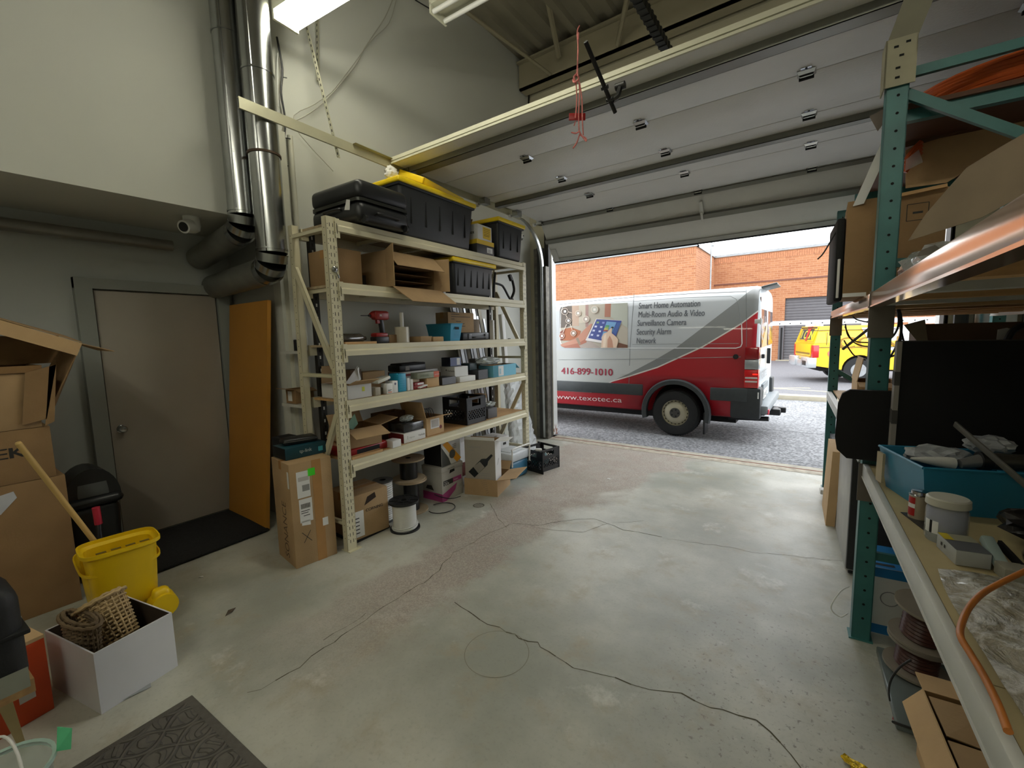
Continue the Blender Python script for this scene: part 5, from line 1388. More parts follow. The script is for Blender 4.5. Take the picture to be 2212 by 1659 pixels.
# clear plastic sheeting around a bundle beyond the shelf
t = thing('plastic_sheeting', 'clear crumpled plastic sheeting leaning by the door track', 'plastic sheeting', S(3.0, .42, 0), SRZ)
mb = MB(mat('sheeting', 'dfe3e6', .15, var=.08, scale=9, alpha=.55, bump=.9, bscale=9)); n_, m_ = 16, 26; rr = random.Random(4); vs = []
for j in range(m_+1):
    z_ = 1.12*j/m_; k_ = 1-.75*(j/m_)**1.3
    for i in range(n_+1):
        a_ = -math.pi*.6+math.pi*1.4*i/n_
        r_ = (.10+.20*k_)*(1+rr.uniform(-.10, .10))
        vs.append((.10+r_*math.sin(a_)*.9-.12*(j/m_), -.06-r_*math.cos(a_)*.45+.16*(j/m_), z_))
mb.add(vs, [(j*(n_+1)+i, j*(n_+1)+i+1, (j+1)*(n_+1)+i+1, (j+1)*(n_+1)+i) for j in range(m_) for i in range(n_)], smooth=False); mb.build('wrap', t)
mb = MB(PAPER); M = roty(R(-6)); mb.rbox((-.04, .05, 0), (.03, .10, 1.9), .004, M=M); mb.build('white_board', t)
mb = MB(BLACKP); mb.rbox((0, 0, 0), (.02, .05, .05), .005); tag(mb.build('wall_clip', None, Vector((XS, 5.15, 1.52)), 0), 'small black clip on the wall by the far shelf post', 'clip')
# hoses curled at the foot of the far frame
mb = MB(BLACKP); pts = [(.0, 0, .18), (.06, .02, .12), (.10, .0, .05), (.16, .04, .02), (.24, .02, .015)]
mb.tube(pts, .012, 8); mb.tube([(a+.03, b+.03, c) for a, b, c in pts], .012, 8); tag(mb.build('black_hose', None, S(2.02, .49, .0), SRZ), 'black hoses curling at the foot of the far shelf frame', 'hose')
# ================================================================== on the floor by the shelf
# tall carton beside the near post
def d_tall(mb, M):
    mb.rect(.045, .50, .135, .69, PAPER, M, .0012); mb.rect(.055, .62, .13, .65, mat('pale_grey'), M, .0018); mb.rect(.08, .545, .13, .59, mat('stamp_grey', '8a8a88', .6), M, .0018)
    mb.rect(.05, .32, .14, .49, PAPER, M, .0012); mb.poly([(.06, .30, .0012), (.12, .29, .0012), (.12, .33, .0012), (.06, .33, .0012)], PAPER, M)
    for k in range(12): mb.rect(.062+k*.0055, .42, .065+k*.0055, .455, INK, M, .0018)
    mb.rect(.06, .40, .12, .405, INK, M, .0018); mb.rect(.06, .385, .11, .39, INK, M, .0018); mb.rect(.075, .365, .12, .37, INK, M, .0018)
    mb.line([(.055, .25), (.12, .17)], .004, INK, M, .0014); mb.line([(.065, .17), (.115, .25)], .004, INK, M, .0014)
    mb.rect(.205, .25, .245, .31, PAPER, M, .0014)
def d_tl(mb, M): mb.text('SONANCE', .0, 0, .11, mat('soft_ink', '5d4732', .8), M @ tr(.22, .04, 0) @ rotz(R(90)), n=.001, width=.42); mb.rect(.29, .58, .32, .70, PAPER, M, .0012)
p0 = P(648, 1227, Z=0); p1 = P(738, 1192, Z=0); p2 = P(605, 1195, Z=0)
ux = (p1-p0); rz_ = math.atan2(ux.y, ux.x); w_ = ux.length-.01; d_ = .33
c = p0+ux*.41+Vector((-math.sin(rz_), math.cos(rz_), 0))*d_/2
tall = closed_box('cardboard_carton', 'tall brown shipping carton standing on the floor beside the near shelf post', 'carton', c, rz_, w_, d_, .755, CARD, decals={'f': d_tall, 'l': d_tl})
mb = MB(TAPE); mb.box((w_*.02, -d_/2-.0012, 0), (w_*.24, -d_/2, .755)); mb.build('side_tape', tall)
mb = MB(mat('sticker_green', '43d829', .5)); mb.rect(.125, .645, .175, .70, M=face_M(w_, d_, .755, 'f'), n=.003); mb.build('green_sticker', tall)
t = closed_box('router_box', 'dark teal router box lying on the tall brown carton', 'box', c+Vector((-.06, .03, .757)), rz_+R(4), .30, .20, .085, mat('router_teal', '17424e', .4), decals={'f': lambda mb, M: (mb.text('tp-link', .10, .035, .035, mat('logo_white', 'c9d3d4', .5), M), mb.rect(.24, .02, .275, .055, mat('sticker_teal', '3f9cae', .5), M))}, mats={'l': BLACKP})
t = thing('device_pouch', 'black zipped case on top of the dark teal router box', 'case', c+Vector((-.09, .04, .843)), rz_+R(-6))
mb = MB(BLACKP); mb.rbox((-.12, -.07, 0), (.12, .07, .045), .018, seg=3); mb.build('pouch_body', t); mb = MB(DARKM); mb.tube([(-.12, -.071, .024), (.12, -.071, .024)], .003, 6); mb.build('zip', t)
sbox('black_carton', 'black box standing behind the tall carton by the near shelf frame', 'box', -.22, .50, 0, .14, .12, .86, BLACKM)
# carton with grab hole
def d_cor(mb, M): mb.text('CORNING', .12, .205, .034, INK, M, bold=.0006); mb.rect(.0, .02, .10, .23, PAPER, M, .0012); [mb.rect(.02, .05+k*.03, .06, .058+k*.03, INK, M, .0018) for k in range(5)]; mb.poly([(.11, .26, .0012), (.22, .30, .0012), (.21, .345, .0012), (.14, .325, .0012)], mat('hole_dark', '2e2118', .9), M)
sbox('cardboard_carton', 'brown carton with a torn grab hole beside the near shelf post on the floor', 'carton', .08, .05, 0.02, .33, .34, .36, CARD, yaw=-6, decals={'f': d_cor, 't': lambda mb, M: mb.text('CORNING', .08, .22, .05, CARDIN, M)})
mb = MB(BLACKM); mb.box((.075, .06, 0), (.42, .38, .018)); tag(mb.build('floor_board', None, SO, SRZ), 'flat black board under the carton with the torn grab hole', 'board')


def spool(name, label, loc, R_, r_, H, flm, wm, ribs=False, tilt=None, fl_t=.012, turns=0, hub=.025, grp=None):
    t = thing(name, label, 'cable spool', loc, 0, grp, rot=tilt)
    for z0 in (0, H-fl_t):
        mb = MB(flm); mb.lathe([(hub, z0), (R_, z0), (R_, z0+fl_t), (hub, z0+fl_t), (hub, z0)], 40)
        if ribs and z0 > 0:
            mb.lathe([(R_-.008, H), (R_-.008, H+.006), (R_, H+.006), (R_, H)], 40); mb.lathe([(hub*1.0, H), (hub*1.0, H+.007), (hub*2, H+.007), (hub*2, H)], 24)
            for k in range(8):
                a = math.pi*2*k/8; mb.box((hub*1.6, -.004, H), (R_-.006, .004, H+.006), M=rotz(a))
        mb.build('flange', t)
    mb = MB(wm); pr = [(hub, fl_t)]
    if turns:
        n = turns
        for k in range(n):
            z0 = fl_t+(H-2*fl_t)*k/n; dz = (H-2*fl_t)/n; rr = r_*(1-.0*k)
            pr += [(rr, z0), (rr+dz*.4, z0+dz*.5), (rr, z0+dz)]
    else: pr += [(r_, fl_t), (r_, H-fl_t)]
    mb.lathe(pr, 40); mb.build('winding', t)
    mb = MB(BLACKM); mb.lathe([(hub, 0), (hub, H)], 20); mb.build('hub', t)
    return t
WIREW = mat('white_wire', 'cfcfca', .4, var=.06, scale=20, stretch=(1, 1, 20)); WIREB = mat('black_wire', '141516', .3, var=.2, scale=20); PLY = mat('spool_board', 'a08e74', .75, var=.15, scale=8)
f1 = P(872, 1140, Z=0)
sp1 = spool('cable_spool', 'white cable spool with black ribbed flanges standing nearest on the floor', (f1.x+.02, f1.y+.0, 0), .125, .098, .245, mat('spool_black', '1b1c1d', .45, var=.15), WIREW, ribs=True)
mb = MB(WIREW)
for k, r_ in enumerate((.103, .107, .104)): mb.tube([(r_*math.cos(a), r_*math.sin(a), .02+k*.012+.01*math.sin(a)) for a in [2*math.pi*i/30 for i in range(30)]], .0045, 6, closed=True)
mb.build('loose_turn', sp1)
sp2 = spool('cable_spool', 'white cable spool standing behind the black ribbed one', S(.50, .22, 0.17), .088, .075, .20, mat('spool_grey', '4b4c4c', .4), WIREW, turns=9, hub=.028)
spool('cable_spool', 'second white cable spool carrying the one behind the black ribbed spool', S(.50, .22, 0), .088, .075, .169, mat('spool_grey'), WIREW, turns=8, hub=.028)
# two big black cable drums, stacked
b0 = S(.79, .18, 0)
spool('cable_drum', 'lower black cable drum with wooden flanges under the shelf', b0, .15, .07, .30, PLY, WIREB, turns=0, fl_t=.012)
spool('cable_drum', 'upper black cable drum with a wooden top flange just under the lowest shelf', b0+Vector((-.01, -.01, .302)), .15, .08, .20, PLY, WIREB, turns=0, fl_t=.012)
mb = MB(WIREB)
c_ = P(954, 1097, Z=.012); pts = [(c_.x+.12*math.cos(a), c_.y+.13*math.sin(a), .012) for a in [R(x) for x in range(-110, 190, 15)]]
mb.tube(pts, .0045, 6)
q = [P(*a, Z=z) for a, z in (((938, 1068), .10), ((955, 1074), .06), ((975, 1077), .03), ((995, 1072), .02))]; mb.tube(q, .004, 6)
tag(mb.build('loose_cable'), 'loose black cable loop lying on the floor beside the cable drums', 'cable')
# magenta printed cable carton and the box above it
PINK = mat('magenta_print', 'a03a76', .5)
def d_cat(mb, M):
    mb.rect(.02, .155, .16, .205, INK, M); mb.rect(.16, .16, .29, .205, PINK, M, .001); mb.text('CAT6', .03, .16, .028, PAPER, M, bold=.0008); mb.text('Plenum', .03, .186, .016, PAPER, M); mb.text('Category', .17, .175, .018, PAPER, M)
    mb.add([(0, 0, .001), (.06, 0, .001), (.19, .075, .001), (.22, .14, .001), (0, .075, .001)], [(0, 1, 2, 4), (2, 3, 4)], PINK, M); mb.disc(.26, .10, .012, GREYINK, M, ri=.009); mb.disc(.285, .10, .012, GREYINK, M, ri=.009)
    mb.poly([(.11, .26, .001), (.19, .27, .001), (.185, .30, .001), (.12, .295, .001)], BLACKM, M)
c6 = sbox('cable_carton', 'grey cable carton with magenta and black print on the floor under the shelf', 'carton', 1.07, .05, 0, .31, .26, .335, mat('card_grey', 'b3b0aa', .6, var=.05), decals={'f': d_cat, 'l': lambda mb, M: (mb.rect(.0, .0, .26, .08, PINK, M), mb.poly([(.04, .11, .001), (.15, .10, .001), (.12, .15, .001), (.06, .145, .001)], INK, M))})
mb = MB(mat('card_grey')); mb.rbox((-.16, -.135, .295), (.16, .135, .343), .004); mb.text('very strong', .08-.155, .31, .022, INK, plane_M((0, -.136, 0), (1, 0, 0), (0, 0, 1))); mb.build('lid', c6)
ORB = mat('orange_yellow', 'e09a1e', .5)
def d_up(mb, M):
    mb.poly([(.02, .22, .001), (.09, .24, .001), (.29, .03, .001), (.22, .0, .001)], ORB, M); mb.disc(.155, .10, .045, mat('disc_grey', '4f504c', .5), M, n=.002)
    for k in range(3): mb.rect(.16, .19-k*.018, .22, .194-k*.018, INK, M, .0015)
    mb.poly([(.0, .0, .0015), (.13, .0, .0015), (.10, .07, .0015), (.0, .20, .0015)], mat('case_dark', '4a4c48', .4), M)
t = sbox('printed_carton', 'white carton with a diagonal orange band on top of the magenta printed one', 'carton', 1.09, .06, .345, .28, .24, .235, WHITECARD, decals={'f': d_up}, mats={'l': BLACKM})
sopen('printed_carton', 'open white and orange carton behind the wine carton', 'carton', 1.40, .20, 0, .34, .24, .48, WHITECARD, flaps={'f': (75, .06)}, decals={'f': lambda mb, M: (mb.rect(0, .25, .10, .40, ORB, M), mb.rect(.1, .1, .3, .25, mat('maroon', '5e2a22', .6), M)), 'l': lambda mb, M: mb.rect(.05, .3, .2, .44, BLACKM, M)})
# open kraft carton holding the wine carton
p0 = P(1004, 1067, Z=0); p1 = P(1075, 1074, Z=0); p2 = P(1152, 1022, Z=0)
ux = p1-p0; rz_ = math.atan2(ux.y, ux.x); w_ = ux.length; e = (p2-p1); d_ = .40
c = p0+ux*.5+Vector((-math.sin(rz_), math.cos(rz_), 0))*d_/2
wc_ = open_box('open_carton', 'low open kraft carton on the floor holding the wine carton', 'carton', (c.x, c.y, 0), rz_, w_, d_, .17, CARD, flaps={'r': (12, .20), 'b': (45, .1)}, decals={'f': lambda mb, M: [mb.line([(.18+.01*k, .15-.02*k), (.24+.005*k, .165-.02*k)], .003, mat('tape_grey', '7a6a5a', .4), M) for k in range(7)]})
def d_wine(mb, M):
    G = M
    def W2(a, b): return (a, b)
    gl = mat('bottle_glass', '15181a', .25)
    mb.poly([(.035, .085, .002), (.10, .03, .002), (.245, .17, .002), (.255, .21, .002), (.305, .27, .002), (.29, .285, .002), (.235, .235, .002), (.185, .23, .002)], gl, M)
    mb.poly([(.09, .14, .0025), (.145, .075, .0025), (.215, .145, .0025), (.165, .20, .0025)], mat('wine_label', '8d877e', .5), M)
    mb.text('Lussoro', .03, .335, .045, GREYINK, M); mb.text('ROSSO', .05, .305, .016, GREYINK, M)
    mb.rect(.16, .075, .28, .080, GREYINK, M); mb.rect(.17, .055, .28, .060, GREYINK, M); mb.rect(.2, .03, .27, .033, GREYINK, M)
G2 = mat('wine_card', '9b948a', .7, var=.04)
ww = w_-.03; dw = .17
cw = p0+ux*.5+Vector((-math.sin(rz_), math.cos(rz_), 0))*(dw/2+.012)
wn = open_box('wine_carton', 'white wine carton printed with a dark bottle standing in the open kraft carton', 'carton', (cw.x-.005, cw.y, .15), rz_, ww, dw, .42, WHITECARD, t_=.004, flaps={'r': (5, .14), 'f': (85, .032)}, decals={'f': lambda mb, M: (mb.rect(0, 0, ww, .42, G2, M, .0006), d_wine(mb, M)), 'r': lambda mb, M: [mb.line([(.05+.008*k, .16), (.09+.008*k, .22)], .003, GREYINK, M) for k in range(3)]})
for o in wn.children:
    if o.name.startswith('flap') and abs(o.matrix_local.to_euler().z) > 3: o.data.materials[0] = G2
# papers and boxes in the kraft carton
mb = MB(PAPER)
cc = c+Vector((-math.sin(rz_), math.cos(rz_), 0))*.085
for k, (a, b, z_, rr) in enumerate(((.0, .02, .166, 2), (.0, .02, .213, -3), (.0, .02, .260, 2))):
    m2 = MB(PAPER); m2.rbox((-.06, -.07, 0), (.06, .07, .045), .003)
    tag(m2.build('white_packet', None, (cc.x+a, cc.y+b, z_-.16), R(rr)+rz_), 'white packets tucked behind the wine carton in the kraft carton', 'packet', 'white packets in the kraft carton')
# cooler and crate
cp = P(1118, 1025, Z=0)
cl = thing('cooler_box', 'small blue and white cooler with a carrying handle between the wine carton and the crate', 'cooler', S(2.10, -.07, 0), SRZ+R(-4))
mb = MB(mat('cooler_blue', '2d6b8c', .4)); mb.rbox((-.17, -.13, 0), (.17, .13, .20), .03, seg=3, taper=.95); mb.build('tub', cl)
mb = MB(mat('cooler_white', 'c9ced2', .35)); mb.rbox((-.178, -.138, .20), (.178, .138, .30), .018, seg=3); mb.rbox((-.12, -.09, .295), (.12, .09, .31), .01); mb.build('lid', cl)
mb = MB(WHITEP); mb.tube([(.165, -.145, .16), (.165, -.15, .33), (.15, -.15, .36), (-.15, -.15, .36), (-.165, -.15, .33), (-.165, -.145, .16)], .009, 8); mb.build('handle', cl)
sbox('printed_carton', 'white carton with an orange band and grab slots behind the cooler', 'carton', 1.95, .14, 0, .42, .26, .40, WHITECARD, yaw=-4, decals={'t': lambda mb, M: (mb.poly([(.02, .02, .001), (.10, .0, .001), (.20, .26, .001), (.12, .26, .001)], ORB, M), mb.rect(.24, .08, .30, .10, INK, M)), 'f': lambda mb, M: mb.rect(.3, .30, .36, .33, INK, M)})
mc = milk_crate('milk_crate', 'black lattice crate on the floor by the far shelf post', S(2.52, -.22, 0), SRZ+R(-14), .36, .30, .26)
mb = MB(mat('bag_teal', '2e5b60', .5)); crumple(mb, 0, 0, .0, .115, .095, .09, mat('bag_teal'), 21); tag(mb.build('tool_bag', None, S(2.51, -.22, .105), SRZ), 'dark teal bag lying inside the floor crate', 'bag')
mb = MB(WHITEP); mb.rbox((-.09, -.04, 0), (.09, .04, .03), .01, M=roty(R(12))); tag(mb.build('white_tool', None, S(2.48, -.22, .215), SRZ+R(30)), 'white tool lying over the bag in the floor crate', 'tool')
sbox('white_block', 'small pale block on the floor by the plastic sheeting', 'block', 2.95, .05, 0, .18, .06, .035, WHITECARD, yaw=20)

# ---------------------------------------------------------------- orange brown board
ob = thing('leaning_board', 'tall orange brown wooden board leaning in the corner beside the door', 'board', (0, 0, 0))
mb = MB(mat('orange_board', 'b07a2c', .5, var=.06, scale=2)); vs = [(-4.56, 1.72, 0), (-3.80, 1.70, 0), (-3.765, 1.855, 1.945), (-4.50, 1.865, 1.945)]
mb.slab([vs[0], vs[1], vs[2], vs[3]], -.03); mb.build('board_panel', ob)
# black mat before the door
mb = MB(mat('mat_black', '1a1b1c', .95, var=.35, scale=60, bump=.6, bscale=120)); M_ = [P(335, 1240, Z=0), P(590, 1142, Z=0), P(520, 1102, Z=0), P(255, 1185, Z=0)]
mb.slab([(-3.73, .86, .012), (-3.76, 1.68, .012), (-4.545, 1.68, .012), (-4.545, .86, .012)][::-1], .011)
o = mb.build('door_mat'); tag(o, 'black ribbed mat in front of the closed beige door', 'mat')
# litter
for (px, py, nm, lb, mm, s_) in ((1315, 1035, 'paper_scrap', 'tiny blue and white scrap lying on the middle of the floor', PAPER, .03), (435, 1247, 'paper_scrap', 'tiny white scrap on the floor beyond the black mat', PAPER, .02), (497, 1322, 'dry_leaf', 'dry brown leaf on the floor right of the yellow bucket', mat('leaf_brown', '4b4032', .8), .04)):
    p = P(px, py, Z=0); mb = MB(mm); mb.slab([(-s_, -.3*s_, .002), (.0, -.5*s_, .008), (s_, .1*s_, .003), (.1*s_, .5*s_, .006)], .0015); tag(mb.build(nm, None, (p.x, p.y, 0), random.random()*3), lb, nm.split('_')[1])

# ================================================================== left side
STKX = -3.765
def lstack(name, label, y0, y1, z0, z1, m, **kw):
    return closed_box('cardboard_carton', label, 'carton', (STKX-.28, (y0+y1)/2, z0), R(90), y1-y0, .56, z1-z0, m, **kw)
lstack('c', 'biggest brown carton at the bottom of the left stack', -.40, .525, 0, .82, CARD3, decals={'f': lambda mb, M: mb.poly([(.60, .70, .002), (.65, .66, .002), (.72, .74, .002), (.71, .78, .002), (.66, .77, .002)], mat('clear_label', 'c5c8d0', .3), M)})
lstack('c', 'brown carton with big black letters in the left stack', -.42, .49, .822, 1.13, CARD3, decals={'f': lambda mb, M: (mb.text('TREK', .55, .15, .088, INK, M, width=.25, bold=.003),)})
lstack('c', 'brown carton with tape lines under the open one in the left stack', -.42, .46, 1.132, 1.455, CARD)
t = open_box('open_carton', 'open brown carton with spread flaps topping the left stack', 'carton', (STKX-.24, -.02, 1.457), R(90), 1.02, .50, .04, CARDIN, flaps={'l': (30, .2)})
mb = MB(CARD2); mb.slab([(-.3, -.285, .52), (.12, -.285, .41), (.69, -.285, .163), (.66, -.285, .088), (.12, -.285, .33), (-.3, -.285, .44)], .005, CARD2); mb.slab([(-.3, .2, .55), (.69, .2, .22), (.69, -.28, .167), (.12, -.28, .414), (-.3, -.28, .524)], .005, CARD); mb.build('flap', t)
mb = MB(CARD); mb.slab([(.69, -.285, .163), (.84, -.275, .11), (.78, -.18, .12), (.69, -.05, .17)], .005); mb.build('flap', t)
mb = MB(CARD3); mb.slab([(.655, -.27, .09), (.68, .12, .17), (.58, .12, -.0), (.56, -.10, -.22), (.535, -.22, -.20)], .006); mb.build('flap', t)
mb = MB(CARDIN); mb.box((-.3, .15, .04), (.66, .156, .22)); mb.build('flap', t)  # not a flap: dark slab standing in for the shaded carton inside
sb_ = MB(CARD3); sb_.slab([(0, 0, 0), (.0, .10, .02), (0.0, .17, .34), (0, .04, .30)], .006); sb_.slab([(0, .09, -.02), (.0, .13, .0), (.0, .17, .34), (0, .14, .33)], .006)
sb_.build('side_flap', t, loc=(.0, 0, 0)); 
for o in t.children:
    if o.name.startswith('side_flap'): o.matrix_local = rotz(R(-90)) @ tr(.26, .40, -.30)
mb = MB(CARDIN)
for k in range(10): mb.box((-.3+k*.06, -.2, .001), (-.27+k*.06, .13, .02+.005*(k % 3)))
tag(mb.build('packing_strips', None, (STKX-.24, -.02, 1.462), R(90)), 'brown packing strips inside the top open carton', 'packing')
# black swing bin with the red broom handle beside
tb = thing('trash_bin', 'black swing lid bin behind the left carton stack', 'bin', (-4.12, .68, 0), 0)
tb.scale = (.9, .9, .97)
mb = MB(mat('bin_black', '1c1e20', .35, var=.1)); mb.rbox((-.15, -.15, 0), (.15, .15, .54), .05, seg=3, taper=.85); mb.build('bin_body', tb)
mb = MB(mat('bin_black')); mb.rbox((-.17, -.17, .53), (.17, .17, .60), .04, seg=3)
n = 14; vs = []
for i in range(n+1):
    a = math.pi*i/n; vs += [(-.13, -.16*math.cos(a), .58+.22*math.sin(a)), (.13, -.16*math.cos(a), .58+.22*math.sin(a))]
mb.add(vs, [(2*i, 2*i+1, 2*i+3, 2*i+2) for i in range(n)], smooth=True); mb.add([vs[2*i] for i in range(n+1)], [tuple(range(n+1))]); mb.add([vs[2*i+1] for i in range(n+1)], [tuple(reversed(range(n+1)))]); mb.build('lid', tb)
mb = MB(mat('flap_grey', '5b5f60', .4)); mb.rbox((-.02, -.09, 0), (.0, .09, .16), .01, M=tr(.135, 0, .60) @ roty(R(-3))); mb.build('swing_flap', tb)
a = P(213, 1132, X=-3.5); b = P(207, 1096, X=-3.5); c = P(219, 1190, X=-3.45)
bt = thing('dust_brush', 'red tipped black brush stick standing in the yellow bucket', 'brush', a)
mb = MB(mat('grip_red', 'b3243c', .45)); mb.cyl((0, 0, 0), b-a, .019, n=14); mb.build('grip', bt); mb = MB(BLACKP); mb.cyl(c-a, (0, 0, 0), .013, n=12); mb.build('shaft', bt)
# yellow mop bucket
mk = thing('mop_bucket', 'yellow plastic mop bucket with wringer and handle holes behind the wicker carton', 'bucket', (-3.30, .625, 0), R(86))
mk.scale = (.92, .92, .95)
YB3 = mat('bucket_yellow', 'e3bd0e', .4, var=.05, scale=6)
def tub(mb, zs, th=.006):
    """rounded rectangular tub: zs = (z, half x, half y, y centre)"""
    n = 28; vs = []
    def ring(z, hx, hy, yc, rr=.05):
        out = []
        for i in range(n):
            t_ = 2*math.pi*i/n; c_, s_ = math.cos(t_), math.sin(t_); e_ = .45
            out.append((hx*math.copysign(abs(c_)**e_, c_), yc+hy*math.copysign(abs(s_)**e_, s_), z))
        return out
    rings = [ring(*q) for q in zs]+[ring(z, hx-th, hy-th, yc) for z, hx, hy, yc in reversed(zs[1:])]+[ring(zs[0][0]+th, zs[0][1]-th, zs[0][2]-th, zs[0][3])]
    for r_ in rings: vs += r_
    mb.add(vs, [(k*n+i, k*n+(i+1) % n, (k+1)*n+(i+1) % n, (k+1)*n+i) for k in range(len(rings)-1) for i in range(n)], smooth=True)
    mb.add(rings[0], [tuple(reversed(range(n)))]); mb.add(rings[-1], [tuple(range(n))])
mb = MB(YB3); tub(mb, [(.06, .13, .17, .02), (.10, .15, .20, .02), (.38, .17, .24, .0), (.40, .19, .26, .0), (.415, .19, .26, .0)]); mb.build('bucket_tub', mk)
mb = MB(YB3); tub(mb, [(.16, .13, .09, -.13), (.20, .15, .11, -.13), (.50, .165, .13, -.14), (.515, .185, .15, -.14), (.535, .185, .15, -.14)])
for k in range(4): mb.rbox((-.12+k*.065, -.275, .537), (-.075+k*.065, -.255, .541), .001, mat('hole_olive', '6e5a12', .7))
mb.build('wringer', mk)
mb = MB(YB3); mb.rbox((.10, -.30, .02), (.19, -.22, .22), .03, seg=3); mb.cyl((.15, -.32, .12), (.15, -.20, .12), .07, n=20); mb.build('wheel_housing', mk); MB(YB3).rbox((-.19, -.30, .02), (-.10, -.22, .2), .03, seg=3).build('wheel_housing', mk)
for x in (-.14, .14):
    for y in (-.24, .18): MB(BLACKP).cyl((x-.015, y, .035), (x+.015, y, .035), .035, n=16).build('wheel', mk)
hd = thing('wooden_mop', 'pale wooden mop stick leaning out of the yellow bucket over the cartons', 'mop', (0, 0, 0))
a = P(212, 1180, X=-3.40); b = P(40, 958, X=-3.30)
mb = MB(mat('handle_wood', 'c9a868', .5, var=.1, scale=4)); mb.cyl(a+(a-b)*.35, b, .0135, n=14); mb.lathe([(.0135, 0), (.010, .008), (.001, .010)], 14, M=Matrix.Translation(b) @ (b-a).to_track_quat('Z', 'Y').to_matrix().to_4x4()); mb.build('shaft', hd)
# white carton holding the wicker baskets
q0 = Vector((-2.495, .352, 0)); ux = Vector((-.066, .308, 0)); rz_ = math.atan2(ux.y, ux.x); w_ = ux.length*.97; d_ = .42
c = q0+ux*.5+Vector((-math.sin(rz_), math.cos(rz_), 0))*d_/2
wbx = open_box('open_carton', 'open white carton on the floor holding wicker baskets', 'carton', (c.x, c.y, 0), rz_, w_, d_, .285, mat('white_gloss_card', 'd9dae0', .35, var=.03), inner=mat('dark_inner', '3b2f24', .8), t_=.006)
def basket(name, label, loc, rot, ra, rb, h, seed, m):
    t = thing(name, label, 'basket', loc, 0, None, rot)
    mb = MB(m); rr = random.Random(seed); n, L = 40, 15
    for k in range(L):
        z_ = h*k/(L-1); f_ = .70+.30*(z_/h)**.7; pts = []
        for i in range(n):
            a_ = 2*math.pi*i/n; w_ = .005*(1 if (i+k) % 2 else -1)
            pts.append(((ra*f_+w_)*math.cos(a_), (rb*f_+w_)*math.sin(a_), z_+rr.uniform(-.001, .001)))
        mb.tube(pts, .0066, 5, closed=True)
    mb.build('weave', t)
    mb = MB(m)
    for i in range(20):
        a_ = 2*math.pi*i/20+.07; mb.tube([((ra*f_)*math.cos(a_), (rb*f_)*math.sin(a_), z_) for z_, f_ in ((0, .70), (h*.3, .84), (h*.6, .93), (h, 1.0), (h+.012, 1.01))], .0045, 5)
    mb.build('stake', t)
    mb = MB(m)
    for k in range(3): mb.tube([((ra+.012*math.cos(2.1*k))*math.cos(2*math.pi*i/36), (rb+.012*math.cos(2.1*k))*math.sin(2*math.pi*i/36), h+.008+.01*math.sin(2.1*k)+.003*math.sin(i*2.5+k*2)) for i in range(36)], .008, 6, closed=True)
    mb.build('rim', t)
    mb = MB(m)
    mb.poly([(ra*.7*math.cos(2*math.pi*i/24), rb*.7*math.sin(2*math.pi*i/24), .002) for i in range(24)])
    mb.build('basket_base', t)
WK = mat('wicker', 'b39a70', .8, var=.2, scale=20); WK2 = mat('wicker_dark', '6e5c44', .85, var=.25, scale=20)
basket('wicker_basket', 'pale wicker basket tipped over in the white carton', (-2.70, .495, .14), (R(4), R(-30), R(12)), .105, .085, .25, 3, WK)
basket('wicker_basket', 'dark brown wicker basket at the left end of the white carton', (-2.72, .362, .03), (R(0), R(0), R(12)), .13, .038, .32, 5, WK2)
mb = MB(mat('tape_clear', 'c3c6c8', .2, alpha=.7)); p = P(290, 1490, Z=0); mb.slab([(-.03, -.06, .002), (.02, -.05, .006), (.03, .05, .003), (-.02, .06, .002)], .001); tag(mb.build('tape_scrap', None, (p.x+.02, p.y, 0), 0), 'clear tape scrap under the edge of the white carton', 'tape')
# orange carton and white flap, black office chair back, stake and pail near the viewer
oc = thing('orange_carton', 'orange carton with an open white flap beside the black chair', 'carton', (-2.812, .105, 0), rz_)
mb = MB(mat('orange_box', 'c8481c', .5, var=.08)); mb.rbox((-.20, -.12, 0), (.12, .12, .34), .004); mb.rect(.22, .10, .27, .16, mat('pale_grey'), face_M(.32, .24, .34, 'f') @ tr(-.04, 0, 0), n=.001); mb.build('carton_body', oc)
mb = MB(CARD2); mb.box((-.20, -.12, .34), (.12, .12, .355)); mb.build('kraft_rim', oc)
mb = MB(PAPER); mb.slab([(-.16, .00, .36), (.11, .0, .36), (.08, -.02, .50), (-.14, -.02, .50)], .003); mb.build('white_flap', oc)
ch = thing('office_chair', 'black office chair seen from its rounded back at the left edge', 'chair', (-2.28, -.02, 0), R(12))
mb = MB(mat('chair_black', '18191b', .6, var=.2, scale=20, bump=.1)); mb.rbox((-.25, -.22, .46), (.27, .20, .56), .045, seg=3); mb.build('seat', ch)
mb = MB(mat('chair_black')); mb.rbox((-.27, -.23, .60), (-.17, .20, 1.0), .045, seg=3, M=tr(0, 0, 0)); mb.build('backrest', ch)
for o in list(ch.children): bpy.data.objects.remove(o)
bpy.data.objects.remove(ch)
cs = thing('black_case', 'big black rounded case at the left edge standing on a trestle', 'case', (-2.22, -.14, .46), R(3))
mb = MB(mat('chair_black')); mb.rbox((-.13, -.36, 0), (.13, .29, .37), .06, seg=4); mb.build('case_body', cs)
mb = MB(BLACKP); mb.rbox((-.135, -.365, .20), (.135, .298, .215), .004); mb.rbox((.128, -.1, .16), (.145, .02, .25), .006); mb.build('seam', cs)
mb = MB(PAPER); mb.rect(.40, .02, .62, .09, mat('dull_label', '8a8c80', .6), face_M(.26, .66, .37, 'r') @ tr(-.01, 0, .002)); mb.build('label_plate', cs)
ts = thing('trestle', 'wooden trestle under the black rounded case', 'trestle', (-2.22, -.14, 0), R(3))
mb = MB(WOOD); mb.box((-.05, -.36, .41), (.05, .30, .458)); mb.build('top_rail', ts)
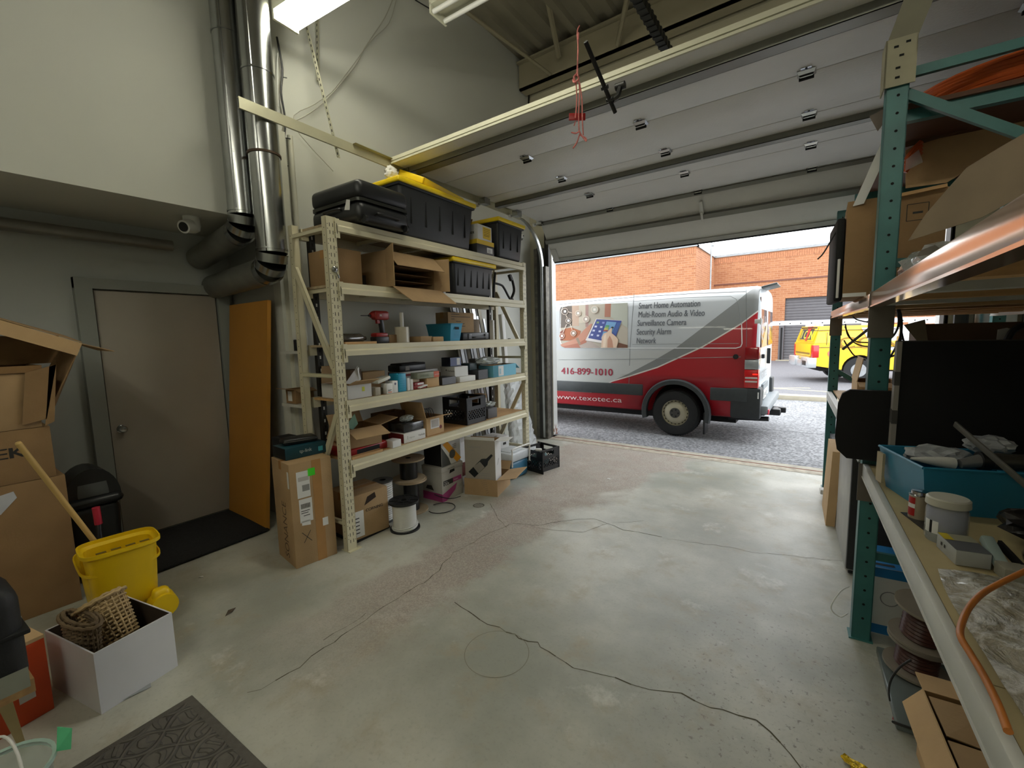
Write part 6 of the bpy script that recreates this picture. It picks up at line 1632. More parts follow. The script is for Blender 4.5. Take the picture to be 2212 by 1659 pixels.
for (x, y) in ((-.3, .26), (.0, .14), (-.3, -.34), (-.05, -.38)):
    mb = MB(mat('stake_wood', 'b9a573', .6, var=.1)); mb.cyl((x*.3, y*.9, .41), (x, y+.03, 0), .028, .012, n=4); mb.build('leg', ts)
pl = thing('pail', 'clear plastic pail with a white wire handle at the lower left edge', 'pail', (-1.995, .05, 0), R(20))
mb = MB(mat('pail_clear', 'c9d6d0', .25, alpha=.5, var=.05)); mb.lathe([(.001, .004), (.09, .004), (.115, .295), (.12, .30)], 28); mb.build('pail_body', pl)
mb = MB(mat('pail_rim', 'a9c4bb', .3)); mb.lathe([(.113, .29), (.124, .295), (.122, .306), (.113, .302)], 28); mb.build('rim', pl)
mb = MB(WHITEP); mb.tube([(-.12, 0, .28), (-.10, .02, .35), (-.02, .03, .40), (.06, .02, .37), (.12, 0, .28)], .004, 6); mb.build('handle', pl)
mb = MB(mat('tag_mint', '5cc08c', .5)); mb.slab([(.07, .10, .30), (.10, .12, .295), (.10, .13, .36), (.06, .115, .37)], .002); mb.build('tag', pl)
# patterned rubber mat near the viewer
g = NT('mat_pattern', .8)
x, y, z = g.xyz()
vv = []
for s_ in (1, -1):
    w1 = g.math('SINE', g.math('MULTIPLY', y, 22.0))
    vv.append(g.math('ABSOLUTE', g.math('SINE', g.math('ADD', g.math('MULTIPLY', x, 26.0), g.math('MULTIPLY', w1, 1.4*s_)))))
pat = g.math('MINIMUM', vv[0], vv[1])
vo = g.n('ShaderNodeTexVoronoi'); vo.feature = 'SMOOTH_F1'; vo.inputs['Scale'].default_value = 24; g.t.links.new(g.tc.outputs['Object'], vo.inputs['Vector'])
ws = g.n('ShaderNodeTexWave'); ws.wave_type = 'RINGS'; ws.inputs['Scale'].default_value = 7; ws.inputs['Distortion'].default_value = 9; ws.inputs['Detail'].default_value = 1; g.t.links.new(g.tc.outputs['Object'], ws.inputs['Vector'])
h = g.math('ADD', g.math('MULTIPLY', g.math('SUBTRACT', 1.0, g.step(pat, .12, .38)), 1.0), g.math('MULTIPLY', g.math('MULTIPLY', g.step(ws.outputs[1], .5, .8), g.step(pat, .38, .55)), .8))
g.color(g.mix(g.noise(30, 4), lin('46433e'), lin('6e6961')))
g.bump(h, 1.0, .012)
MP = g.m
a = Vector((-2.275, .621, 0)); b = Vector((-2.239, .234, 0)); c = Vector((-1.626, .648, 0))
e1 = (c-a).normalized(); mtz = math.atan2(e1.y, e1.x)
mt = thing('rubber_mat', 'grey rubber mat with raised scroll pattern near the viewer', 'mat', (a.x, a.y, 0), mtz)
mb = MB(mat('mat_border', '57534c', .85, var=.15, scale=40, bump=.3)); mb.rbox((0, -.54, .0), (1.0, 0, .009), .003); mb.build('border', mt)
mb = MB(MP); mb.box((.035, -.505, .0085), (.965, -.035, .0125)); mb.build('pattern_panel', mt)
# ================================================================== right side: teal rack used as a bench
RO = Vector((.232, 2.75, 0)); RRZ = R(2.7); RD = Vector((math.cos(RRZ), math.sin(RRZ), 0)); RA = Vector((-math.sin(RRZ), math.cos(RRZ), 0))
def T(b, a, z=0): return RO+RD*b+RA*a+Vector((0, 0, z))
rk = thing('pallet_rack', 'teal pallet rack with pale beams used as a workbench on the right', 'rack', RO, RRZ)
HOLE = mat('hole_black', '0b0f0f', .9, var=0)
def rpost(a, b0, h, front=True):
    mb = MB(TEAL); x0, x1, y0, y1 = b0-.042, b0+.036, a-.03, a+.04
    mb.box((x0, y0, 0), (x0+.004, y1, h)); mb.box((x0, y0, 0), (x1, y0+.004, h)); mb.box((x0, y1-.004, 0), (x1, y1, h)); mb.box((x1-.004, y0, 0), (x1, y0+.02, h)); mb.box((x1-.004, y1-.02, 0), (x1, y1, h))
    mb.box((x0-.01, y0-.01, 0), (x1+.01, y1+.01, .006))
    z = .12
    while z < h-.03:
        mb.cyl((b0+.0, y0-.0008, z), (b0, y0, z), .0062, n=8, m=HOLE); z += .0762
    mb.build('post', rk)
rpost(0, 0, 2.70); rpost(2.56, 0, 2.70); rpost(-2.56, 0, 2.70)
for a in (0, 2.56, -2.56): rpost(a, 1.09, 2.70)
for a in (0, 2.56):
    for (z0, z1) in ((2.73, 2.745), (2.67, 1.9), (1.9, 1.86), (1.2, .5), (.45, .45)):
        mb = MB(TEAL); p = Vector((.0, a+.01, z0)); q = Vector((1.07, a+.01, z1)); M = plane_M(p, q-p, (0, 0, 1)); L = (q-p).length
        if a > 1 and z0 > 2.7: continue
        mb.box((0, -.02, -.012), (L, .02, .012), M=M); mb.build('brace', rk)
BEAMP = mat('beam_polish', 'd6b8a2', .16, metal=.75, var=.05, scale=3)  # warm tint puts the brick's reflection into the beam colour
BEAMW = mat('beam_white', 'bfc0bb', .45, var=.06)
NB = rotz(R(-2.2)); NBB = rotz(R(-.4))
def rbeam(a0, a1, z0, z1, m, x0=-.05, nm='beam', w=.04):
    M = (NB if z0 > 1.2 else NBB) if a1 < 0 else None
    mb = MB(m); mb.rbox((x0, a0, z0), (x0+w, a1, z1), .005, M=M); mb.box((x0-.002, a0, z0-.004), (x0+w+.006, a1, z0+.003), M=M); mb.build(nm, rk)
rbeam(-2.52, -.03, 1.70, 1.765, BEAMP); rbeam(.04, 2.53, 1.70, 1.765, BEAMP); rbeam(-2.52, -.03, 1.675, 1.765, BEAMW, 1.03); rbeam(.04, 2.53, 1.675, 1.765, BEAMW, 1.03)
rbeam(-2.52, -.03, .865, .93, BEAMW, -.040, w=.024); rbeam(.04, 2.53, .92, .985, BEAMW); rbeam(-2.52, -.03, .835, .915, BEAMW, 1.03); rbeam(.04, 2.53, .92, .985, BEAMW, 1.03)
for a_, b_ in (((-.056, -.042, 1.55), (.04, -.034, 1.77)), ((-.056, 2.49, 1.53), (.04, 2.50, 1.72)), ((-.056, -.036, .74), (.03, -.032, .93))): MB(mat('end_plate', '6b655c', .5, metal=.3, var=.15)).box(a_, b_).build('end_plate', rk)
for k in range(4): MB(GALV).cyl((-.060, -.05-.0, 1.60+k*.0), (-.05, -.05, 1.60), .001).build('x') if False else None
BENCH = mat('bench_board', 'ab9c74', .6, var=.10, scale=5, bump=.08)
mb = MB(BENCH); mb.box((-.015, -1.62, .905), (1.06, -.04, .925), M=NBB); mb.box((-.015, -2.55, .905), (1.06, -1.624, .925), M=NBB); mb.build('bench_top', rk)
mb = MB(mat('shelf_ply', 'a08055', .7, var=.15, scale=3)); mb.box((0, .05, .985), (1.05, 2.52, 1.0)); mb.build('shelf_board', rk)
mb = MB(mat('deck_brown', '5e3f2c', .7, var=.2, scale=4)); mb.box((0, -2.5, 1.74), (1.05, -.04, 1.765), M=NB); mb.box((0, .05, 1.74), (1.05, 2.52, 1.765))
for k in range(6): mb.box((0, -2.3+k*.44, 1.70), (1.05, -2.22+k*.44, 1.738), BEAMW if k % 2 else WOOD, M=NB); mb.box((0, .15+k*.44, 1.69), (1.05, .23+k*.44, 1.738), WOOD)
mb.build('upper_deck', rk)
mb = MB(mat('deck_brown')); mb.box((0.02, .06, 2.60), (1.05, 1.6, 2.62)); mb.build('top_deck', rk)
for a in (.08, 1.55): MB(TEAL).box((-.0, a, 2.55), (1.04, a+.04, 2.60)).build('top_bearer', rk)
# cream extension sleeve and channel above the near post
ex = thing('post_extension', 'cream folded steel channel sleeved onto the teal post top', 'channel', T(0, 0, 2.67), RRZ)
CR2 = mat('cream_dirty', '9a957c', .5, var=.12)
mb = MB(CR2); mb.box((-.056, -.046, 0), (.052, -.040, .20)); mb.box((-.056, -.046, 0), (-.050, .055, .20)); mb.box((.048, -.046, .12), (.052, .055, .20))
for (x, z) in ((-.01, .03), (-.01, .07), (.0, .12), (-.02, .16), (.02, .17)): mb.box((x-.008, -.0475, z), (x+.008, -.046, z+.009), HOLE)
mb.add([(-.05, -.036, .20), (.055, -.036, .20), (.50, -.25, 1.6), (.38, -.25, 1.6), ], [(0, 1, 2, 3)], mat('cream_shade', '7f7b68', .6)); mb.add([(-.05, -.036, .20), (.38, -.25, 1.6), (.36, .0, 1.6), (-.05, .045, .20)], [(0, 1, 2, 3)])  # shade of the upper front face put into a darker cream
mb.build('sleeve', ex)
mb = MB(mat('pale_cord', 'd6d9a8', .5)); mb.tube([(.01, -.10, .55), (.02, -.11, .60), (.015, -.13, .80), (.0, -.15, .95)], .004, 6); mb.build('cord', ex)

# ---- upper shelf goods ------------------------------------------------
def slabP(name, label, cat, pts, plane, m, th=.006, group=None, tilt=None):
    """a sheet standing on the upper deck, outlined on an upright plane Y = plane"""
    Q = [P(a, b, Y=plane if not tilt else plane+tilt[i]) for i, (a, b) in enumerate(pts)]
    o = Q[0].copy(); mb = MB(m); mb.slab([q-o for q in Q], th); return tag(mb.build(name, None, o), label, cat, group)
x0 = P(1828, 500, Y=3.0).x; x1 = .47
closed_box('cardboard_carton', 'big brown carton on the far upper deck sticking out past the teal post', 'carton', ((x0+x1)/2, 3.27, 1.767), 0, x1-x0, .52, .50, CARD3, decals={'f': lambda mb, M: (mb.line([(.24, .36), (.32, .36), (.32, .44), (.24, .44), (.24, .36)], .003, INK, M), mb.rect(.262, .392, .30, .402, INK, M), mb.rect(0.0, .0, .10, .02, PAPER, M))})
bp_ = thing('black_sleeve', 'black padded sleeve with a white edge hanging beside the big brown carton', 'sleeve', (x0-.03, 3.15, 1.767), R(4))
mb = MB(BLACKM); mb.rbox((-.018, -.10, -.02), (.022, .3, .43), .012); mb.build('pad', bp_); mb = MB(PAPER); mb.rbox((-.006, -.112, .0), (.006, -.10, .21), .002); mb.build('white_edge', bp_)
slabP('white_strip', 'long white strip slanting down beside the near teal post', 'strip', [(1907, 300), (1907, 352), (1866, 440), (1842, 446)], 3.0, PAPER, .004)
slabP('torn_flap', 'torn grey flap poking out beside the near teal post', 'flap', [(1878, 252), (1910, 235), (1912, 262), (1896, 284)], 2.98, mat('grey_flap', '7a6f66', .7), .004)
slabP('cardboard_sheet', 'large tan sheet lying behind the diagonal brace', 'sheet', [(1956, 326), (1985, 308), (2212, 240), (2240, 230), (2240, 290), (2150, 330), (2045, 395), (1956, 407)], 3.36, CARD2, .006)
slabP('cardboard_sheet', 'dark brown sheet at the back under the orange cable coil', 'sheet', [(1956, 262), (2060, 240), (2240, 180), (2240, 235), (1990, 310), (1956, 318)], 3.30, mat('dark_card'), .006)
slabP('cardboard_sheet', 'grey brown board leaning closest under the diagonal brace', 'sheet', [(2240, 272), (2160, 318), (2088, 362), (2045, 410), (2000, 462), (1962, 520), (2120, 470), (2240, 405)], 2.45, mat('drab_card'), .008)
slabP('wood_batten', 'pale batten along the top of the big brown carton', 'batten', [(1937, 428), (1937, 421), (2045, 398), (2045, 405)], 2.99, WOOD, .02)
mb = MB(); random.seed(3); crumple(mb, 0, 0, .04, .13, .26, .07, mat('clear_bag', 'b7b9b6', .12, var=.25, scale=9, alpha=.6, bump=.7, bscale=12), 31)
tag(mb.build('clear_bag', None, T(.12, -.42, 1.80), R(4)), 'clear plastic bag on the upper deck above the polished beam', 'bag')
mb = MB(mat('orange_wire', 'b5521e', .45, var=.15))
rr = random.Random(2)
for k in range(12):
    pts = []
    for i in range(28):
        a_ = 2*math.pi*i/28; pts.append((.42+(.30+.012*rr.uniform(-1, 1))*math.cos(a_), .43+(.34+.012*k/6)*math.sin(a_), .015+.018*(k % 6)+.01*(k//6)+.006*math.sin(3*a_+k)))
    mb.tube(pts, .011, 6, closed=True)
tag(mb.build('orange_cable_coil', None, T(0, .03, 2.622), RRZ), 'coil of thick orange cable on the top deck of the teal rack', 'cable coil')
mb = MB(mat('orange_wire'))
for k in range(4): mb.tube([(0, 0, .02*k), (.03, 0, .05+.02*k), (.06, 0, .09+.018*k)], .014, 6)
mb.add([(0, -.02, 0), (.07, -.02, .03), (.05, -.02, .10), (.0, -.02, .06)], [(0, 1, 2, 3)], GLASSY)
tag(mb.build('orange_bag', None, P(1954, 372, Y=3.3)), 'orange wires in a clear wrapper showing behind the near post', 'wires')
slabP('caution_tape', 'yellow and clear tape dangling under the polished beam', 'tape', [(1938, 618), (2005, 596), (2008, 604), (1938, 640)], 2.62, mat('caution_yellow', 'e0c21a', .4), .001)
# cables hanging from the deck
mb = MB(BLACKP)
def cab(pts, Y, r=.005): mb.tube([P(a, b, Y=Y) for a, b in pts], r, 6)
cab([(1937, 662), (1944, 680), (1946, 720), (1935, 750), (1920, 775)], 3.0); cab([(1939, 664), (1941, 700), (1930, 725), (1912, 738)], 3.0); cab([(1942, 666), (1948, 700), (1940, 760), (1915, 772)], 3.05)
cab([(1942, 690), (1950, 730), (1956, 745)], 3.02); tag(mb.build('hanging_cable'), 'black cables looping down beside the near teal post', 'cable'); mb = MB(BLACKP); cab([(1836, 676), (1850, 690), (1880, 697)], 4.4); cab([(1826, 700), (1832, 725), (1850, 738), (1885, 740)], 4.4); cab([(1825, 705), (1840, 735), (1862, 747), (1890, 748)], 4.6); cab([(1823, 735), (1835, 755), (1848, 770), (1870, 778)], 4.4)
tag(mb.build('hanging_cable'), 'black cables looping down in the far bay before the yellow pickup', 'cable')

mb = MB(DARKM); a = P(1821, 754, Y=4.85); b = P(1886, 703, Y=4.6); mb.tube([a, b], .012, 6); tag(mb.build('cross_bar'), 'thin steel bar crossing the far bay of the teal rack', 'bar')
mb = MB(BLACKP); mb.tube([P(1806, 500, Y=3.1), P(1780, 545, Y=3.1), P(1766, 560, Y=3.1)], .004, 6); tag(mb.build('stray_cable'), 'stray dark cable end sticking out beside the black padded sleeve', 'cable')
# beyond: metal sheets by the right jamb
for k, (xa, w_, m_, lb) in enumerate(((.99, .10, DARKM, 'dark narrow metal panel right beside the right jamb'), (1.12, .12, GALV, 'shiny metal panel next to the dark one at the right jamb'), (1.27, .12, mat('pale_metal', 'a9aca8', .35, metal=.7), 'pale metal panel between the two shiny ones on the wall'), (1.42, .14, GALV, 'shiny metal panel farthest from the right jamb'))):
    mb = MB(m_); mb.rbox((0, 0, 0), (w_, .05, 2.3), .015); tag(mb.build('metal_sheet', None, (xa, 5.68, 0)), lb, 'metal sheet', 'metal sheets by the right jamb')
# far bay shelf goods
open_box('open_carton', 'open brown carton on the far bay shelf seen through the rack', 'carton', T(.18, 1.5, 1.001), RRZ, .24, .34, .20, CARD2, flaps={'l': (100, .18), 'f': (-10, .12)})
mb = MB(GLASSY); mb.cyl((0, 0, 0), (0, 0, .12), .05, n=20); mb.cyl((0, 0, .12), (0, 0, .14), .052, n=20, m=WHITEP); tag(mb.build('clear_jar', None, T(.06, 1.20, 1.001)), 'clear jar on the far bay shelf in front of the open carton', 'jar')
open_box('open_carton', 'low open carton piece at the front of the far bay shelf', 'carton', T(.14, 1.0, 1.001), RRZ, .22, .20, .09, CARD3, flaps={'f': (30, .08)})
closed_box('white_box', 'white box on the far bay shelf behind the near post', 'box', T(.22, .68, 1.001), RRZ, .14, .2, .14, PAPER)
closed_box('dark_metal_box', 'dark metal box with rivet dots low in the far bay', 'box', T(.14, 2.25, .10), RRZ, .30, .4, .48, mat('dark_box'), decals={'f': lambda mb, M: [mb.disc(.03, .05+.08*k, .006, PAPER, M) for k in range(6)]})
mb = MB(REDP); mb.rbox((0, 0, 0), (.12, .10, .04), .01); mb.rbox((-.05, .02, .05), (.1, .12, .095), .01, PAPER); tag(mb.build('red_item', None, T(-.03, 2.12, 0), RRZ), 'small red and white item on the floor under the dark metal box', 'item')
fr = thing('mini_fridge', 'grey sided cabinet with a black front standing low in the far bay', 'cabinet', T(.24, 1.0, .022), RRZ)
mb = MB(mat('cabinet_grey', 'a9a8a4', .4)); mb.rbox((-.25, -.30, 0), (.25, .42, .84), .01); mb.build('cabinet_body', fr); mb = MB(BLACKP); mb.rbox((-.25, -.345, .03), (.25, -.305, .83), .008); mb.build('door', fr)
mb = MB(BLACKP)
for x in (-.22, .22): mb.cyl((x-.012, -.28, 0.0), (x+.012, -.28, 0), .02, n=12); mb.cyl((x-.012, .38, 0), (x+.012, .38, 0), .02, n=12)
mb.build('foot', fr)
mb = MB(CARD2); mb.slab([(0, 0, 0), (.06, .0, 0), (.08, .0, .62), (.02, 0, .62)], .5); tag(mb.build('kraft_board', None, T(-.07, 1.5, 0), RRZ), 'kraft boards standing between the cabinet and the floor edge', 'board')
BLU = mat('print_blue', '2476b4', .45)
def d_bl(mb, M): mb.rect(0, 0, .30, .05, BLU, M); mb.rect(0, .31, .30, .36, BLU, M); mb.disc(.10, .2, .04, GREYINK, M, ri=.035)
def d_bl2(mb, M): mb.rect(0, 0, .30, .04, BLU, M); mb.rect(.05, .27, .2, .285, mat('print_pink', 'a06a80', .5), M); mb.rect(.08, .19, .14, .23, GREYINK, M); mb.disc(.1, .14, .03, GREYINK, M)
closed_box('printed_box', 'white and blue printed box on the floor behind the near teal post', 'box', T(.17, .235, 0), RRZ+R(3), .32, .30, .36, WHITECARD, mats={'t': BLU}, decals={'f': d_bl, 'l': d_bl2, 't': lambda mb, M: (mb.text('LINK', .10, .10, .06, PAPER, M), mb.rect(.04, .03, .12, .055, BLACKM, M, .0015))})
mb = MB(WHITEP); mb.tube([T(-.05, .08, .22), T(-.09, .04, .20), T(-.13, .0, .12), T(-.09, -.0, .08), T(-.055, .02, .10)], .003, 6); tag(mb.build('wire_loop'), 'thin white cord loop beside the near teal post', 'cord')
WB = mat('brown_wire', '4e2a22', .4, var=.15, scale=10)
s1 = T(.17, -.22, .048)
spool('wire_spool', 'lower brown wire spool under the bench', s1, .115, .07, .15, mat('spool_pale', '8b8378', .5), WB, turns=7, tilt=(R(3), R(4), 0))
spool('wire_spool', 'upper brown wire spool under the bench', s1+Vector((.01, -.01, .155)), .115, .07, .17, mat('spool_pale'), WB, turns=8, tilt=(R(5), R(5), 0))
mb = MB(mat('grey_tray', '77807f', .25, metal=.3, var=.1)); mb.rbox((-.12, -.30, 0), (.25, .20, .035), .006); mb.tube([(-.12, -.30, .03), (-.10, -.31, .035), (.25, -.31, .035)], .005, 6, DARKM); tag(mb.build('grey_tray', None, T(.17, -.30, 0), RRZ), 'flat grey tray on the floor under the brown wire spools', 'tray')
t = open_box('open_carton', 'narrow open carton with overlapping flaps under the bench', 'carton', T(.20, -1.02, 0), RRZ+R(2), .19, .66, .27, CARD2, flaps={'l': (-55, .09), 'r': (70, .10), 'b': (-2, .1), 'f': (20, .12)})
mb = MB(CARD); 
for k in range(3): mb.slab([(-.08, -.28+.20*k, .262+.004*k), (.08, -.28+.2*k, .255), (.08, -.09+.2*k, .262), (-.08, -.09+.2*k, .262)], .004)
tag(mb.build('inner_flaps', None, T(.20, -1.02, 0), RRZ+R(2)), 'folded kraft flaps closing the narrow carton under the bench', 'flaps')
closed_box('brown_box', 'plain kraft box behind the narrow open carton under the bench', 'box', T(.56, -.64, 0), RRZ, .22, .24, .38, CARD2, mats={'l': mat('stamp_grey')})
closed_box('brown_box', 'larger brown carton deepest under the bench', 'box', T(.56, -1.2, 0), RRZ, .34, .6, .30, CARD3)
mb = MB(BLACKP); mb.tube([P(1968, 1425, Z=.30), P(1945, 1440, Z=.26), P(1926, 1465, Z=.2), P(1920, 1490, Z=.12), P(1922, 1513, Z=.05)], .004, 6); tag(mb.build('cable_end'), 'short black cable end curling from the narrow carton', 'cable')
mb = MB(mat('gold_foil', 'c9a81c', .25, metal=.6, var=.3, scale=40, bump=1.0, bscale=60)); p = P(1848, 1650, Z=0); vs = []
for i in range(9):
    for j in range(5): vs.append((-.06+.02*i, (-.035+.0175*j)*(1-abs(i-4)/6), .006+.012*random.random()))
mb.add(vs, [(i*5+j, (i+1)*5+j, (i+1)*5+j+1, i*5+j+1) for i in range(8) for j in range(4)], smooth=False); tag(mb.build('foil_wrapper', None, (p.x+.01, p.y-.03, 0), R(-35)), 'crumpled gold foil wrapper on the floor at the lower right', 'wrapper')
p = P(1940, 1555, Z=0); mb = MB(mat('red_scrap', '9a4a50', .6)); mb.slab([(-.02, -.01, .001), (.02, -.01, .004), (.02, .012, .002), (-.015, .01, .004)], .001); tag(mb.build('red_scrap', None, (p.x, p.y, 0)), 'red scrap beside the narrow carton under the bench', 'scrap')

# ---- things on the bench ----------------------------------------------
ZB = .926
bb = thing('rounded_board', 'large black rounded board standing across the bench behind the blue bin', 'board', (.44, 2.66, ZB), R(0))
mb = MB(mat('pure_black', '070708', .85, var=0)); pts = []
x0, x1, z0, z1 = -.365, .62, .035, .375
pl_ = [(x0, z0+.10), (x0+.01, z0+.04), (x0+.05, z0), (x1, z0), (x1, z1), (x0+.05, z1), (x0+.02, z1-.02), (x0+.005, z1-.07)]
mb.slab([(a, 0, b) for a, b in pl_], .035); mb.box((.0, 0.005, 0), (.5, .03, .05)); mb.build('panel_body', bb)
mo = thing('black_slab', 'tall black slab with a striped pale edge standing on the bench', 'slab', (.67, 2.51, ZB), R(0))
mb = MB(mat('pure_black')); mb.box((-.385, 0, 0), (.40, .06, .61)); mb.build('slab_body', mo)
mb = MB(mat('foam_pale', '8b8680', .6))
mb.box((-.402, -.004, 0), (-.385, .065, .61))
for k in range(3): mb.box((-.4035, -.006, .08+k*.17), (-.384, .066, .14+k*.17), mat('foam_dark', '3a3836', .7))
mb.box((-.40, 0, .61), (.40, .06, .613), mat('foam_dark')); mb.build('foam_edge', mo)
closed_box('dark_carton', 'dark brown box showing above the tall black slab', 'carton', (.66, 3.1, 1.30), 0, .52, .4, .31, mat('dark_card'))
slabP('brown_flap', 'grey brown flap folded out beside the dark brown box', 'flap', [(1952, 702), (1998, 690), (2005, 744), (1985, 742)], 2.89, mat('drab_card'), .004)
mb = MB(WOOD); mb.box((-.15, -.12, 0), (.15, .12, .297)); tag(mb.build('wood_block', None, (.72, 3.1, 1.001)), 'block under the dark brown box behind the black slab', 'block')
slabP('torn_paper', 'pale torn card above the black slab next to the hoop', 'card', [(2150, 752), (2155, 712), (2175, 708), (2188, 712), (2180, 752)], 2.7, PAPER, .004)
mb = MB(BLACKP); pts = [P(2172, 745, Y=2.66), P(2185, 718, Y=2.66), P(2205, 704, Y=2.66), P(2225, 702, Y=2.66)]; mb.tube(pts, .012, 8); tag(mb.build('black_hoop'), 'black hoop rising behind the black slab at the right edge', 'hoop')
# blue bin
A_ = Vector((.205, 2.40, 0)); B_ = Vector((.30, 2.085, 0)); e_ = B_-A_; L = e_.length
rzb = math.atan2(e_.y, e_.x)+R(90); 
c = A_+e_*.5+Vector((math.cos(rzb+R(0)), math.sin(rzb), 0))*.205+Vector((.012, -.01, 0))
bbn = bin_('blue_bin', 'large blue bin full of tools on the bench', (c.x, c.y, ZB), rzb, .40, L*1.0, .17, mat('bench_bin_blue', '2a7c9e', .4, var=.05), tap=.88, rim=.006)
mb = MB(mat('beige_clip', 'a89a7c', .5)); mb.box((-.212, .10, .025), (-.203, .15, .15)); mb.build('clip', bbn)
def inbin(dx, dy, dz): return c+Matrix.Rotation(rzb, 3, 'Z') @ Vector((dx, dy, 0))+Vector((0, 0, ZB+dz))
mb = MB(); crumple(mb, 0, 0, .0, .10, .07, .035, mat('bag_shine', 'a9adb2', .12, var=.3, scale=12, bump=.8, bscale=18), 41); tag(mb.build('foil_bag', None, inbin(-.06, .05, .17), rzb), 'shiny crumpled bag lying in the blue bench bin', 'bag')
mb = MB(WHITEP); mb.lathe([(.004, .13), (.012, .09), (.022, .02), (.022, 0)], 16, M=roty(R(-85))); tag(mb.build('white_nozzle', None, inbin(-.06, -.055, .165), rzb), 'white pointed tube in the blue bench bin', 'tube')
tg = thing('hand_tool', 'dark cylindrical tool with a grey nose lying across the blue bench bin', 'tool', inbin(.06, -.07, .185), rzb)
mb = MB(mat('tool_dark', '4a4842', .35, metal=.4)); mb.cyl((-.04, 0, 0), (.10, 0, 0), .030, n=24); mb.build('barrel', tg)
mb = MB(mat('tool_grey', '8b8b8b', .35, metal=.5)); mb.cyl((-.11, 0, -.015), (-.045, 0, 0), .016, .026, n=20); mb.build('nose', tg)
MB(BLACKP).cyl((-.058, 0, 0), (-.03, 0, 0), .033, n=24).build('band', tg); MB(BLACKP).cyl((.095, 0, 0), (.115, 0, 0), .032, n=24).build('band', tg)
tr_ = MB(mat('tape_tan', '9a8462', .4)); tr_.lathe([(.022, -.02), (.048, -.02), (.05, 0), (.048, .02), (.022, .02), (.022, -.02)], 28, M=roty(R(80)) @ rotx(R(10))); tag(tr_.build('tape_roll', None, inbin(.215, -.10, .222), rzb), 'tan tape roll on the right part of the blue bench bin', 'tape roll')
mb = MB(mat('stick_grey', '5a5850', .5)); a = P(2062, 915, Y=2.35); b = P(2230, 1060, Y=2.02); M = plane_M(a, b-a, (0, 0, 1)); L_ = (b-a).length; mb.rbox((0, -.012, -.004), (L_, .012, .004), .004, M=M); tag(mb.build('long_blade'), 'long dark flat bar sticking up over the blue bench bin', 'bar')
mb = MB(); crumple(mb, 0, 0, .0, .07, .06, .035, mat('bag_shine'), 44); tag(mb.build('foil_bag', None, inbin(.10, .06, .215), rzb), 'second shiny bag at the back right of the blue bench bin', 'bag')
mb = MB(mat('tan_pouch2', '7d6a50', .5)); mb.rbox((-.10, -.05, 0), (.10, .05, .08), .03, seg=3); tag(mb.build('tan_case', None, inbin(.32, .03, .172), rzb), 'tan rounded case at the right end of the blue bench bin', 'case')
# can and jar
cn = thing('paint_can', 'small can with a red and white label beside the blue bench bin', 'can', (.307, 2.03, ZB))
mb = MB(mat('can_tan', 'a59a86', .35, metal=.4, var=.1)); mb.cyl((0, 0, 0), (0, 0, .085), .029, n=28); mb.build('can_body', cn); mb = MB(STEEL); mb.lathe([(.029, .082), (.0305, .086), (.024, .088), (.024, .098), (.018, .10), (.001, .1)], 28); mb.build('can_rim', cn)
mb = MB(REDP)
for i in range(6):
    a0 = R(185+i*9); a1 = R(185+(i+1)*9)
    for z0, z1, m_ in ((.012, .04, REDP), (.04, .055, PAPER), (.055, .078, REDP)): mb.add([(.0295*math.cos(a0), .0295*math.sin(a0), z0), (.0295*math.cos(a1), .0295*math.sin(a1), z0), (.0295*math.cos(a1), .0295*math.sin(a1), z1), (.0295*math.cos(a0), .0295*math.sin(a0), z1)], [(0, 1, 2, 3)], m_)
mb.build('can_label', cn)
jr = thing('plastic_jar', 'clear jar of blue pieces with a wide white lid on the bench', 'jar', (.345, 1.852, ZB))
mb = MB(GLASSY); mb.lathe([(.001, 0), (.046, 0), (.05, .01), (.05, .10), (.046, .112), (.045, .12)], 32); mb.build('jar_body', jr)
mb = MB(mat('blue_pieces', '2b3475', .4, var=.5, scale=60)); mb.cyl((0, 0, .05), (0, 0, .105), .0465, n=28); mb.cyl((0, 0, .004), (0, 0, .05), .0465, n=28, m=mat('dark_pieces', '3c4a48', .4, var=.6, scale=70)); mb.build('contents', jr)
mb = MB(mat('lid_white', 'b9b8ac', .45)); mb.lathe([(.001, .142), (.047, .142), (.0515, .138), (.0525, .12), (.0525, .117), (.046, .117)], 36); mb.build('lid', jr)
mb = MB(PAPER); 
for i in range(5):
    a0 = R(195+i*9); a1 = R(195+(i+1)*9); mb.add([(.0508*math.cos(a0), .0508*math.sin(a0), .03), (.0508*math.cos(a1), .0508*math.sin(a1), .03), (.0508*math.cos(a1), .0508*math.sin(a1), .07), (.0508*math.cos(a0), .0508*math.sin(a0), .07)], [(0, 1, 2, 3)], BLACKM if i == 2 else PAPER)
mb.build('jar_label', jr)
def flatP(px, py, z=ZB): q = P(px, py, Z=z); return (q.x, q.y, z)
sl = MB(mat('black_slip', '25231f', .5)); 
q = [flatP(1945, 1107), flatP(1985, 1110), flatP(2000, 1125), flatP(1998, 1148)]; sl.slab([(a-q[0][0], b-q[0][1], .002) for a, b, _ in q][::-1], .0015); tag(sl.build('black_slip', None, q[0]), 'black slip of card under the can', 'card')
b1 = Vector(flatP(2022, 1200)); 
closed_box('label_box', 'grey carton with a yellow label on its top in front of the jar', 'box', (.362, 1.735, ZB), R(10), .075, .12, .045, mat('grey_white', 'a5a8a6', .5), decals={'t': lambda mb, M: (mb.rect(0, 0, .075, .12, mat('dark_box2'), M, .0005), mb.rect(.0, .07, .075, .118, mat('label_paper', '9c9b86', .5), M, .001), mb.rect(.0, .07, .022, .118, mat('label_yellow', 'c2ae1e', .5), M, .0014)), 'l': lambda mb, M: [mb.rect(.03+.02*k, .02, .04+.02*k, .03, INK, M) for k in range(2)]})
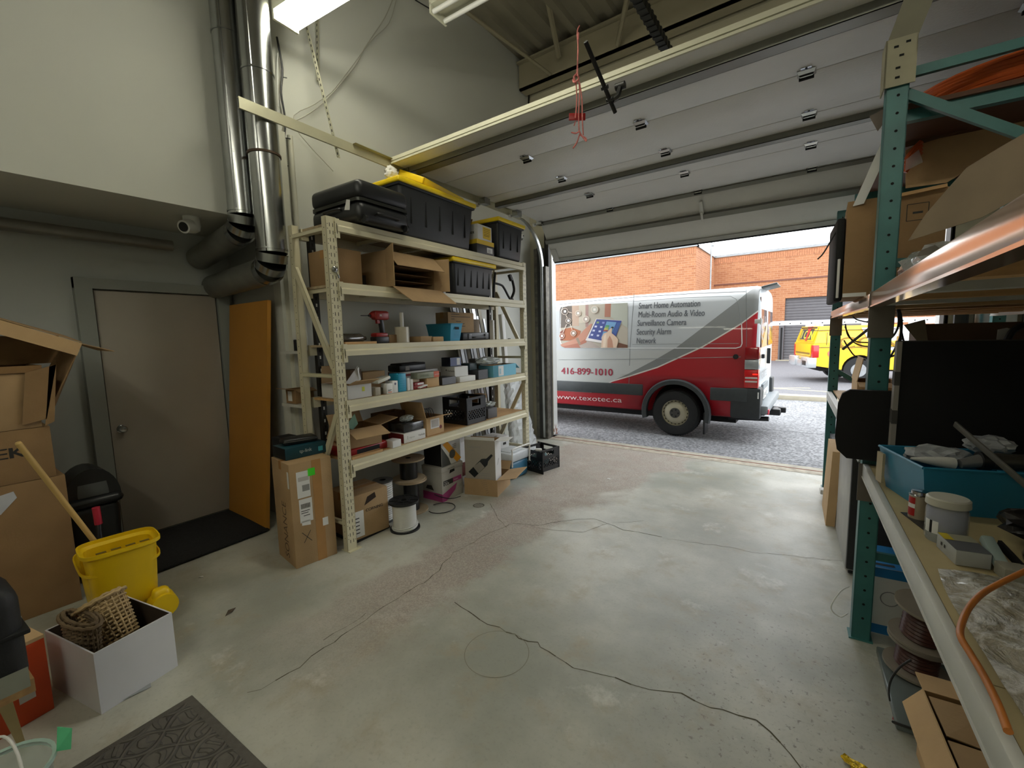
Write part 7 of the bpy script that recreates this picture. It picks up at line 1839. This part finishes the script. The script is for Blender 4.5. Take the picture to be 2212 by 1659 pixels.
mb = MB(mat('pale_teal', '8fa09e', .35)); mb.rbox((-.014, -.05, 0), (.014, .05, .025), .006, M=rotx(R(28))); tag(mb.build('teal_sleeve', None, (.418, 1.72, ZB+.03), R(12)), 'pale teal sleeve leaning on the carton with the yellow label', 'sleeve')
closed_box('white_box', 'small white box in front of the pale teal sleeve', 'box', (.445, 1.655, ZB), R(8), .06, .055, .035, mat('drab_white', '8f8c80', .55))
mb = MB(mat('black_ball', '15110f', .08, coat=1, var=0)); mb.lathe([(.001, 0), (.035, .006), (.052, .03), (.055, .045), (.045, .07), (.02, .085), (.001, .088)], 28); tag(mb.build('glossy_lamp', None, (.53, 1.73, ZB), 0), 'glossy dark dome among the clutter on the bench', 'dome')
mb = MB(); crumple(mb, 0, 0, .03, .14, .10, .05, mat('dark_clutter', '1c1a19', .3, var=.6, scale=20, bump=.6, bscale=20), 51); tag(mb.build('dark_bag', None, (.62, 1.92, ZB+.04), 0), 'dark shiny bundle behind the glossy dome on the bench', 'bundle')
closed_box('teal_box', 'dark teal box right of the small white box under the dome', 'box', (.62, 1.665, ZB), R(6), .20, .07, .03, mat('teal_dark2', '1d4a50', .5))
mb = MB(BLACKP); mb.box((-.004, -.06, 0), (.004, .06, .02), M=rotx(R(14))); tag(mb.build('black_comb', None, (.455, 1.72, ZB+.025), R(14)), 'thin black toothed strip between the sleeve and the dome', 'strip')
# big bubble bag and orange cable
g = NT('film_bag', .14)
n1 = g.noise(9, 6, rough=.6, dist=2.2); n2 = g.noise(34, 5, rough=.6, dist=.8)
g.color(g.mix(g.step(n1, .42, .62), lin('a7a08c'), lin('d6d5cf'))); g.b.inputs['Coat Weight'].default_value = .6; g.b.inputs['Coat Roughness'].default_value = .06  # pale patches put the film's highlights into the colour
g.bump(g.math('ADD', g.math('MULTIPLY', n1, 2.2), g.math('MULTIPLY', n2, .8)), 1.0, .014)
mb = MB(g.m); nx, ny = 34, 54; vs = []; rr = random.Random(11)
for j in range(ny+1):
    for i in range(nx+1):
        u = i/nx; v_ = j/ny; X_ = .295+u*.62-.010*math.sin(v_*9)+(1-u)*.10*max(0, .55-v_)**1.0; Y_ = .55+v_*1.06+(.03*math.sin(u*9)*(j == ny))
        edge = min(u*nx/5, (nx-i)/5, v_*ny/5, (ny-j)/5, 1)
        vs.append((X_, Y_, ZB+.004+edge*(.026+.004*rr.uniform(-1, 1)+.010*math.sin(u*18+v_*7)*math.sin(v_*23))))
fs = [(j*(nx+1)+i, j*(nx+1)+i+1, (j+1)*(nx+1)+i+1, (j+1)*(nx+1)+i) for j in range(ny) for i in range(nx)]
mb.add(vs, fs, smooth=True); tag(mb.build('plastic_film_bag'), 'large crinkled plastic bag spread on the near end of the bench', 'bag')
mb = MB(mat('orange_hose', 'b06a28', .5, var=.12, scale=20)); pts = [P(2240, 1222, Z=1.02), P(2170, 1255, Z=1.0), P(2125, 1280, Z=.99), P(2095, 1310, Z=.985), P(2078, 1345, Z=.98), P(2075, 1375, Z=.98), P(2095, 1410, Z=.975), P(2125, 1460, Z=.97), P(2155, 1520, Z=.965), P(2178, 1580, Z=.96)]
q = []
for i in range(len(pts)-1):
    for k in range(4):
        t_ = k/4; p0_, p1_, p2_, p3_ = pts[max(i-1, 0)], pts[i], pts[i+1], pts[min(i+2, len(pts)-1)]
        q.append(.5*((2*p1_)+(p2_-p0_)*t_+(2*p0_-5*p1_+4*p2_-p3_)*t_*t_+(3*p1_-p0_-3*p2_+p3_)*t_**3))
q.append(pts[-1]); mb.tube(q, .0062, 10); tag(mb.build('orange_cable'), 'thick orange cable curling over the plastic bag on the bench', 'cable')
# a thing made of one piece is that piece
bpy.context.view_layer.update()
for t in list(bpy.data.objects):
    if t.type == 'EMPTY' and t.parent is None and 'label' in t.keys() and t.get('kind') != 'structure':
        ch_ = list(t.children)
        if len(ch_) == 1 and not ch_[0].children:
            o = ch_[0]; M = o.matrix_world.copy(); nm_ = t.name
            for k in ('label', 'category', 'group'):
                if k in t.keys(): o[k] = t[k]
            o.parent = None; o.matrix_world = M
            bpy.data.objects.remove(t); o.name = nm_
